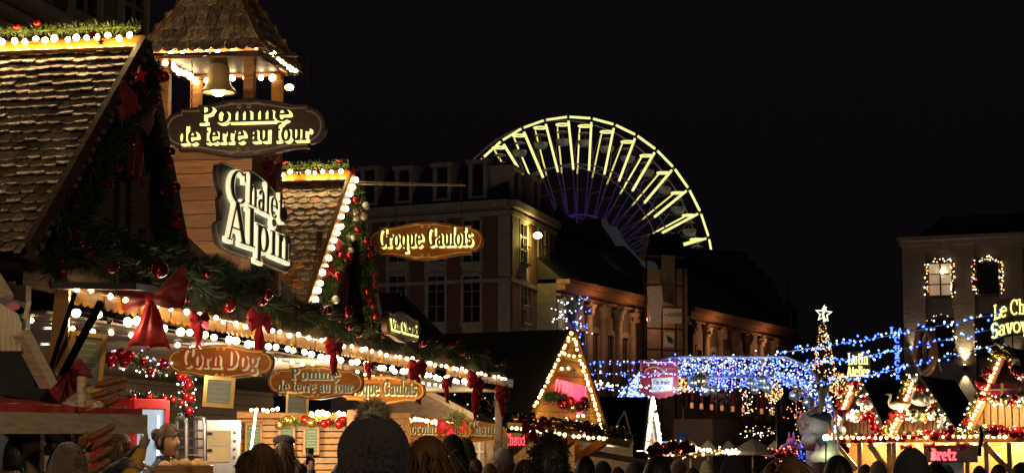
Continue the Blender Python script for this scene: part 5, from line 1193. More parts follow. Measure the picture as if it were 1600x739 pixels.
# banner on the left leg of the arch
t = thing('banner', 'dark red market banner with a framed pale card and a scalloped lower edge', 'banner', P(1030, 622, YA - .6)); fr = VF(P(1030, 592, YA - .6)); k = 1 / FPX * YA; out = [(-30 * k, 30 * k), (30 * k, 30 * k)]
for i in range(25): u = i / 24; out.append((30 * k - 60 * k * u, (-22 - 9 * sin(pi * u)) * k + .05 * abs(sin(u * pi * 6))))
b = MB(); b.prism([fr(x, y, -.04) for x, y in out], fr.z * .03); b.build('cloth', 'banner_red', t)
b = MB(); b.prism([fr(x * k, y * k, -.008) for x, y in ((-12, -20), (20, -17), (21, 2), (-11, 0))], fr.z * .012); cd_ = b.build('card', 'white_paint', t); b = MB(); add_text(b, 'On leule', fr, 7 * k, 25 * k, .005, .004, .01, 4 * k, -8 * k); add_text(b, 'vos', fr, 4 * k, 9 * k, .005, .004, .01, 4 * k, -15 * k); b.build('lettering', 'black_metal', t)
b = MB(); b.tube([fr(x * k, y * k, .0) for x, y in ((-13, -21), (21, -18), (22, 3), (-12, 1))], .03, 5, True); b.tube([fr(-8 * k + 16 * k * sin(a) * .9, 10 * k + 9 * k * cos(a), 0) for a in [R(-100 + 200 * j / 16) for j in range(17)]], .03, 5); b.build('ornament_line', 'sign_line', t)
b = MB()
for i in range(12): b.ball(fr(-29 * k, (28 - 4.6 * i) * k, .0), .035, 6, 4); b.ball(fr(29 * k, (28 - 4.6 * i) * k, .0), .035, 6, 4)
b.build('border_dots', 'curtain', t); b = MB(); add_text(b, 'Grands', fr, 4 * k, 20 * k, -.005, .006, .01, 15 * k, 22 * k); add_text(b, 'Comptes', fr, 4 * k, 22 * k, -.005, .006, .01, 15 * k, 15 * k); b.build('heading', 'sign_line_dull', t)
t = thing('light_cone', 'pale blue cone of netted lights standing left of the red banner', 'light cone', V((P(988, 700, 73).x, 73, 0))); cb, ct = P(988, 628, 73), P(1003, 572, 73); b = MB(); b.tube([V((cb.x, 73, 0)), cb, ct], .05, 6)
for i in range(8): a = 2 * pi * i / 8; b.tube([cb + V((.62 * cos(a), .62 * sin(a), 0)), ct], .015, 4)
b.build('frame', 'truss', t); q = random.Random(12); mm = {'led_ice': MB(), 'led_blue': MB()}
for _ in range(420): u = q.random() ** 1.4; a = q.uniform(0, 2 * pi); mm['led_ice' if q.random() < .65 else 'led_blue'].octa(cb.lerp(ct, u) + V((cos(a), sin(a), 0)) * .66 * (1 - u), q.uniform(.022, .038))
for k, m_ in mm.items(): o = m_.build('led_net', k, t); o['kind'] = 'stuff'
for px in (1055, 1135, 1215): lamp('net_lamp', P(px, 606, YA - 1.6), 70, (.6, .7, 1.), .3)
# the snowflake plaque
t = thing('snowflake_plaque', 'silver snowflake plaque with a dark centre hanging below the blue arch', 'ornament', P(1126, 630, 70)); fr = VF(P(1127, 618, 70)); b = MB()
for i in range(8):
    a = pi * i / 4; d = (cos(a), sin(a)); b.bar(fr(0, 0, 0), fr(.33 * d[0], .33 * d[1], 0), .04, .03, V((0, 1, 0)))
    for e in (-.6, .6): b.bar(fr(.2 * d[0], .2 * d[1], 0), fr(.2 * d[0] + .12 * cos(a + e), .2 * d[1] + .12 * sin(a + e), 0), .03, .025, V((0, 1, 0)))
b.build('snowflake', 'bauble_silver', t); b = MB(); b.lathe(fr(0, 0, .02), [(0, .03), (.17, .02), (.19, 0), (.17, -.02)], 20, Fr(fr.o, fr.x, fr.y, fr.z)); b.build('disc', 'banner_red', t); b = MB(); add_text(b, 'TUT', fr, .13, .26, .06, .012, .01, 0, -.06); b.build('lettering', 'white_paint', t); b = MB(); b.tube([fr(0, .33, 0), fr(0, .9, 0)], .01, 4); b.build('hanger', 'black_metal', t)

# blue strands across the lane
def strand(label, pts, n, seed, cols=('led_blue', 'led_ice', 'led_blue', 'led_violet'), sag=.0, r=(.020, .034), jit=.055):
    q = random.Random(seed); t = thing('led_strand', label, 'string lights', pts[0], 'LED strands across the market lane'); dense = path_pts(pts, 120, sag); b = MB(); b.tube(dense[::4] + [dense[-1]], .012, 4); b.build('cable', 'truss', t)
    for i in range(n): inst(ME[q.choice(cols)], 'led', t, dense[int((i + q.random()) / n * 119)] + V((q.gauss(0, jit), q.gauss(0, jit), q.gauss(0, jit))), scale=q.uniform(*r))
strand('top blue LED strand from the big yellow sign to the arch', [P(1562, 489, 60), P(1410, 519, 62), P(1215, 551, 70)], 98, 1, ('led_blue', 'led_blue', 'led_ice'), .04, (.026, .042), .07)
strand('middle blue LED strand below the first one, ending at the arch shoulder', [P(1562, 511, 60), P(1400, 545, 62), P(1255, 569, 70)], 96, 2, ('led_blue', 'led_blue', 'led_ice'), .06, (.026, .042), .07)
strand('lowest blue LED strand sweeping up to the right hand chalet', [P(1562, 537, 60), P(1410, 572, 62), P(1340, 587, 66), P(1230, 602, 70)], 98, 3, ('led_blue', 'led_blue', 'led_ice'), .06, (.026, .042), .07)
strand('short blue LED strand high above the left end of the banner', [P(916, 567, 70), P(1010, 566, 70), P(1080, 566, 71)], 46, 4)
strand('blue LED strand level with the middle of the red banner', [P(916, 583, 70), P(990, 585, 70), P(1060, 582, 71)], 44, 5)
strand('white and blue LED strand crossing the foot of the red banner', [P(918, 607, 70), P(1000, 606, 70), P(1100, 610, 71), P(1160, 604, 71)], 70, 6, ('led_ice', 'led_blue', 'led_gold', 'led_white'))
strand('greenish white LED strand just above the trestle', [P(916, 600, 69), P(962, 602, 69)], 40, 9, ('led_white', 'led_gold', 'led_ice'))
for i_, (x, y, r, lab) in enumerate(((1311, 600, 17, 'golden wire ball of lights beside the decorated tree'), (1209, 612, 14, 'golden cluster ball of lights behind the arch baubles'), (1073, 600, 12, 'golden light ball half hidden by the red banner'))):
    c = P(x, y, 76); rr = r / FPX * 76; t = thing('light_ball', lab, 'light ball', c); q = random.Random(i_); b = MB()
    for k in range(6): a = pi * k / 6; b.tube([c + V((cos(a) * sin(u), sin(a) * sin(u), cos(u))) * rr for u in [2 * pi * j / 20 for j in range(20)]], .008, 4, True)
    b.build('wire_frame', 'truss', t)
    for _ in range(90): d = V((q.gauss(0, 1), q.gauss(0, 1), q.gauss(0, 1))).normalized(); inst(ME['led_gold' if q.random() < .85 else 'led_red'], 'led', t, c + d * rr * q.uniform(.85, 1.05), scale=q.uniform(.02, .034))

# ---------------------------------------------------------------- decorated tree with its star
YT = 88; tb = V((P(1290, 700, YT).x, YT, 0)); tt = P(1286, 503, YT); t = thing('christmas_tree', 'slim dark Christmas tree covered in small golden lights, topped by a white star', 'tree', tb); b = MB(); b.tube([tb, tt], [.16, .03], 8); b.build('trunk', 'dark_wood', t)
b = MB(); q = random.Random(4); mb_ = {k: MB() for k in ('led_gold', 'led_red', 'led_white')}
H = tt.z - tb.z
def rad(u): return .14 + 1.75 * (1 - u) ** 1.25
for _ in range(15000):
    u = q.random() ** 1.35; a = q.uniform(0, 2 * pi); rr = rad(u) * q.uniform(.35, 1.0) * (.82 + .18 * sin(u * 46)); p_ = tb.lerp(tt, u); c = p_ + V((cos(a) * rr, sin(a) * rr, 0)); v = V((cos(a), sin(a), q.uniform(-.5, .3))).normalized() * q.uniform(.1, .24); x = v.cross(V((q.gauss(0, 1), q.gauss(0, 1), q.gauss(0, 1)))).normalized() * .02; b.add([c - x, c + x, c + v], [(0, 1, 2)])
b.build('crown', 'needles', t)
for _ in range(620):
    u = .12 + .86 * q.random() ** 1.1; a = q.uniform(pi * .9, 2.1 * pi); rr = rad(u) * q.uniform(.85, 1.08); p_ = tb.lerp(tt, u); k = q.random(); mb_['led_gold' if k < .72 else 'led_red' if k < .85 else 'led_white'].octa(p_ + V((cos(a) * rr, sin(a) * rr, 0)), q.uniform(.018, .034))
for k, m_ in mb_.items(): o = m_.build('fairy_lights', k, t); o['kind'] = 'stuff'
fr = VF(P(1287, 490, YT)); b = MB(); k = [fr(.36 * (1 if i % 2 == 0 else .42) * sin(pi * i / 5 + .1), .36 * (1 if i % 2 == 0 else .42) * cos(pi * i / 5 + .1), 0) for i in range(10)]; b.tube(k, .035, 6, True); b.tube([fr(.1, .30, 0), fr(-.04, -.02, 0), fr(.06, -.34, 0)], .05, 6); b.tube([fr(.0, -.1, 0), fr(0, -.5, 0)], .03, 6); b.build('star', mat('glow_star', (.8, .8, .7), .4, emit=(1., .88, .62), es=1.6).name, t)

# ---------------------------------------------------------------- right hand market stalls
YR = 75.0; g3 = V((cos(R(26)), -sin(R(26)), 0)); m3r = V((-sin(R(26)), -cos(R(26)), 0)); o3 = P(1430, 690, YR)
on4 = lambda px, py, o=0: PP(px, py, o3 + m3r * o, m3r)
def gable_stall(label, apx, lpx, rpx, seed, big, barge='larch', back=6.0, rb='dark_wood'):
    ap, lf, rf = on4(*apx), on4(*lpx), on4(*rpx); zb = min(lf.z, rf.z); lf = ap - (ap - lf) * ((ap.z - zb) / (ap.z - lf.z)); rf = ap - (ap - rf) * ((ap.z - zb) / (ap.z - rf.z))
    t = thing('gabled_stall', label, 'market stall', V((ap.x, ap.y, 0)) ); bk = -m3r * back
    for p_ in (lf, rf):
        b = MB(); b.prism([ap, p_, p_ + bk, ap + bk], UP * .08); b.build('roof', 'roof_dark', t)
    for p_, m_ in ((lf, barge), (rf, rb)):
        b = MB(); b.bar(ap + m3r * .06, p_ + m3r * .06, .40, .16, m3r); b.build('barge_board', m_, t)
    b = MB(); q = random.Random(seed); n = 13; H = ap.z - zb; w_ = (rf - lf).length
    for i in range(n):
        a, c = lf.lerp(rf, i / n + .004), lf.lerp(rf, (i + .86) / n); mid = (i + .43) / n; fl = (ap - lf).dot(g3) / w_; top = H * (mid / fl if mid < fl else (1 - mid) / (1 - fl)) * .93
        if top > .15: b.prism([a - m3r * .5, c - m3r * .5, c - m3r * .5 + UP * min(top, H * .40), a - m3r * .5 + UP * min(top, H * .40)], m3r * (.05 + .03 * (i % 2)))
    b.build('slat_panel', 'amber_wood', t); b = MB(); b.prism([lf.lerp(ap, .38) - m3r * .55, rf.lerp(ap, .38) - m3r * .55, ap - m3r * .55 - UP * .1], m3r * .05); b.build('gable_wall', 'dark_wood', t)
    b = MB(); b.bar(lf.lerp(ap, .40) - m3r * .3, rf.lerp(ap, .40) - m3r * .3, .12, .22); b.build('gable_beam', 'larch_gold', t)
    return t, ap, lf, rf
specs = [('first right hand stall, dark gabled, beside the decorated tree and under a yellow sign', (1336, 592), (1302, 684), (1376, 672), 1), ('middle right hand stall with a giant pretzel at its gable peak and two swans', (1430, 589), (1391, 686), (1482, 668), 2), ('right-most stall with large baubles on its gable, cut by the frame edge', (1570, 544), (1512, 676), (1650, 664), 3)]
ST = [gable_stall(*s_[:4], s_[4], None) for s_ in specs]
names = ('first right hand stall', 'middle pretzel stall', 'right-most stall')
for i, (t, ap, lf, rf) in enumerate(ST):
    light_string('bright bulb rope up the left gable edge of the ' + names[i], path_pts([lf.lerp(ap, .06) + m3r * .22, ap + m3r * .22 - UP * .1], 15 if i < 2 else 19), 'bulb_market')
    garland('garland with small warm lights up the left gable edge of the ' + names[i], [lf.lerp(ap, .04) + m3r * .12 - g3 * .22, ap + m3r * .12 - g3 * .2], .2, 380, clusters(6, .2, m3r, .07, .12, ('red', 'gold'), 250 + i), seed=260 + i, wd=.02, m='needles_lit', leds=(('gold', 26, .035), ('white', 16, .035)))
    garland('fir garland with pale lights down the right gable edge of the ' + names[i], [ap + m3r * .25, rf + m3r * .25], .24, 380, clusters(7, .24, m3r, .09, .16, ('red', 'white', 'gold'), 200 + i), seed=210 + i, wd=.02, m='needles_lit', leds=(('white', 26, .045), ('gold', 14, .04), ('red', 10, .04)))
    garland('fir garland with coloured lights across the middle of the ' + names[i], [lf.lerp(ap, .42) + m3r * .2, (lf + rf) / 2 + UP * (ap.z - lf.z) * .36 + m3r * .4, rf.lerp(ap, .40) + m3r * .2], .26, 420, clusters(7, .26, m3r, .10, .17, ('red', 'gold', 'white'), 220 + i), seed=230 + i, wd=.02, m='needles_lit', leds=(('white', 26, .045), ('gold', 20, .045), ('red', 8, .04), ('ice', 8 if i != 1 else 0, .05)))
# common front: eave board, bulbs, amber posts and braces, counter
t = thing('market_counter', 'long amber stall front with braces and a bright line of bulbs along its eave', 'stall front', V((o3.x, o3.y, 0))); pL, pR = on4(1296, 691, .3), on4(1660, 676, .3)
zf = (pL.z + pR.z) / 2; FR = Fr(V((pL.x, pL.y, 0)), g3, m3r, UP); Lr = (pR - pL).dot(g3)
b = MB(); b.fbox(FR, 0, Lr, -.1, .0, zf - .16, zf + .04); b.build('eave_board', 'larch_gold', t); b = MB(); b.fbox(FR, 0, Lr, -1.6, -.11, zf - .02, zf + .06); b.build('eave_roof', 'dark_wood', t)
b = MB(); b.fbox(FR, 0, Lr, -2.6, -2.5, 0, zf - .02); b.build('back_wall', 'amber_wood', t); b = MB(); b.fbox(FR, 0, Lr, -.8, -.2, 0, .95); b.build('counter', 'amber_wood', t)
def sx(px): return (on4(px, 700, .3) - pL).dot(g3)
for px in (1338, 1384, 1392, 1506, 1536, 1572):
    b = MB(); b.fbox(FR, sx(px), sx(px) + .16, -.26, -.11, .95, zf - .17); b.build('post', 'larch_gold' if px < 1530 else 'grey_wood', t)
for (xa, xb) in ((1303, 1336), (1357, 1384), (1512, 1482), (1536, 1574)):
    b = MB(); b.bar(FR(sx(xa), -.14, zf - .2), FR(sx(xb), -.16, zf - 1.15), .2, .16, m3r); b.build('brace', 'larch_gold', t)
b = MB(); b.fbox(FR, sx(1457), sx(1505), -.06, -.02, .95, zf - .75); b.build('striped_cloth', 'curtain', t)
light_string('long bright line of bulbs along the eave of the right hand stalls, left half', [FR(sx(1300) + .21 * i, .1, zf + .02) for i in range(int((sx(1485) - sx(1300)) / .21))], 'bulb_market')
light_string('long bright line of bulbs along the eave of the right hand stalls, right half', [FR(sx(1490) + .21 * i, .1, zf + .04) for i in range(int((sx(1625) - sx(1490)) / .21))], 'bulb_market')
light_string('lower sparse line of bulbs inside the right hand stall front', [FR(sx(1300) + .52 * i, -.4, zf - .26) for i in range(int((sx(1620) - sx(1300)) / .52))], 'bulb_market')
for px in (1345, 1420, 1480, 1560, 1600): lamp('stall_lamp', FR(sx(px), -1.3, zf - .25), 220, (1, .70, .34), .1)
for px, py, e_ in ((1340, 650, 50), (1405, 650, 75), (1440, 655, 75), (1540, 640, 90), (1590, 650, 90)): lamp('gable_lamp', on4(px, py, .8), e_, (1, .75, .4), .1)
b = MB(); fr = Fr(FR(sx(1475), .06, zf - .62), g3, UP, m3r); W = sx(1497) - sx(1455)
t = thing('neon_sign', 'red neon sign reading Bretz on a dark board on the right hand stall front', 'sign', fr.o); b.fbox(fr, -W * .75, W * 1.25, -.26, .36, -.05, -.01); b.build('board', 'dark_wood', t); b = MB(); add_text(b, 'Bretz', fr, .40, W * .95, 0, .03, .05, 0, -.17); b.build('lettering', 'glow_red', t)
for i_, (px, py, r, k, lab) in enumerate(((1460, 681, 8.5, 'red', 'big red bauble on the eave left of the red neon sign'), (1486, 671, 8, 'deep', 'big dark red bauble at the right foot of the pretzel gable'), (1533, 598, 10.5, 'red', 'huge glowing red bauble on the left gable edge of the right-most stall'), (1556, 548, 11, 'gold', 'huge golden bauble at the left of the right-most gable peak'), (1589, 578, 11, 'deep', 'huge dark pink bauble inside the right-most gable'), (1585, 676, 10, 'red', 'big red bauble on the eave of the right-most stall'), (1554, 672, 10, 'deep', 'big black-red bauble left of the last eave bauble'), (1540, 672, 8, 'gold', 'big golden bauble beside the dark flag'), (1427, 682, 5, 'red', 'medium red bauble under the middle of the pretzel gable'), (1413, 681, 5, 'deep', 'medium dark bauble at the left under the pretzel gable'), (1438, 680, 5.5, 'gold', 'medium gold bauble under the swans'), (1357, 634, 6.5, 'white', 'white ball ornament on the right edge of the first stall'), (1349, 624, 4.5, 'red', 'red ball ornament above the white one on the first stall'), (1314, 672, 8, 'white', 'pale round ornament beside the reindeer'))):
    c = on4(px, py, .55); b = MB(); b.ball(c, r / FPX * c.y, 20, 14); o = tag(b.build('giant_bauble', 'bauble_' + k, None, True), lab, 'bauble', 'giant baubles on the right hand stalls'); b = MB(); rr = r / FPX * c.y; b.lathe(c + UP * rr * .96, [(0, .05), (.04, .05), (.05, 0), (0, -.01)], 10); b.build('hook_cap', 'truss', o)
garland('fir garland full of baubles along the eave of the right hand stalls', [on4(1300, 686, .1), on4(1400, 682, .1), on4(1500, 675, .1), on4(1620, 671, .1)], .22, 420, clusters(30, .22, m3r, .09, .16, ('red', 'deep', 'gold'), 300)[:62], seed=301, wd=.02, leds=(('white', 20, .05), ('gold', 14, .04)))
for i_, (px, py) in enumerate(((1452, 695), (1503, 694), (1416, 697))): bow('red bow on the eave of the right hand stalls %s' % ('left of the red neon sign', 'right of the red neon sign', 'far left of the neon sign')[i_], Fr(on4(px, py, .6), g3, UP, m3r), .22, 1.0, seed=80 + i_)
# swans on the pretzel stall
for px, py, fl, lab in ((1440, 625, 1, 'cream swan figure facing left under the pretzel gable peak'), (1404, 631, 1, 'cream swan figure at the left edge of the pretzel gable')):
    c = on4(px, py, .4); fr = Fr(c, g3, UP, m3r); t = thing('swan_figure', lab, 'swan', fr(0, -.25, 0)); b = MB(); b.ball(fr(.05, -.05, 0), (.42, .16, .18), 16, 10, Fr(c, fr.x, fr.y, fr.z), lambda p: V((p.x, p.y + .5 * max(0, p.x) ** 2, p.z))); b.tube([fr(-.28, -.05, 0), fr(-.36, .08, 0), fr(-.30, .22, 0), fr(-.28, .33, 0), fr(-.36, .38, 0)], [.09, .06, .05, .05, .06], 8); b.build('body', 'swan', t, True)
    b = MB(); b.ball(fr(.14, .02, .14), (.30, .09, .05), 12, 8, Fr(c, fr.x, fr.y, fr.z)); b.build('wing', 'gold_frame', t, True); b = MB(); b.tube([fr(-.38, .38, 0), fr(-.50, .34, 0)], [.035, .008], 6); b.build('beak', 'orange_paint', t)
# pretzel
c = on4(1446, 546, .2); fr = Fr(c, (cos(R(35)), -sin(R(35)), 0), UP, (-sin(R(35)), -cos(R(35)), 0)); t = thing('giant_pretzel', 'giant brown pretzel standing on the gable peak of the middle right hand stall', 'pretzel', fr(0, -.95, 0)); pts = []
for i in range(60):
    u = i / 59 * 2 - 1; s_ = 1 if u > 0 else -1; a = abs(u)
    if a < .62: th = a / .62 * R(205); x = .33 * sin(th) * s_; y = .80 * cos(th) * -1
    else: k_ = (a - .62) / .38; x = .46 * sin(R(205)) * (1 - k_) * s_ + (.38 * s_ * -1) * k_ * 1.0; y = -.80 * cos(R(205)) * (1 - k_) + -.42 * k_
    pts.append(fr(x, y, .10 * s_ * (1 if a > .6 else a)))
b = MB(); b.tube(pts, [.09 + .10 * (1 - abs(i / 59 * 2 - 1)) for i in range(60)], 12); b.build('dough', 'pretzel_dough', t, True); b = MB(); b.tube([on4(1430, 590, .1), fr(0, -.75, -.1)], .05, 6); b.build('support', 'larch', t); b = MB(); b.tube([on4(1471, 580, .1), fr(.25, .2, -.15)], .03, 6); b.build('stay', 'steel', t)
# big yellow LED signs on peaks
def led_sign(label, px, py, lines, hgt, arc):
    c = on4(px, py, .1); fr = Fr(c, g3, UP, m3r); t = thing('led_sign', label, 'sign', fr(0, -hgt, 0)); b = MB()
    for s_, dy, h, w_ in lines: add_text(b, s_, fr, h, w_, 0, .05, .02, 0, dy, arc, thin=True)
    b.build('lettering', 'glow_lime', t); b = MB(); W = lines[0][3]
    for yy in (lines[0][1] - .06, lines[1][1] - .06): b.tube([fr(-W / 2 + W * i / 10, yy - arc * (-W / 2 + W * i / 10) ** 2, -.03) for i in range(11)], .03, 5)
    for x in (-.3, .3): b.bar(fr(x, -hgt * .95, -.03), fr(x, lines[0][1], -.03), .04)
    b.build('frame', 'black_metal', t); b = MB(); zl, zh = lines[1][1] - .12, lines[0][1] + lines[0][2] + .08; k = [fr(-W * .56 + W * 1.12 * i / 12, zl - arc * (-W / 2 + W * i / 12) ** 2, -.08) for i in range(13)] + [fr(W * .56 - W * 1.12 * i / 12, zh - arc * (W / 2 - W * i / 12) ** 2, -.08) for i in range(13)]; b.prism(k, fr.z * -.03); b.build('board', 'sign_dark', t)
led_sign('glowing yellow sign in two lines at the peak of the first right hand stall', 1341, 571, [('Lutin', .06, .42, .78), ('Atelier', -.38, .36, .86)], .6, .12)
led_sign('big glowing yellow two-line sign reading Le Chalet Savoyard at the peak of the right-most stall', 1594, 500, [('Le Chalet', .22, .52, 1.9), ('Savoyard', -.42, .52, 2.1)], 1.1, .22)
# dark flag, gift box, reindeer, pink figure
b = MB(); b.sheet([[on4(1527 + 7 * k / 8 + 2 * e + 3 * sin(e * 5), 664 + 48 * e, .9 + .1 * sin(k)) for k in range(9)] for e in (0, .25, .5, .75, 1)], .01, m3r); tag(b.build('dark_flag', 'coat_navy', None, True), 'dark folded flag hanging between the two right hand stall fronts', 'flag')
gp = on4(1567, 607, .6); fr = Fr(gp, g3, UP, m3r); b = MB(); b.fbox(fr, -.42, .42, -.24, .18, -.5, .1); o = tag(b.build('gift_box', 'red_paint'), 'red gift box sitting inside the right-most gable', 'gift'); b = MB(); b.fbox(fr, -.05, .05, -.245, .19, .1, .11); b.fbox(fr, -.425, .425, -.06, .0, .102, .112); b.build('ribbon', 'sign_line', o)
c = P(1275, 660, 70); t = thing('reindeer_figure', 'large reindeer figure with a pinkish muzzle and brown antlers, lit by a teal spotlight', 'reindeer', V((c.x, c.y, 0))); k = 70 / FPX
b = MB(); b.ball(P(1272, 668, 70), (24 * k, .5, 22 * k), 24, 16, fn=lambda p: V((p.x, p.y, p.z * (1 - .12 * p.x)))); b.ball(P(1268, 690, 69.6), (17 * k, .4, 14 * k), 18, 12); b.tube([P(1278, 690, 70.2), P(1282, 720, 70.4), V((P(1282, 720, 70.4).x, 70.4, .05))], [.40, .5, .6], 14); b.build('body', 'moose_pink', t, True)
b = MB(); b.ball(P(1278, 652, 70.1), (22 * k, .5, 11 * k), 20, 12, fn=lambda p: V((p.x * (1 + .02 * sin(p.z * 20)), p.y, p.z))); b.build('woolly_cap', 'knit_dark', t, True)
b = MB(); b.tube([P(1268, 655, 69.7), P(1256, 650, 69.6), P(1250, 660, 69.5), P(1256, 668, 69.5), P(1264, 664, 69.6)], [.10, .12, .14, .10, .05], 10); b.build('ear', 'moose_fur', t, True)
for pts, r in (([(1278, 648), (1284, 625), (1283, 603), (1276, 585), (1270, 578)], .13), ([(1284, 622), (1292, 605), (1293, 588)], .10), ([(1280, 636), (1268, 645), (1255, 650), (1247, 656)], .11), ([(1283, 612), (1272, 604), (1266, 594)], .07)):
    b = MB(); b.tube([P(x, y, 69.8) for x, y in pts], [r, r, r * .9, r * .7, r * .5][:len(pts)] if len(pts) == 5 else [r] * (len(pts) - 1) + [r * .6], 8); b.build('antler', 'antler', t, True)
b = MB(); b.lathe(P(1291, 712, 69.2), [(.62, -.2), (.6, .0), (.42, .18), (.34, .42), (.18, .52), (0, .55)], 20); b.build('bell_collar', 'brass_bell', t, True)
t = thing('floodlight', 'small floodlight with a dazzling teal-white beam in front of the reindeer', 'floodlight', P(1290, 690, 68.6)); b = MB(); pbar(b, 1278, 692, 68.7, 1290, 684, 68.6, .2, .2); b.build('housing', 'black_metal', t); b = MB(); b.ball(P(1291, 683, 68.4), (.11, .07, .10), 14, 8); b.build('lens', 'lamp_teal', t, True)
b = MB(); b.tube([P(1290, 690, 68.6), V((P(1290, 690, 68.6).x, 68.6, 0))], .03, 6); b.build('stand', 'black_metal', t); lp = lamp('flood_lamp', P(1288, 682, 68.2), 40, (.75, 1, .95), .1)
c = P(1237, 700, 71); t = thing('plush_figure', 'pink plush rabbit-like figure standing on a stall left of the reindeer', 'figure', V((c.x, c.y, 0)) + UP * .6); b = MB(); b.ball(P(1237, 706, 71), (.26, .2, .34), 16, 12); b.ball(P(1237, 692, 71), (.20, .17, .20), 16, 12)
for dx in (-4, 3): b.ball(P(1237 + dx, 681, 71), (.05, .04, .16), 10, 8)
for dx in (-11, 11): b.ball(P(1237 + dx, 700, 70.9), (.09, .09, .16), 10, 8)
b.ball(P(1237, 722, 71), (.24, .2, .3), 12, 8); b.build('body', 'plush_pink', t, True); b = MB(); b.tube([P(1232, 699, 70.8) , P(1237, 701, 70.75), P(1243, 699, 70.8)], .05, 6); b.build('scarf', 'satin_red', t, True)
garland('low heap of red tinsel and fairy lights before the pink figure', [P(1205, 712, 69), P(1222, 708, 69), P(1240, 712, 69)], .3, 400, clusters(9, .3, V((0, -1, 0)), .07, .12, ('red',), 401), seed=402, wd=.02, leds=(('red', 30, .028), ('gold', 12, .02)))
q = random.Random(6); t = thing('light_bush', 'small bush of blue and white lights beside the pink figure', 'light bush', V((P(1266, 715, 71).x, 71, 0))); b = MB(); cb = P(1264, 702, 71); needle_mesh(b, [V((cb.x, 71, .2)), cb], .4, 900, .02, seed=3); b.build('twigs', 'needles', t)
for i in range(95): d = V((q.gauss(0, 1), q.gauss(0, .6), q.gauss(0, 1))) * .22; inst(ME['led_blue' if d.x < .08 else 'led_ice'], 'led', t, cb + d, scale=q.uniform(.022, .036))

# ---------------------------------------------------------------- town houses: walls with windows
def win(b_, t, fr, x, z, w_, h, arch=0, frame='stone_dark', lit=None, rail=False, mull=True, proud=.10):
    """fr: x along the wall, y out of it, z up"""
    b = MB()
    for a, c in ((x - w_ / 2 - .14, x - w_ / 2), (x + w_ / 2, x + w_ / 2 + .14)): b.fbox(fr, a, c, .003, proud, z, z + h)
    b.fbox(fr, x - w_ / 2 - .18, x + w_ / 2 + .18, .003, proud + .05, z - .16, z - .003)
    if arch:
        k = [fr(x + (w_ / 2 + .14) * cos(R(a)), .004, z + h + .003 + arch * sin(R(a))) for a in range(0, 181, 15)] ; b.prism(k, fr.y * proud)
    else: b.fbox(fr, x - w_ / 2 - .18, x + w_ / 2 + .18, .003, proud + .03, z + h + .003, z + h + .2)
    wn = b.build('window', frame, t); b = MB(); b.fbox(fr, x - w_ / 2 + .003, x + w_ / 2 - .003, .004, .02, z, z + h); b.build('pane', lit or 'glass_dark', wn)
    if mull:
        b = MB(); b.fbox(fr, x - .04, x + .04, .021, .06, z, z + h)
        for zz in (.33, .66): b.fbox(fr, x - w_ / 2 + .01, x + w_ / 2 - .01, .022, .05, z + h * zz, z + h * zz + .06)
        b.build('glazing_bar', 'stone_dark' if not lit else 'dark_wood', wn)
    if rail:
        b = MB(); b.fbox(fr, x - w_ / 2 - .1, x + w_ / 2 + .1, .25, .29, z + .85, z + .9)
        for i in range(9): b.fbox(fr, x - w_ / 2 - .1 + (w_ + .17) * i / 8, x - w_ / 2 - .08 + (w_ + .17) * i / 8, .26, .28, z, z + .85)
        b.fbox(fr, x - w_ / 2 - .12, x + w_ / 2 + .12, .16, .32, z - .06, z - .004); b.build('balcony_rail', 'black_metal', wn)
    return wn
def wallbox(b, fr, L, H, d, z0=0): b.fbox(fr, 0, L, -d, 0, z0, H)
# middle corner house
cA = P(797, 312, 100); cB = P(520, 327, 104.8); cC = P(867, 346, 110)
exl = V((cA.x - cB.x, cA.y - cB.y, 0)); Ll = exl.length; exl.normalize(); frl = Fr(V((cB.x, cB.y, 0)), exl, V((exl.y, -exl.x, 0)), UP)
exr = V((cC.x - cA.x, cC.y - cA.y, 0)); Lr_ = exr.length; exr.normalize(); frr = Fr(V((cA.x, cA.y, 0)), exr, V((exr.y, -exr.x, 0)), UP)
zc_ = cA.z; mid = thing('corner_house', 'dark stone and brick corner house with a mansard roof and dormers behind the chalets', 'building', V((cA.x, cA.y, 0)))
b = MB(); k = [frl(0, 0, 0), frl(Ll, 0, 0), frr(Lr_, 0, 0), frr(Lr_, -9, 0), frl(0, -9, 0)]; b.prism(k, UP * zc_); b.build('wall', 'stone', mid)
for fr, L in ((frl, Ll), (frr, Lr_)):
    for z, h, o in ((zc_ - .35, .35, .35), (zc_ - .75, .22, .18), (zc_ - 4.05, .18, .14), (zc_ - 7.3, .18, .14)): 
        b = MB(); b.fbox(fr, .0, L, .004, o, z, z + h); b.build('cornice', 'stone', mid)
b = MB(); ins = 1.1; zr = P(735, 252, 101).z; k0 = [frl(-.1, .1, zc_ + .01), frl(Ll, .1, zc_ + .01), frr(Lr_, .1, zc_ + .01), frr(Lr_, -8, zc_ + .01), frl(0, -8, zc_ + .01)]; k1 = [frl(0, -ins, zr), frl(Ll - .7, -ins, zr), frr(Lr_, -ins, zr), frr(Lr_, -7.5, zr), frl(0, -7.5, zr)]
b.add(k0 + k1, [(0, 1, 6, 5), (1, 2, 7, 6), (2, 3, 8, 7), (3, 4, 9, 8), (4, 0, 5, 9), (5, 6, 7, 8, 9)]); b.build('roof', 'slate_roof', mid)
def lx(px, fr): return (PP(px, 420, fr.o, fr.y) - fr.o).dot(fr.x)
def lz(px, py, fr): return PP(px, py, fr.o, fr.y).z
for px in (560, 622, 683, 738):
    x = lx(px, frl)
    for (y0, y1) in ((503, 432), (409, 345)): win(None, mid, frl, x, lz(px, y0, frl), .95, lz(px, y1, frl) - lz(px, y0, frl), .22, 'stone', rail=False)
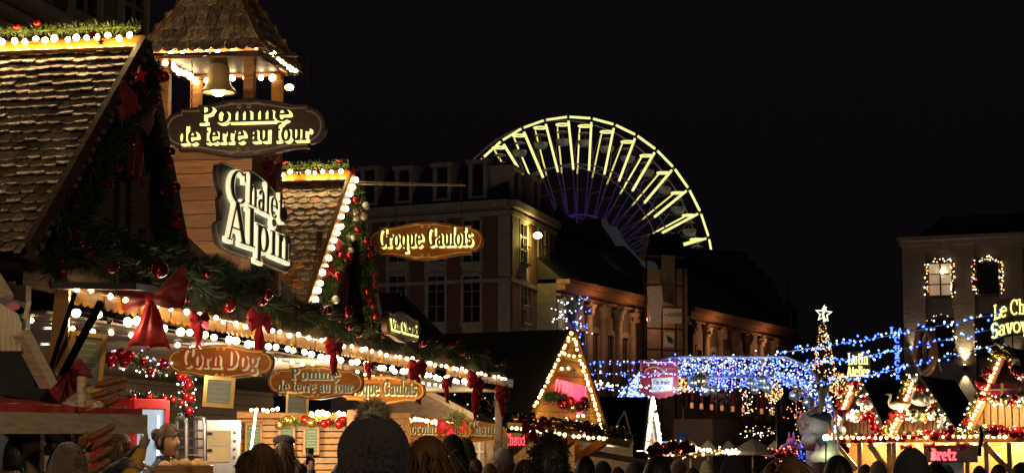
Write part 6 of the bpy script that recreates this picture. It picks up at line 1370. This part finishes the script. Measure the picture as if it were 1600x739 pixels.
for px in (592, 652, 711, 767):
    x = lx(px, frl); b = MB(); b.fbox(frl, x - .38, x + .38, .004, .10, 1, zc_ - .8); b.build('brick_pilaster', 'brick', mid)
for px in (816, 845):
    x = lx(px, frr)
    for (y0, y1) in ((505, 442), (412, 350)): win(None, mid, frr, x, lz(px, y0, frr), 1.5, lz(px, y1, frr) - lz(px, y0, frr), .22, 'stone', rail=True)
for px in (803, 831, 860):
    x = lx(px, frr); b = MB(); b.fbox(frr, x - .7, x + .7, .004, .10, 1, zc_ - .8); b.build('brick_pilaster', 'brick', mid)
for px, y0, y1, fr in ((576, 313, 266, frl), (630, 312, 266, frl), (690, 311, 261, frl), (746, 310, 256, frl), (808, 322, 268, frr), (838, 334, 282, frr)):
    x = lx(px, fr); z0 = zc_ + .05; z1 = PP(px, y1, fr.o, fr.y).z; wd = .42 if fr is frl else .8; b = MB()
    for a in (-1, 1): b.fbox(fr, x + a * wd - .1, x + a * wd + .1, -1.2, .02, z0, z1)
    b.fbox(fr, x - wd - .2, x + wd + .2, -1.2, .12, z1 + .003, z1 + .2); b.fbox(fr, x - wd + .101, x + wd - .101, -.3, .0, z0, z0 + .25); dm = b.build('dormer', 'stone', mid); b = MB(); b.fbox(fr, x - wd + .1, x + wd - .1, -.35, -.12, z0 + .1, z1); b.build('pane', 'glass_dark', dm)
t = thing('wall_lantern', 'yellow street lantern on the brick pier of the corner house', 'street lamp', P(840, 372, 104)); b = MB(); b.ball(P(840, 368, 103.4), (.22, .2, .16), 14, 8); b.build('globe', 'lamp_sodium', t, True); b = MB(); b.bar(P(836, 374, 105.4), P(840, 370, 103.4), .07); b.build('bracket', 'black_metal', t); lamp('lantern_lamp', P(839, 372, 103.2), 260, (1, .75, .18), .2)
# the old exchange: ornate arcade with pilasters and lit cornice
pA, pB = P(869, 436, 105), P(1006, 467, 118); exb = V((pB.x - pA.x, pB.y - pA.y, 0)); Lb = 46.0; L1 = exb.length; exb.normalize(); frb = Fr(V((pA.x, pA.y, 0)), exb, V((exb.y, -exb.x, 0)), UP); zk = pA.z
ex_ = thing('ornate_hall', 'long ornate stone hall with pilasters, carved windows and an orange-lit cornice', 'building', frb(10, 0, 0)); b = MB(); wallbox(b, frb, Lb, zk - .2, 8); b.build('wall', 'stone_dark', ex_)
def bx(px): return (PP(px, 500, frb.o, frb.y) - frb.o).dot(frb.x)
for x0, x1 in ((0, bx(1006)), (bx(1068), Lb)):
    for z, h, o in ((zk - .25, .25, .75), (zk - .55, .28, .5), (zk - .85, .12, .25)):
        b = MB(); b.fbox(frb, x0, x1, .004, o, z, z + h - .003); b.build('cornice', 'stone_orange', ex_)
b = MB(); b.prism([frb(0, .3, zk + .004), frb(0, -3.5, zk + 3.2), frb(0, -7.5, zk + .004)], exb * Lb); b.build('roof', 'slate_roof', ex_)
xs = [bx(p) for p in (874, 893, 916, 939, 962, 985)] + [bx(1076) + 3.2 * i for i in range(10)]; q = random.Random(2)
for i, x in enumerate(xs):
    if x > Lb - 1: break
    b = MB(); b.fbox(frb, x - .24, x + .24, .004, .30, 3.9, zk - 1.6); b.fbox(frb, x - .34, x + .34, .004, .42, 3.5, 3.897)
    b.lathe(frb(x, .16, zk - 1.6), [(.26, 0), (.30, .15), (.26, .2), (.42, .5), (.44, .58), (0, .58)], 10)
    for _ in range(9): b.ball(frb(x + q.uniform(-.36, .36), .25 + q.uniform(0, .2), zk - 1.05 + q.uniform(-.4, .2)), q.uniform(.09, .17), 7, 5)
    b.build('pilaster', 'stone', ex_, True)
    x2 = xs[i + 1] if i + 1 < len(xs) else x + 3
    if x2 - x < 5: win(None, ex_, frb, (x + x2) / 2, 4.4, min(1.1, (x2 - x) * .45), zk - 6.9, .35, 'stone', proud=.16); win(None, ex_, frb, (x + x2) / 2, 1.0 + 2.0, min(1.2, (x2 - x) * .5), .8, .45, 'stone', proud=.2)
for px, lab, k_ in ((880, 'string of white lights hanging in the first tall window of the ornate hall', ('led_white', 'led_ice')), (905, 'string of blue lights hanging in the second tall window of the ornate hall', ('led_blue', 'led_ice'))):
    p0, p1 = PP(px, 470, frb.o + frb.y * .5, frb.y), PP(px + 1, 532, frb.o + frb.y * .5, frb.y); strand(lab, [p0, p1], 46, px, k_, r=(.03, .055), jit=.28)
# shop-level: balcony boards, awning, lanterns, shop sign
b = MB(); fy = PP(1140, 655, frb.o + frb.y * 4, frb.y)
frs = Fr(V((P(1078, 660, 96).x, 96, 0)), (P(1215, 660, 104) - P(1078, 660, 96)).normalized().cross(UP).cross(UP) * -1, None, UP); Ls = 6.0
t = thing('shop_arcade', 'dark wooden shop gallery with a row of balcony boards behind the parasols', 'building', frs(Ls / 2, 0, 0)); za = P(1078, 636, 96).z; zb_ = P(1078, 657, 96).z
b = MB(); b.fbox(frs, -1.6, Ls, -2, 0, 0, zb_ + .05); b.build('wall', 'dark_wood', t)
for i in range(2): win(None, t, frs, -1.1 + .85 * i, 1.4, .5, 1.5, .16, 'dark_wood', mull=True)
for i in range(3):
    b = MB(); n = 14
    for j in range(n): b.fbox(frs, -.05 + 1.72 * i + 1.66 * j / n, -.05 + 1.72 * i + 1.66 * (j + .9) / n, .3, .36, zb_ - .1 - .09 * i, za - .09 * i)
    b.fbox(frs, -.05 + 1.72 * i, 1.62 + 1.72 * i, .361, .39, zb_ + .1 - .09 * i, zb_ + .2 - .09 * i); b.build('balcony_panel', 'grey_wood', t)
b = MB(); k = [frs(1.05 + .42 * cos(R(a)), .06, P(1098, 678, 96).z + .36 * sin(R(a))) for a in range(0, 181, 12)]; b.prism(k, frs.y * .05); sb_ = b.build('shop_sign', 'curtain', t); b = MB(); add_text(b, 'Lincoln', Fr(frs(1.05, .112, P(1098, 677, 96).z), frs.x, UP, frs.y * -1 if False else frs.x.cross(UP)), .14, .6, 0, .005); b.build('lettering', 'black_metal', sb_)
for i in range(3): win(None, t, frs, 2.3 + .85 * i, 1.6, .42, 1.2, .16, 'dark_wood', mull=False)
for i_, px in enumerate((1081, 1096, 1112, 1128, 1145, 1161, 1190, 1205)):
    y = 633 + (px - 1081) * .085; c = P(px, y, 95.0 + i_ * .9); d = thing('sash_lantern', 'small reddish lantern hanging on a ribbon sash above the balcony boards', 'lantern', c, 'ribbon lanterns above the shop gallery'); b = MB(); b.lathe(c, [(0, -.13), (.075, -.13), (.085, .07), (.06, .13), (0, .15)], 10); b.build('lamp_glass', 'candle_lamp', d, True); b = MB(); b.sheet([[c + V((-.06 + .12 * e + .03 * sin(k), -.02, .22 + .1 * k)) for e in (0, 1)] for k in range(9)], .01, V((0, -1, 0))); b.build('sash', 'satin_red', d)
strand('sparse golden lights along the top of the shop gallery', [P(1160, 672, 94), P(1185, 678, 94), P(1212, 672, 94)], 36, 55, ('led_gold', 'led_white'), jit=.12)
strand('column of pale lights beside the red lanterns', [P(1166, 612, 93), P(1169, 648, 93)], 40, 56, ('led_white', 'led_gold'), jit=.14, r=(.016, .03)); strand('second column of pale lights left of the dark pole', [P(1193, 600, 93), P(1212, 650, 93)], 36, 57, ('led_white', 'led_gold'), jit=.2, r=(.016, .028))
strand('curtain of golden lights between the reindeer and the dark pole', [P(1243, 610, 90), P(1246, 668, 90)], 46, 58, ('led_gold', 'led_red'), jit=.25, r=(.018, .03))
b = MB(); b.tube([V((P(1216, 700, 86).x, 86, 0)), P(1216, 596, 86)], .11, 8); b.tube([P(1216, 596, 86), P(1216, 588, 86)], [.2, .05], 8); tag(b.build('lamp_post', 'black_metal'), 'plain black pole rising in front of the shop gallery', 'pole')
for i_, (px, w_, Y, z) in enumerate(((1078, 46, 88, 0), (1106, 40, 91, 0), (1138, 36, 94, 0), (1176, 70, 86, .08), (1212, 44, 90, 0))):
    c = P(px, 688 - z * 30, Y); d = thing('parasol', ('beige parasol behind the blue road sign', 'second beige parasol with a peaked top', 'middle beige parasol, farthest back', 'widest beige parasol with the highest peak', 'beige parasol partly behind the black pole')[i_], 'parasol', V((c.x, Y, 0)), 'parasols of the terrace'); rr = w_ / 2 / FPX * Y; b = MB(); b.lathe(c, [(0, .02), (rr * .15, -.03), (rr, -.52), (rr * .98, -.66), (rr * .96, -.66), (rr * .14, -.07), (0, -.03)], 8); b.build('canopy', 'parasol', d); b = MB(); b.tube([V((c.x, Y, 0)), c], .04, 8); b.build('pole', 'pale_wood', d)
strand('row of warm bulbs under the edge of the parasols', [P(1074, 704, 85), P(1150, 703, 85)], 34, 59, ('led_gold', 'led_white'), jit=.08, r=(.035, .075)); light_string('tight group of bright bulbs under the middle parasols', [P(1130 + 3 * i, 706 + (i % 2) * 2, 84.5) for i in range(9)], 'bulb_market')
lamp('terrace_lamp', P(1120, 704, 88), 60, (1, .78, .45), .2); lamp('terrace_lamp', P(1180, 706, 87), 50, (1, .78, .45), .2)
# construction sheeting and roofs around the hall
def sheet_of(name, label, pts, Y, m, cat, th=.08):
    b = MB(); ppoly(b, pts, Y, th); return tag(b.build(name, m), label, cat)
sheet_of('scaffold_sheet', 'tall crumpled pale sheet over the scaffold right of the ornate hall', [(1011, 448), (1034, 446), (1036, 470), (1031, 510), (1027, 512), (1017, 505)], 112, 'tarp_white', 'sheeting', .3)
sheet_of('scaffold_sheet', 'upper pale sheet hanging on the chimney scaffold', [(1034, 398), (1055, 400), (1053, 436), (1046, 445), (1034, 443)], 113, 'stone_dark', 'sheeting', .3)
sheet_of('scaffold_sheet', 'folded lower sheet beside the white banner', [(1036, 446), (1054, 440), (1054, 478), (1036, 470)], 113, 'stone_dark', 'sheeting', .25)
o = sheet_of('white_banner', 'white banner with a grey word on the scaffold', [(1036, 482), (1065, 482), (1065, 505), (1036, 505)], 111, 'white_paint', 'banner'); fr = VF(P(1054, 494, 110.95)); b = MB(); add_text(b, 'SLATER', fr, .22, .72, 0, .01); b.build('lettering', 'slate', o); b = MB(); b.ball(fr(-.52, .08, 0), (.09, .06, .02), 8, 5); b.build('mark', 'slate', o)
o = sheet_of('picture_poster', 'small tilted poster with a dark picture under the white banner', [(1038, 518), (1053, 520), (1053, 542), (1037, 541)], 111, 'white_paint', 'poster'); b = MB(); ppoly(b, [(1041, 523), (1050, 528), (1049, 537), (1043, 533)], 110.9, .05); b.build('picture', 'coat_brown', o)
sc_ = thing('scaffold', 'dark tube scaffold with planks carrying the pale sheets', 'scaffold', V((P(1040, 700, 113.5).x, 113.5, 0))); b = MB()
for px in (1010, 1034, 1056, 1068): b.tube([V((P(px, 700, 113.4).x, 113.4, 0)), P(px, 398, 113.4)], .05, 5)
b.build('standard', 'black_metal', sc_); 
for y in (400, 444, 478, 512, 545): b = MB(); pbar(b, 1008, y, 113.5, 1070, y + 3, 113.5, .5, .08); b.build('deck', 'dark_wood', sc_)
b = MB(); b.fbox(Fr((0, 115, 0), (1, 0, 0), (0, 1, 0), UP), P(1006, 0, 115).x, P(1070, 0, 115).x, 0, 3, 0, P(1030, 420, 115).z); b.build('chimney_wall', 'stone_dark', sc_)
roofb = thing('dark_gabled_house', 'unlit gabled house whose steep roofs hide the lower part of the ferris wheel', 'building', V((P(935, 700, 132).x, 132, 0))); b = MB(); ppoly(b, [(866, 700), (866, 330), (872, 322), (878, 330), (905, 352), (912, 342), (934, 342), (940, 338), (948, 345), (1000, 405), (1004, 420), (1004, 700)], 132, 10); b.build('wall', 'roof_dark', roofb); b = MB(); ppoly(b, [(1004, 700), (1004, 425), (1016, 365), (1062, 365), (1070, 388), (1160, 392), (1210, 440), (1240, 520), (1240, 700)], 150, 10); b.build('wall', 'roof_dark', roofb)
b = MB(); ppoly(b, [(940, 341), (946, 340), (952, 352), (964, 355), (978, 380), (1004, 408), (1001, 409), (980, 388), (976, 398 - 14), (962, 384), (951, 366), (940, 352)], 128, .15); tag(b.build('roof_tarpaulin', 'tarp_white'), 'pale blue-grey tarpaulin stretched down a steep dark roof edge', 'tarpaulin')
b = MB(); ppoly(b, [(997, 412), (1002, 408), (1022, 408), (1028, 416), (1026, 420), (998, 420)], 127, .4); tag(b.build('roof_skylight', 'tarp_white'), 'small pale skylight tent at the foot of the roof tarpaulin', 'skylight'); lp = lamp('roof_work_lamp', P(965, 408, 118), 60, (.78, .9, 1), .3, 'SPOT', size=R(60)); aim(lp, P(975, 378, 128))
tw = thing('cupola_tower', 'faint distant tower with an open cupola far behind the lane', 'tower', V((P(1231, 700, 190).x, 190, 0))); c = P(1231, 530, 190); b = MB(); b.lathe(V((c.x, c.y, 0)), [(1.4, 0), (1.4, c.z), (1.15, c.z + .2), (1.15, c.z + .6), (0, c.z + .6)], 8); b.build('shaft', 'stone_dark', tw); b = MB()
for i in range(8): a = 2 * pi * i / 8; b.tube([V((c.x + .8 * cos(a), c.y + .8 * sin(a), c.z + .6)), V((c.x + .8 * cos(a), c.y + .8 * sin(a), c.z + 2.4))], .13, 6)
b.build('column', 'stone_dark', tw); b = MB(); b.lathe(V((c.x, c.y, c.z + 2.4)), [(1.05, 0), (1.05, .15), (.8, .6), (.35, 1.1), (.1, 1.5), (.04, 3.4), (0, 3.4)], 10); b.build('dome', 'stone_dark', tw)

# ---------------------------------------------------------------- building on the right with wall uplights
YB = 110; pL = P(1409, 372, YB); pR = P(1625, 363, YB - 3); exq = V((pR.x - pL.x, pR.y - pL.y, 0)); Lq = exq.length; exq.normalize(); frq = Fr(V((pL.x, pL.y, 0)), exq, V((exq.y, -exq.x, 0)), UP); zq = pL.z
rb = thing('stone_house', 'pale rough stone house with two garlanded windows and wall uplights on the right', 'building', frq(Lq / 2, 0, 0)); b = MB(); b.fbox(frq, .25, Lq, -10, 0, 0, zq - .5); b.build('wall', 'brick_pale', rb)
for z, h, o in ((zq - .22, .22, .5), (zq - .48, .255, .36), (zq - .8, .315, .22)):
    b = MB(); b.fbox(frq, .25 - o * .8, Lq, .004, o, z, z + h - .003); b.build('cornice', 'stone', rb)
def qx(px, y=450): return (PP(px, y, frq.o, frq.y) - frq.o).dot(frq.x)
def qz(py, px=1480): return PP(px, py, frq.o, frq.y).z
for x0, x1 in ((1412, 1447), (1489, 1524), (1562, 1600)):
    b = MB(); b.fbox(frq, qx(x0), qx(x1), .004, .22, 0, zq - .81); b.build('pilaster', 'brick_pale', rb)
for px, lit in ((1470, 'window_lit'), (1545, None)):
    win(None, rb, frq, qx(px), qz(461), 1.22, qz(412) - qz(461), 0, 'dark_wood', lit, mull=bool(lit)); win(None, rb, frq, qx(px), qz(560), 1.22, qz(500) - qz(560), .15, 'dark_wood', None, mull=False)
    x = qx(px); z0, z1 = qz(462), qz(412); g = [frq(x - .72, .28, z0), frq(x - .72, .28, z1 + .05), frq(x, .3, z1 + .22), frq(x + .72, .28, z1 + .05), frq(x + .72, .28, z0)]
    garland('fir garland with golden lights framing the %s upper window of the stone house' % ('lit' if lit else 'dark'), g, .13, 420, (), seed=px, wd=.02, leds=(('gold', 36, .045), ('white', 24, .04), ('red', 6, .04)))
    z0, z1 = qz(560), qz(500); g = [frq(x - .72, .28, z0), frq(x - .72, .28, z1), frq(x, .3, z1 + .25), frq(x + .72, .28, z1), frq(x + .72, .28, z0)]
    garland('sparse garland of tiny lights around the lower window under the %s one' % ('lit' if lit else 'dark'), g, .10, 300, (), seed=px + 1, wd=.02, leds=(('gold', 14, .03), ('white', 10, .03)))
b = MB(); b.prism([frq(.4, -1, zq + .01), frq(1.6, -3, P(1440, 342, YB + 3).z), frq(Lq, -3, P(1440, 342, YB + 3).z), frq(Lq, -1, zq + .01)], frq.y * -6); b.build('roof', 'slate_roof', rb)
t = thing('chandelier', 'small lit lamp behind the bright window of the stone house', 'lamp', frq(qx(1473), .06, qz(424))); b = MB(); b.ball(frq(qx(1473), .06, qz(424)), .11, 10, 7); b.build('bulb', 'bulb_bell', t, True)
for px, py, s_, lab in ((1507, 574, 1, 'wall light throwing beams up and down the middle stone pier'), (1430, 560, 1, 'wall light at the foot of the left stone pier'), (1581, 575, 1, 'wall light at the right stone pier')):
    c = PP(px, py, frq.o + frq.y * .42, frq.y); t = thing('wall_uplight', lab, 'wall light', c); b = MB(); b.lathe(c, [(0, -.14), (.09, -.14), (.09, .14), (0, .14)], 10); b.build('housing', 'black_metal', t); b = MB(); b.lathe(c, [(0, .145), (.07, .145), (.07, .15), (0, .15)], 10); b.build('lens', 'bulb_bell' if px == 1507 else 'downlight', t)
    en = (420, 160, 90)[(1507, 1430, 1581).index(px)]; l1 = lamp('uplight_lamp', c + UP * .2, en, (1, .80, .5), .05, 'SPOT', size=R(64), blend=.8); aim(l1, c + UP * 5 - frq.y * .9)
    if px == 1507: l2 = lamp('downlight_lamp', c - UP * .2, 120, (1, .82, .52), .05, 'SPOT', size=R(58), blend=.4); aim(l2, c - UP * 5 - frq.y * .9)
t = thing('wall_letters', 'vertical blue neon letters on the dark corner left of the stone house', 'sign', P(1402, 590, 106)); 
for s_, px, py, h in (('L', 1395.5, 521, 10), ('A', 1406, 520, 7.5), ('C', 1402, 535, 9), ('H', 1402, 548, 8.5), ('I', 1402, 560, 9), ('C', 1402, 571, 8.5), ('O', 1403, 582, 8), ('R', 1403, 592, 6.5)):
    fr = VF(P(px, py, 106), -8); b = MB(); hh = h / FPX * 106; add_text(b, s_, fr, hh, hh * .95, 0, .05, .03); b.build('letter', 'glow_blue', t)
b = MB(); pbar(b, 1402, 512, 106.2, 1403, 712, 106.2, .05); pbar(b, 1402, 520, 106.2, 1418, 520, 110.1, .04); b.build('support', 'black_metal', t)

# ---------------------------------------------------------------- dark house on the left behind the chalet
n_ = -7.5; frh = Fr(F(-9, n_, 0), A, N, UP); lh = thing('dark_house', 'tall unlit house with pale cornices and a big window behind the near chalet', 'building', F(4, n_, 0)); hl = 20; b = MB(); b.fbox(frh, 0, hl + 9, -6, 0, 0, 12); b.build('wall', 'stone_dark', lh)
def hz(px, py): g = PP(px, py, frh.o, frh.y); return (g - frh.o).dot(A), g.z
zc1 = hz(70, 35)[1]
for z, h, o in ((zc1 - .1, .16, .5), (zc1 - .32, .10, .34), (zc1 - .55, .14, .2)):
    b = MB(); b.fbox(frh, 0, hl + 9, .004, o, z, z + h); b.build('cornice', 'stone', lh)
for px in (40, 130, 205, 300): win(None, lh, frh, hz(px, 30)[0], zc1 + .45, 1.15, 2.0, 0, 'stone'); 
for px in (300, 420, 462): win(None, lh, frh, hz(px, 160)[0], 3.2, 1.2, 1.7, 0, 'stone')
t = thing('street_lamp', 'yellow street lamp glowing on the house wall right of the bell tower', 'street lamp', PP(452, 137, frh.o + N * .8, N)); c = ORG[t]; b = MB(); b.ball(c, (.10, .10, .07), 12, 8); b.build('globe', 'lamp_sodium', t, True); b = MB(); b.bar(c, c - N * .8 + UP * .2, .05); b.build('arm', 'black_metal', t); lamp('street_bulb', c - UP * .15 + N * .1, 22, (1, .85, .4), .1)

# ---------------------------------------------------------------- ferris wheel
cw = P(912, 429, 212); yw = R(29.5); ux = V((cos(yw), sin(yw), 0)); ax = V((-sin(yw), cos(yw), 0)); RW = 249 / FPX * 212; n = 36; fw = thing('ferris_wheel', 'giant ferris wheel with yellow neon spokes rising over the dark roofs', 'ferris wheel', V((cw.x, cw.y, 0))); TH = 2.3
def wp(a, r, d=0): return cw + ux * (r * sin(a)) + UP * (r * cos(a)) + ax * d
ph = R(3.5)
for d, m_ in ((0, 'wheel_steel'), (TH, 'wheel_steel')):
    for r in (RW, RW * .70, RW * .38):
        b = MB(); b.tube([wp(2 * pi * i / 72, r, d) for i in range(72)], .09, 5, True); b.build('rim', m_, fw)
b = MB()
for i in range(n):
    a = ph + 2 * pi * i / n
    for d in (0, TH): b.tube([wp(a, 1.2, TH / 2 + (d - TH / 2) * .6), wp(a, RW * .72, d)], .055, 4)
b.build('spokes', 'wheel_steel', fw); b = MB()
for i in range(n):
    a0, a1 = ph + 2 * pi * i / n, ph + 2 * pi * (i + 1) / n
    for r0, r1 in ((.38, .70), (.70, .98)): b.tube([wp(a0, RW * r0, 0), wp(a1, RW * r1, TH)], .035, 4); b.tube([wp(a1, RW * r0, TH), wp(a0, RW * r1, 0)], .035, 4)
    for r0 in (.38, .55, .70): b.tube([wp(a0, RW * r0, 0), wp(a0, RW * r0, TH)], .05, 4)
b.build('bracing', 'wheel_steel', fw); b = MB(); b.tube([wp(0, 0, -1.5), wp(0, 0, TH + 1.5)], 1.0, 16); b.build('hub', 'wheel_steel', fw); b = MB()
for sx_ in (-1, 1):
    for d in (-1.4, TH + 1.4): b.tube([wp(0, 0, d), V((cw.x, cw.y, 0)) + ux * sx_ * 6 + ax * (d * 1.4)], .28, 6)
b.build('legs', 'wheel_steel', fw)
tb_ = MB(); gon = MB(); q = random.Random(3)
gm = MB(); gm.lathe((0, 0, 0), [(0, -1.0), (.5, -.98), (.72, -.7), (.78, -.35), (.74, -.3), (.66, -.62), (.45, -.85), (0, -.88)], 14); gme = proto(gm, 'gondola', 'gondola_white')
gr = MB(); gr.lathe((0, 0, 0), [(0, .62), (.3, .58), (.66, .45), (.7, .40), (.6, .40), (0, .5)], 14); gre = proto(gr, 'canopy', 'gondola_white'); gp_ = MB(); gp_.tube([(0, 0, -.9), (0, 0, .6)], .05, 6); gpe = proto(gp_, 'stem', 'wheel_steel')
nr = MB(); nr.tube([V((.72 * cos(a), .72 * sin(a), .1)) for a in [2 * pi * k / 16 for k in range(16)]], .085, 5, True); nre = proto(nr, 'neon_ring', 'wheel_tube')
for i in range(n):
    a = ph + 2 * pi * i / n; a1 = ph + 2 * pi * (i + 1) / n
    b = MB(); b.tube([wp(a + .012, RW, -.05), wp(a1 - .012, RW, -.05)], .13, 6); b.build('neon_tube', 'wheel_tube', fw)
    b = MB(); b.tube([wp(a, RW * .975, -.05), wp(a, RW * .665, -.05)], .135, 6); b.build('neon_tube', 'wheel_tube', fw)
    b = MB(); b.tube([wp(a, RW * .965, TH), wp(a, RW * .66, TH)], .085, 6); b.build('neon_tube', 'wheel_dim' if i % 3 else 'wheel_tube', fw)
    inst(nre, 'neon_ring', fw, wp(a, RW * .955, TH / 2)); g_ = inst(gme, 'gondola', fw, wp(a, RW * .955, TH / 2) - UP * 1.15); inst(gre, 'canopy', g_, ORG[g_]); inst(gpe, 'stem', g_, ORG[g_])

lamp('hub_lamp', wp(0, 0, -6), 350, (.45, .2, 1.), .5); lamp('hub_lamp', wp(0, RW * .5, -7), 220, (.45, .2, 1.), .5)
# ---------------------------------------------------------------- unseen street lamps, added to brighten the house fronts, roof and near stand
def fill_lamp(label, p, e, colr, h=None):
    t = thing('street_lamp', label, 'street lamp', V((p.x, p.y, 0))); b = MB(); b.tube([V((p.x, p.y, 0)), p - UP * .3], [.07, .045], 8); b.build('post', 'black_metal', t); b = MB(); b.lathe(p - UP * .3, [(.04, 0), (.14, .1), (.17, .42), (.02, .55), (0, .55)], 8); b.build('lantern', 'bulb_off', t); b = MB(); b.ball(p, (.06, .06, .09), 10, 7); b.build('bulb', 'bulb_bell', t, True); lamp('lantern_lamp', p + V((0, .36, -.1)), e, colr, .12)
fill_lamp('made-up tall street lamp added out of view on the right as fill light', V((3.6, 6.2, 3.4)), 200, (1, .74, .44))
fill_lamp('made-up tall street lamp added out of view near left to brighten roof and stand', V((-3.6, 2.2, 4.4)), 560, (1, .74, .44))
fill_lamp('made-up street lamp added behind the near chalet to brighten the corner house', V((-14, 84, 5.2)), 460, (1, .84, .62))
fill_lamp('made-up street lamp added behind the second chalet to brighten the ornate hall', V((3.0, 88, 3.0)), 300, (1, .62, .36))
lp = lamp('cornice_lamp', frb(4, 1.6, zk - 1.5), 80, (1, .42, .16), .1); lp = lamp('cornice_lamp', frb(10, 1.6, zk - 1.5), 70, (1, .42, .16), .1); lp = lamp('cornice_lamp', frb(26, 1.8, zk - 1.6), 110, (1, .42, .16), .1); lp = lamp('cornice_lamp', frb(38, 1.8, zk - 1.6), 100, (1, .42, .16), .1)
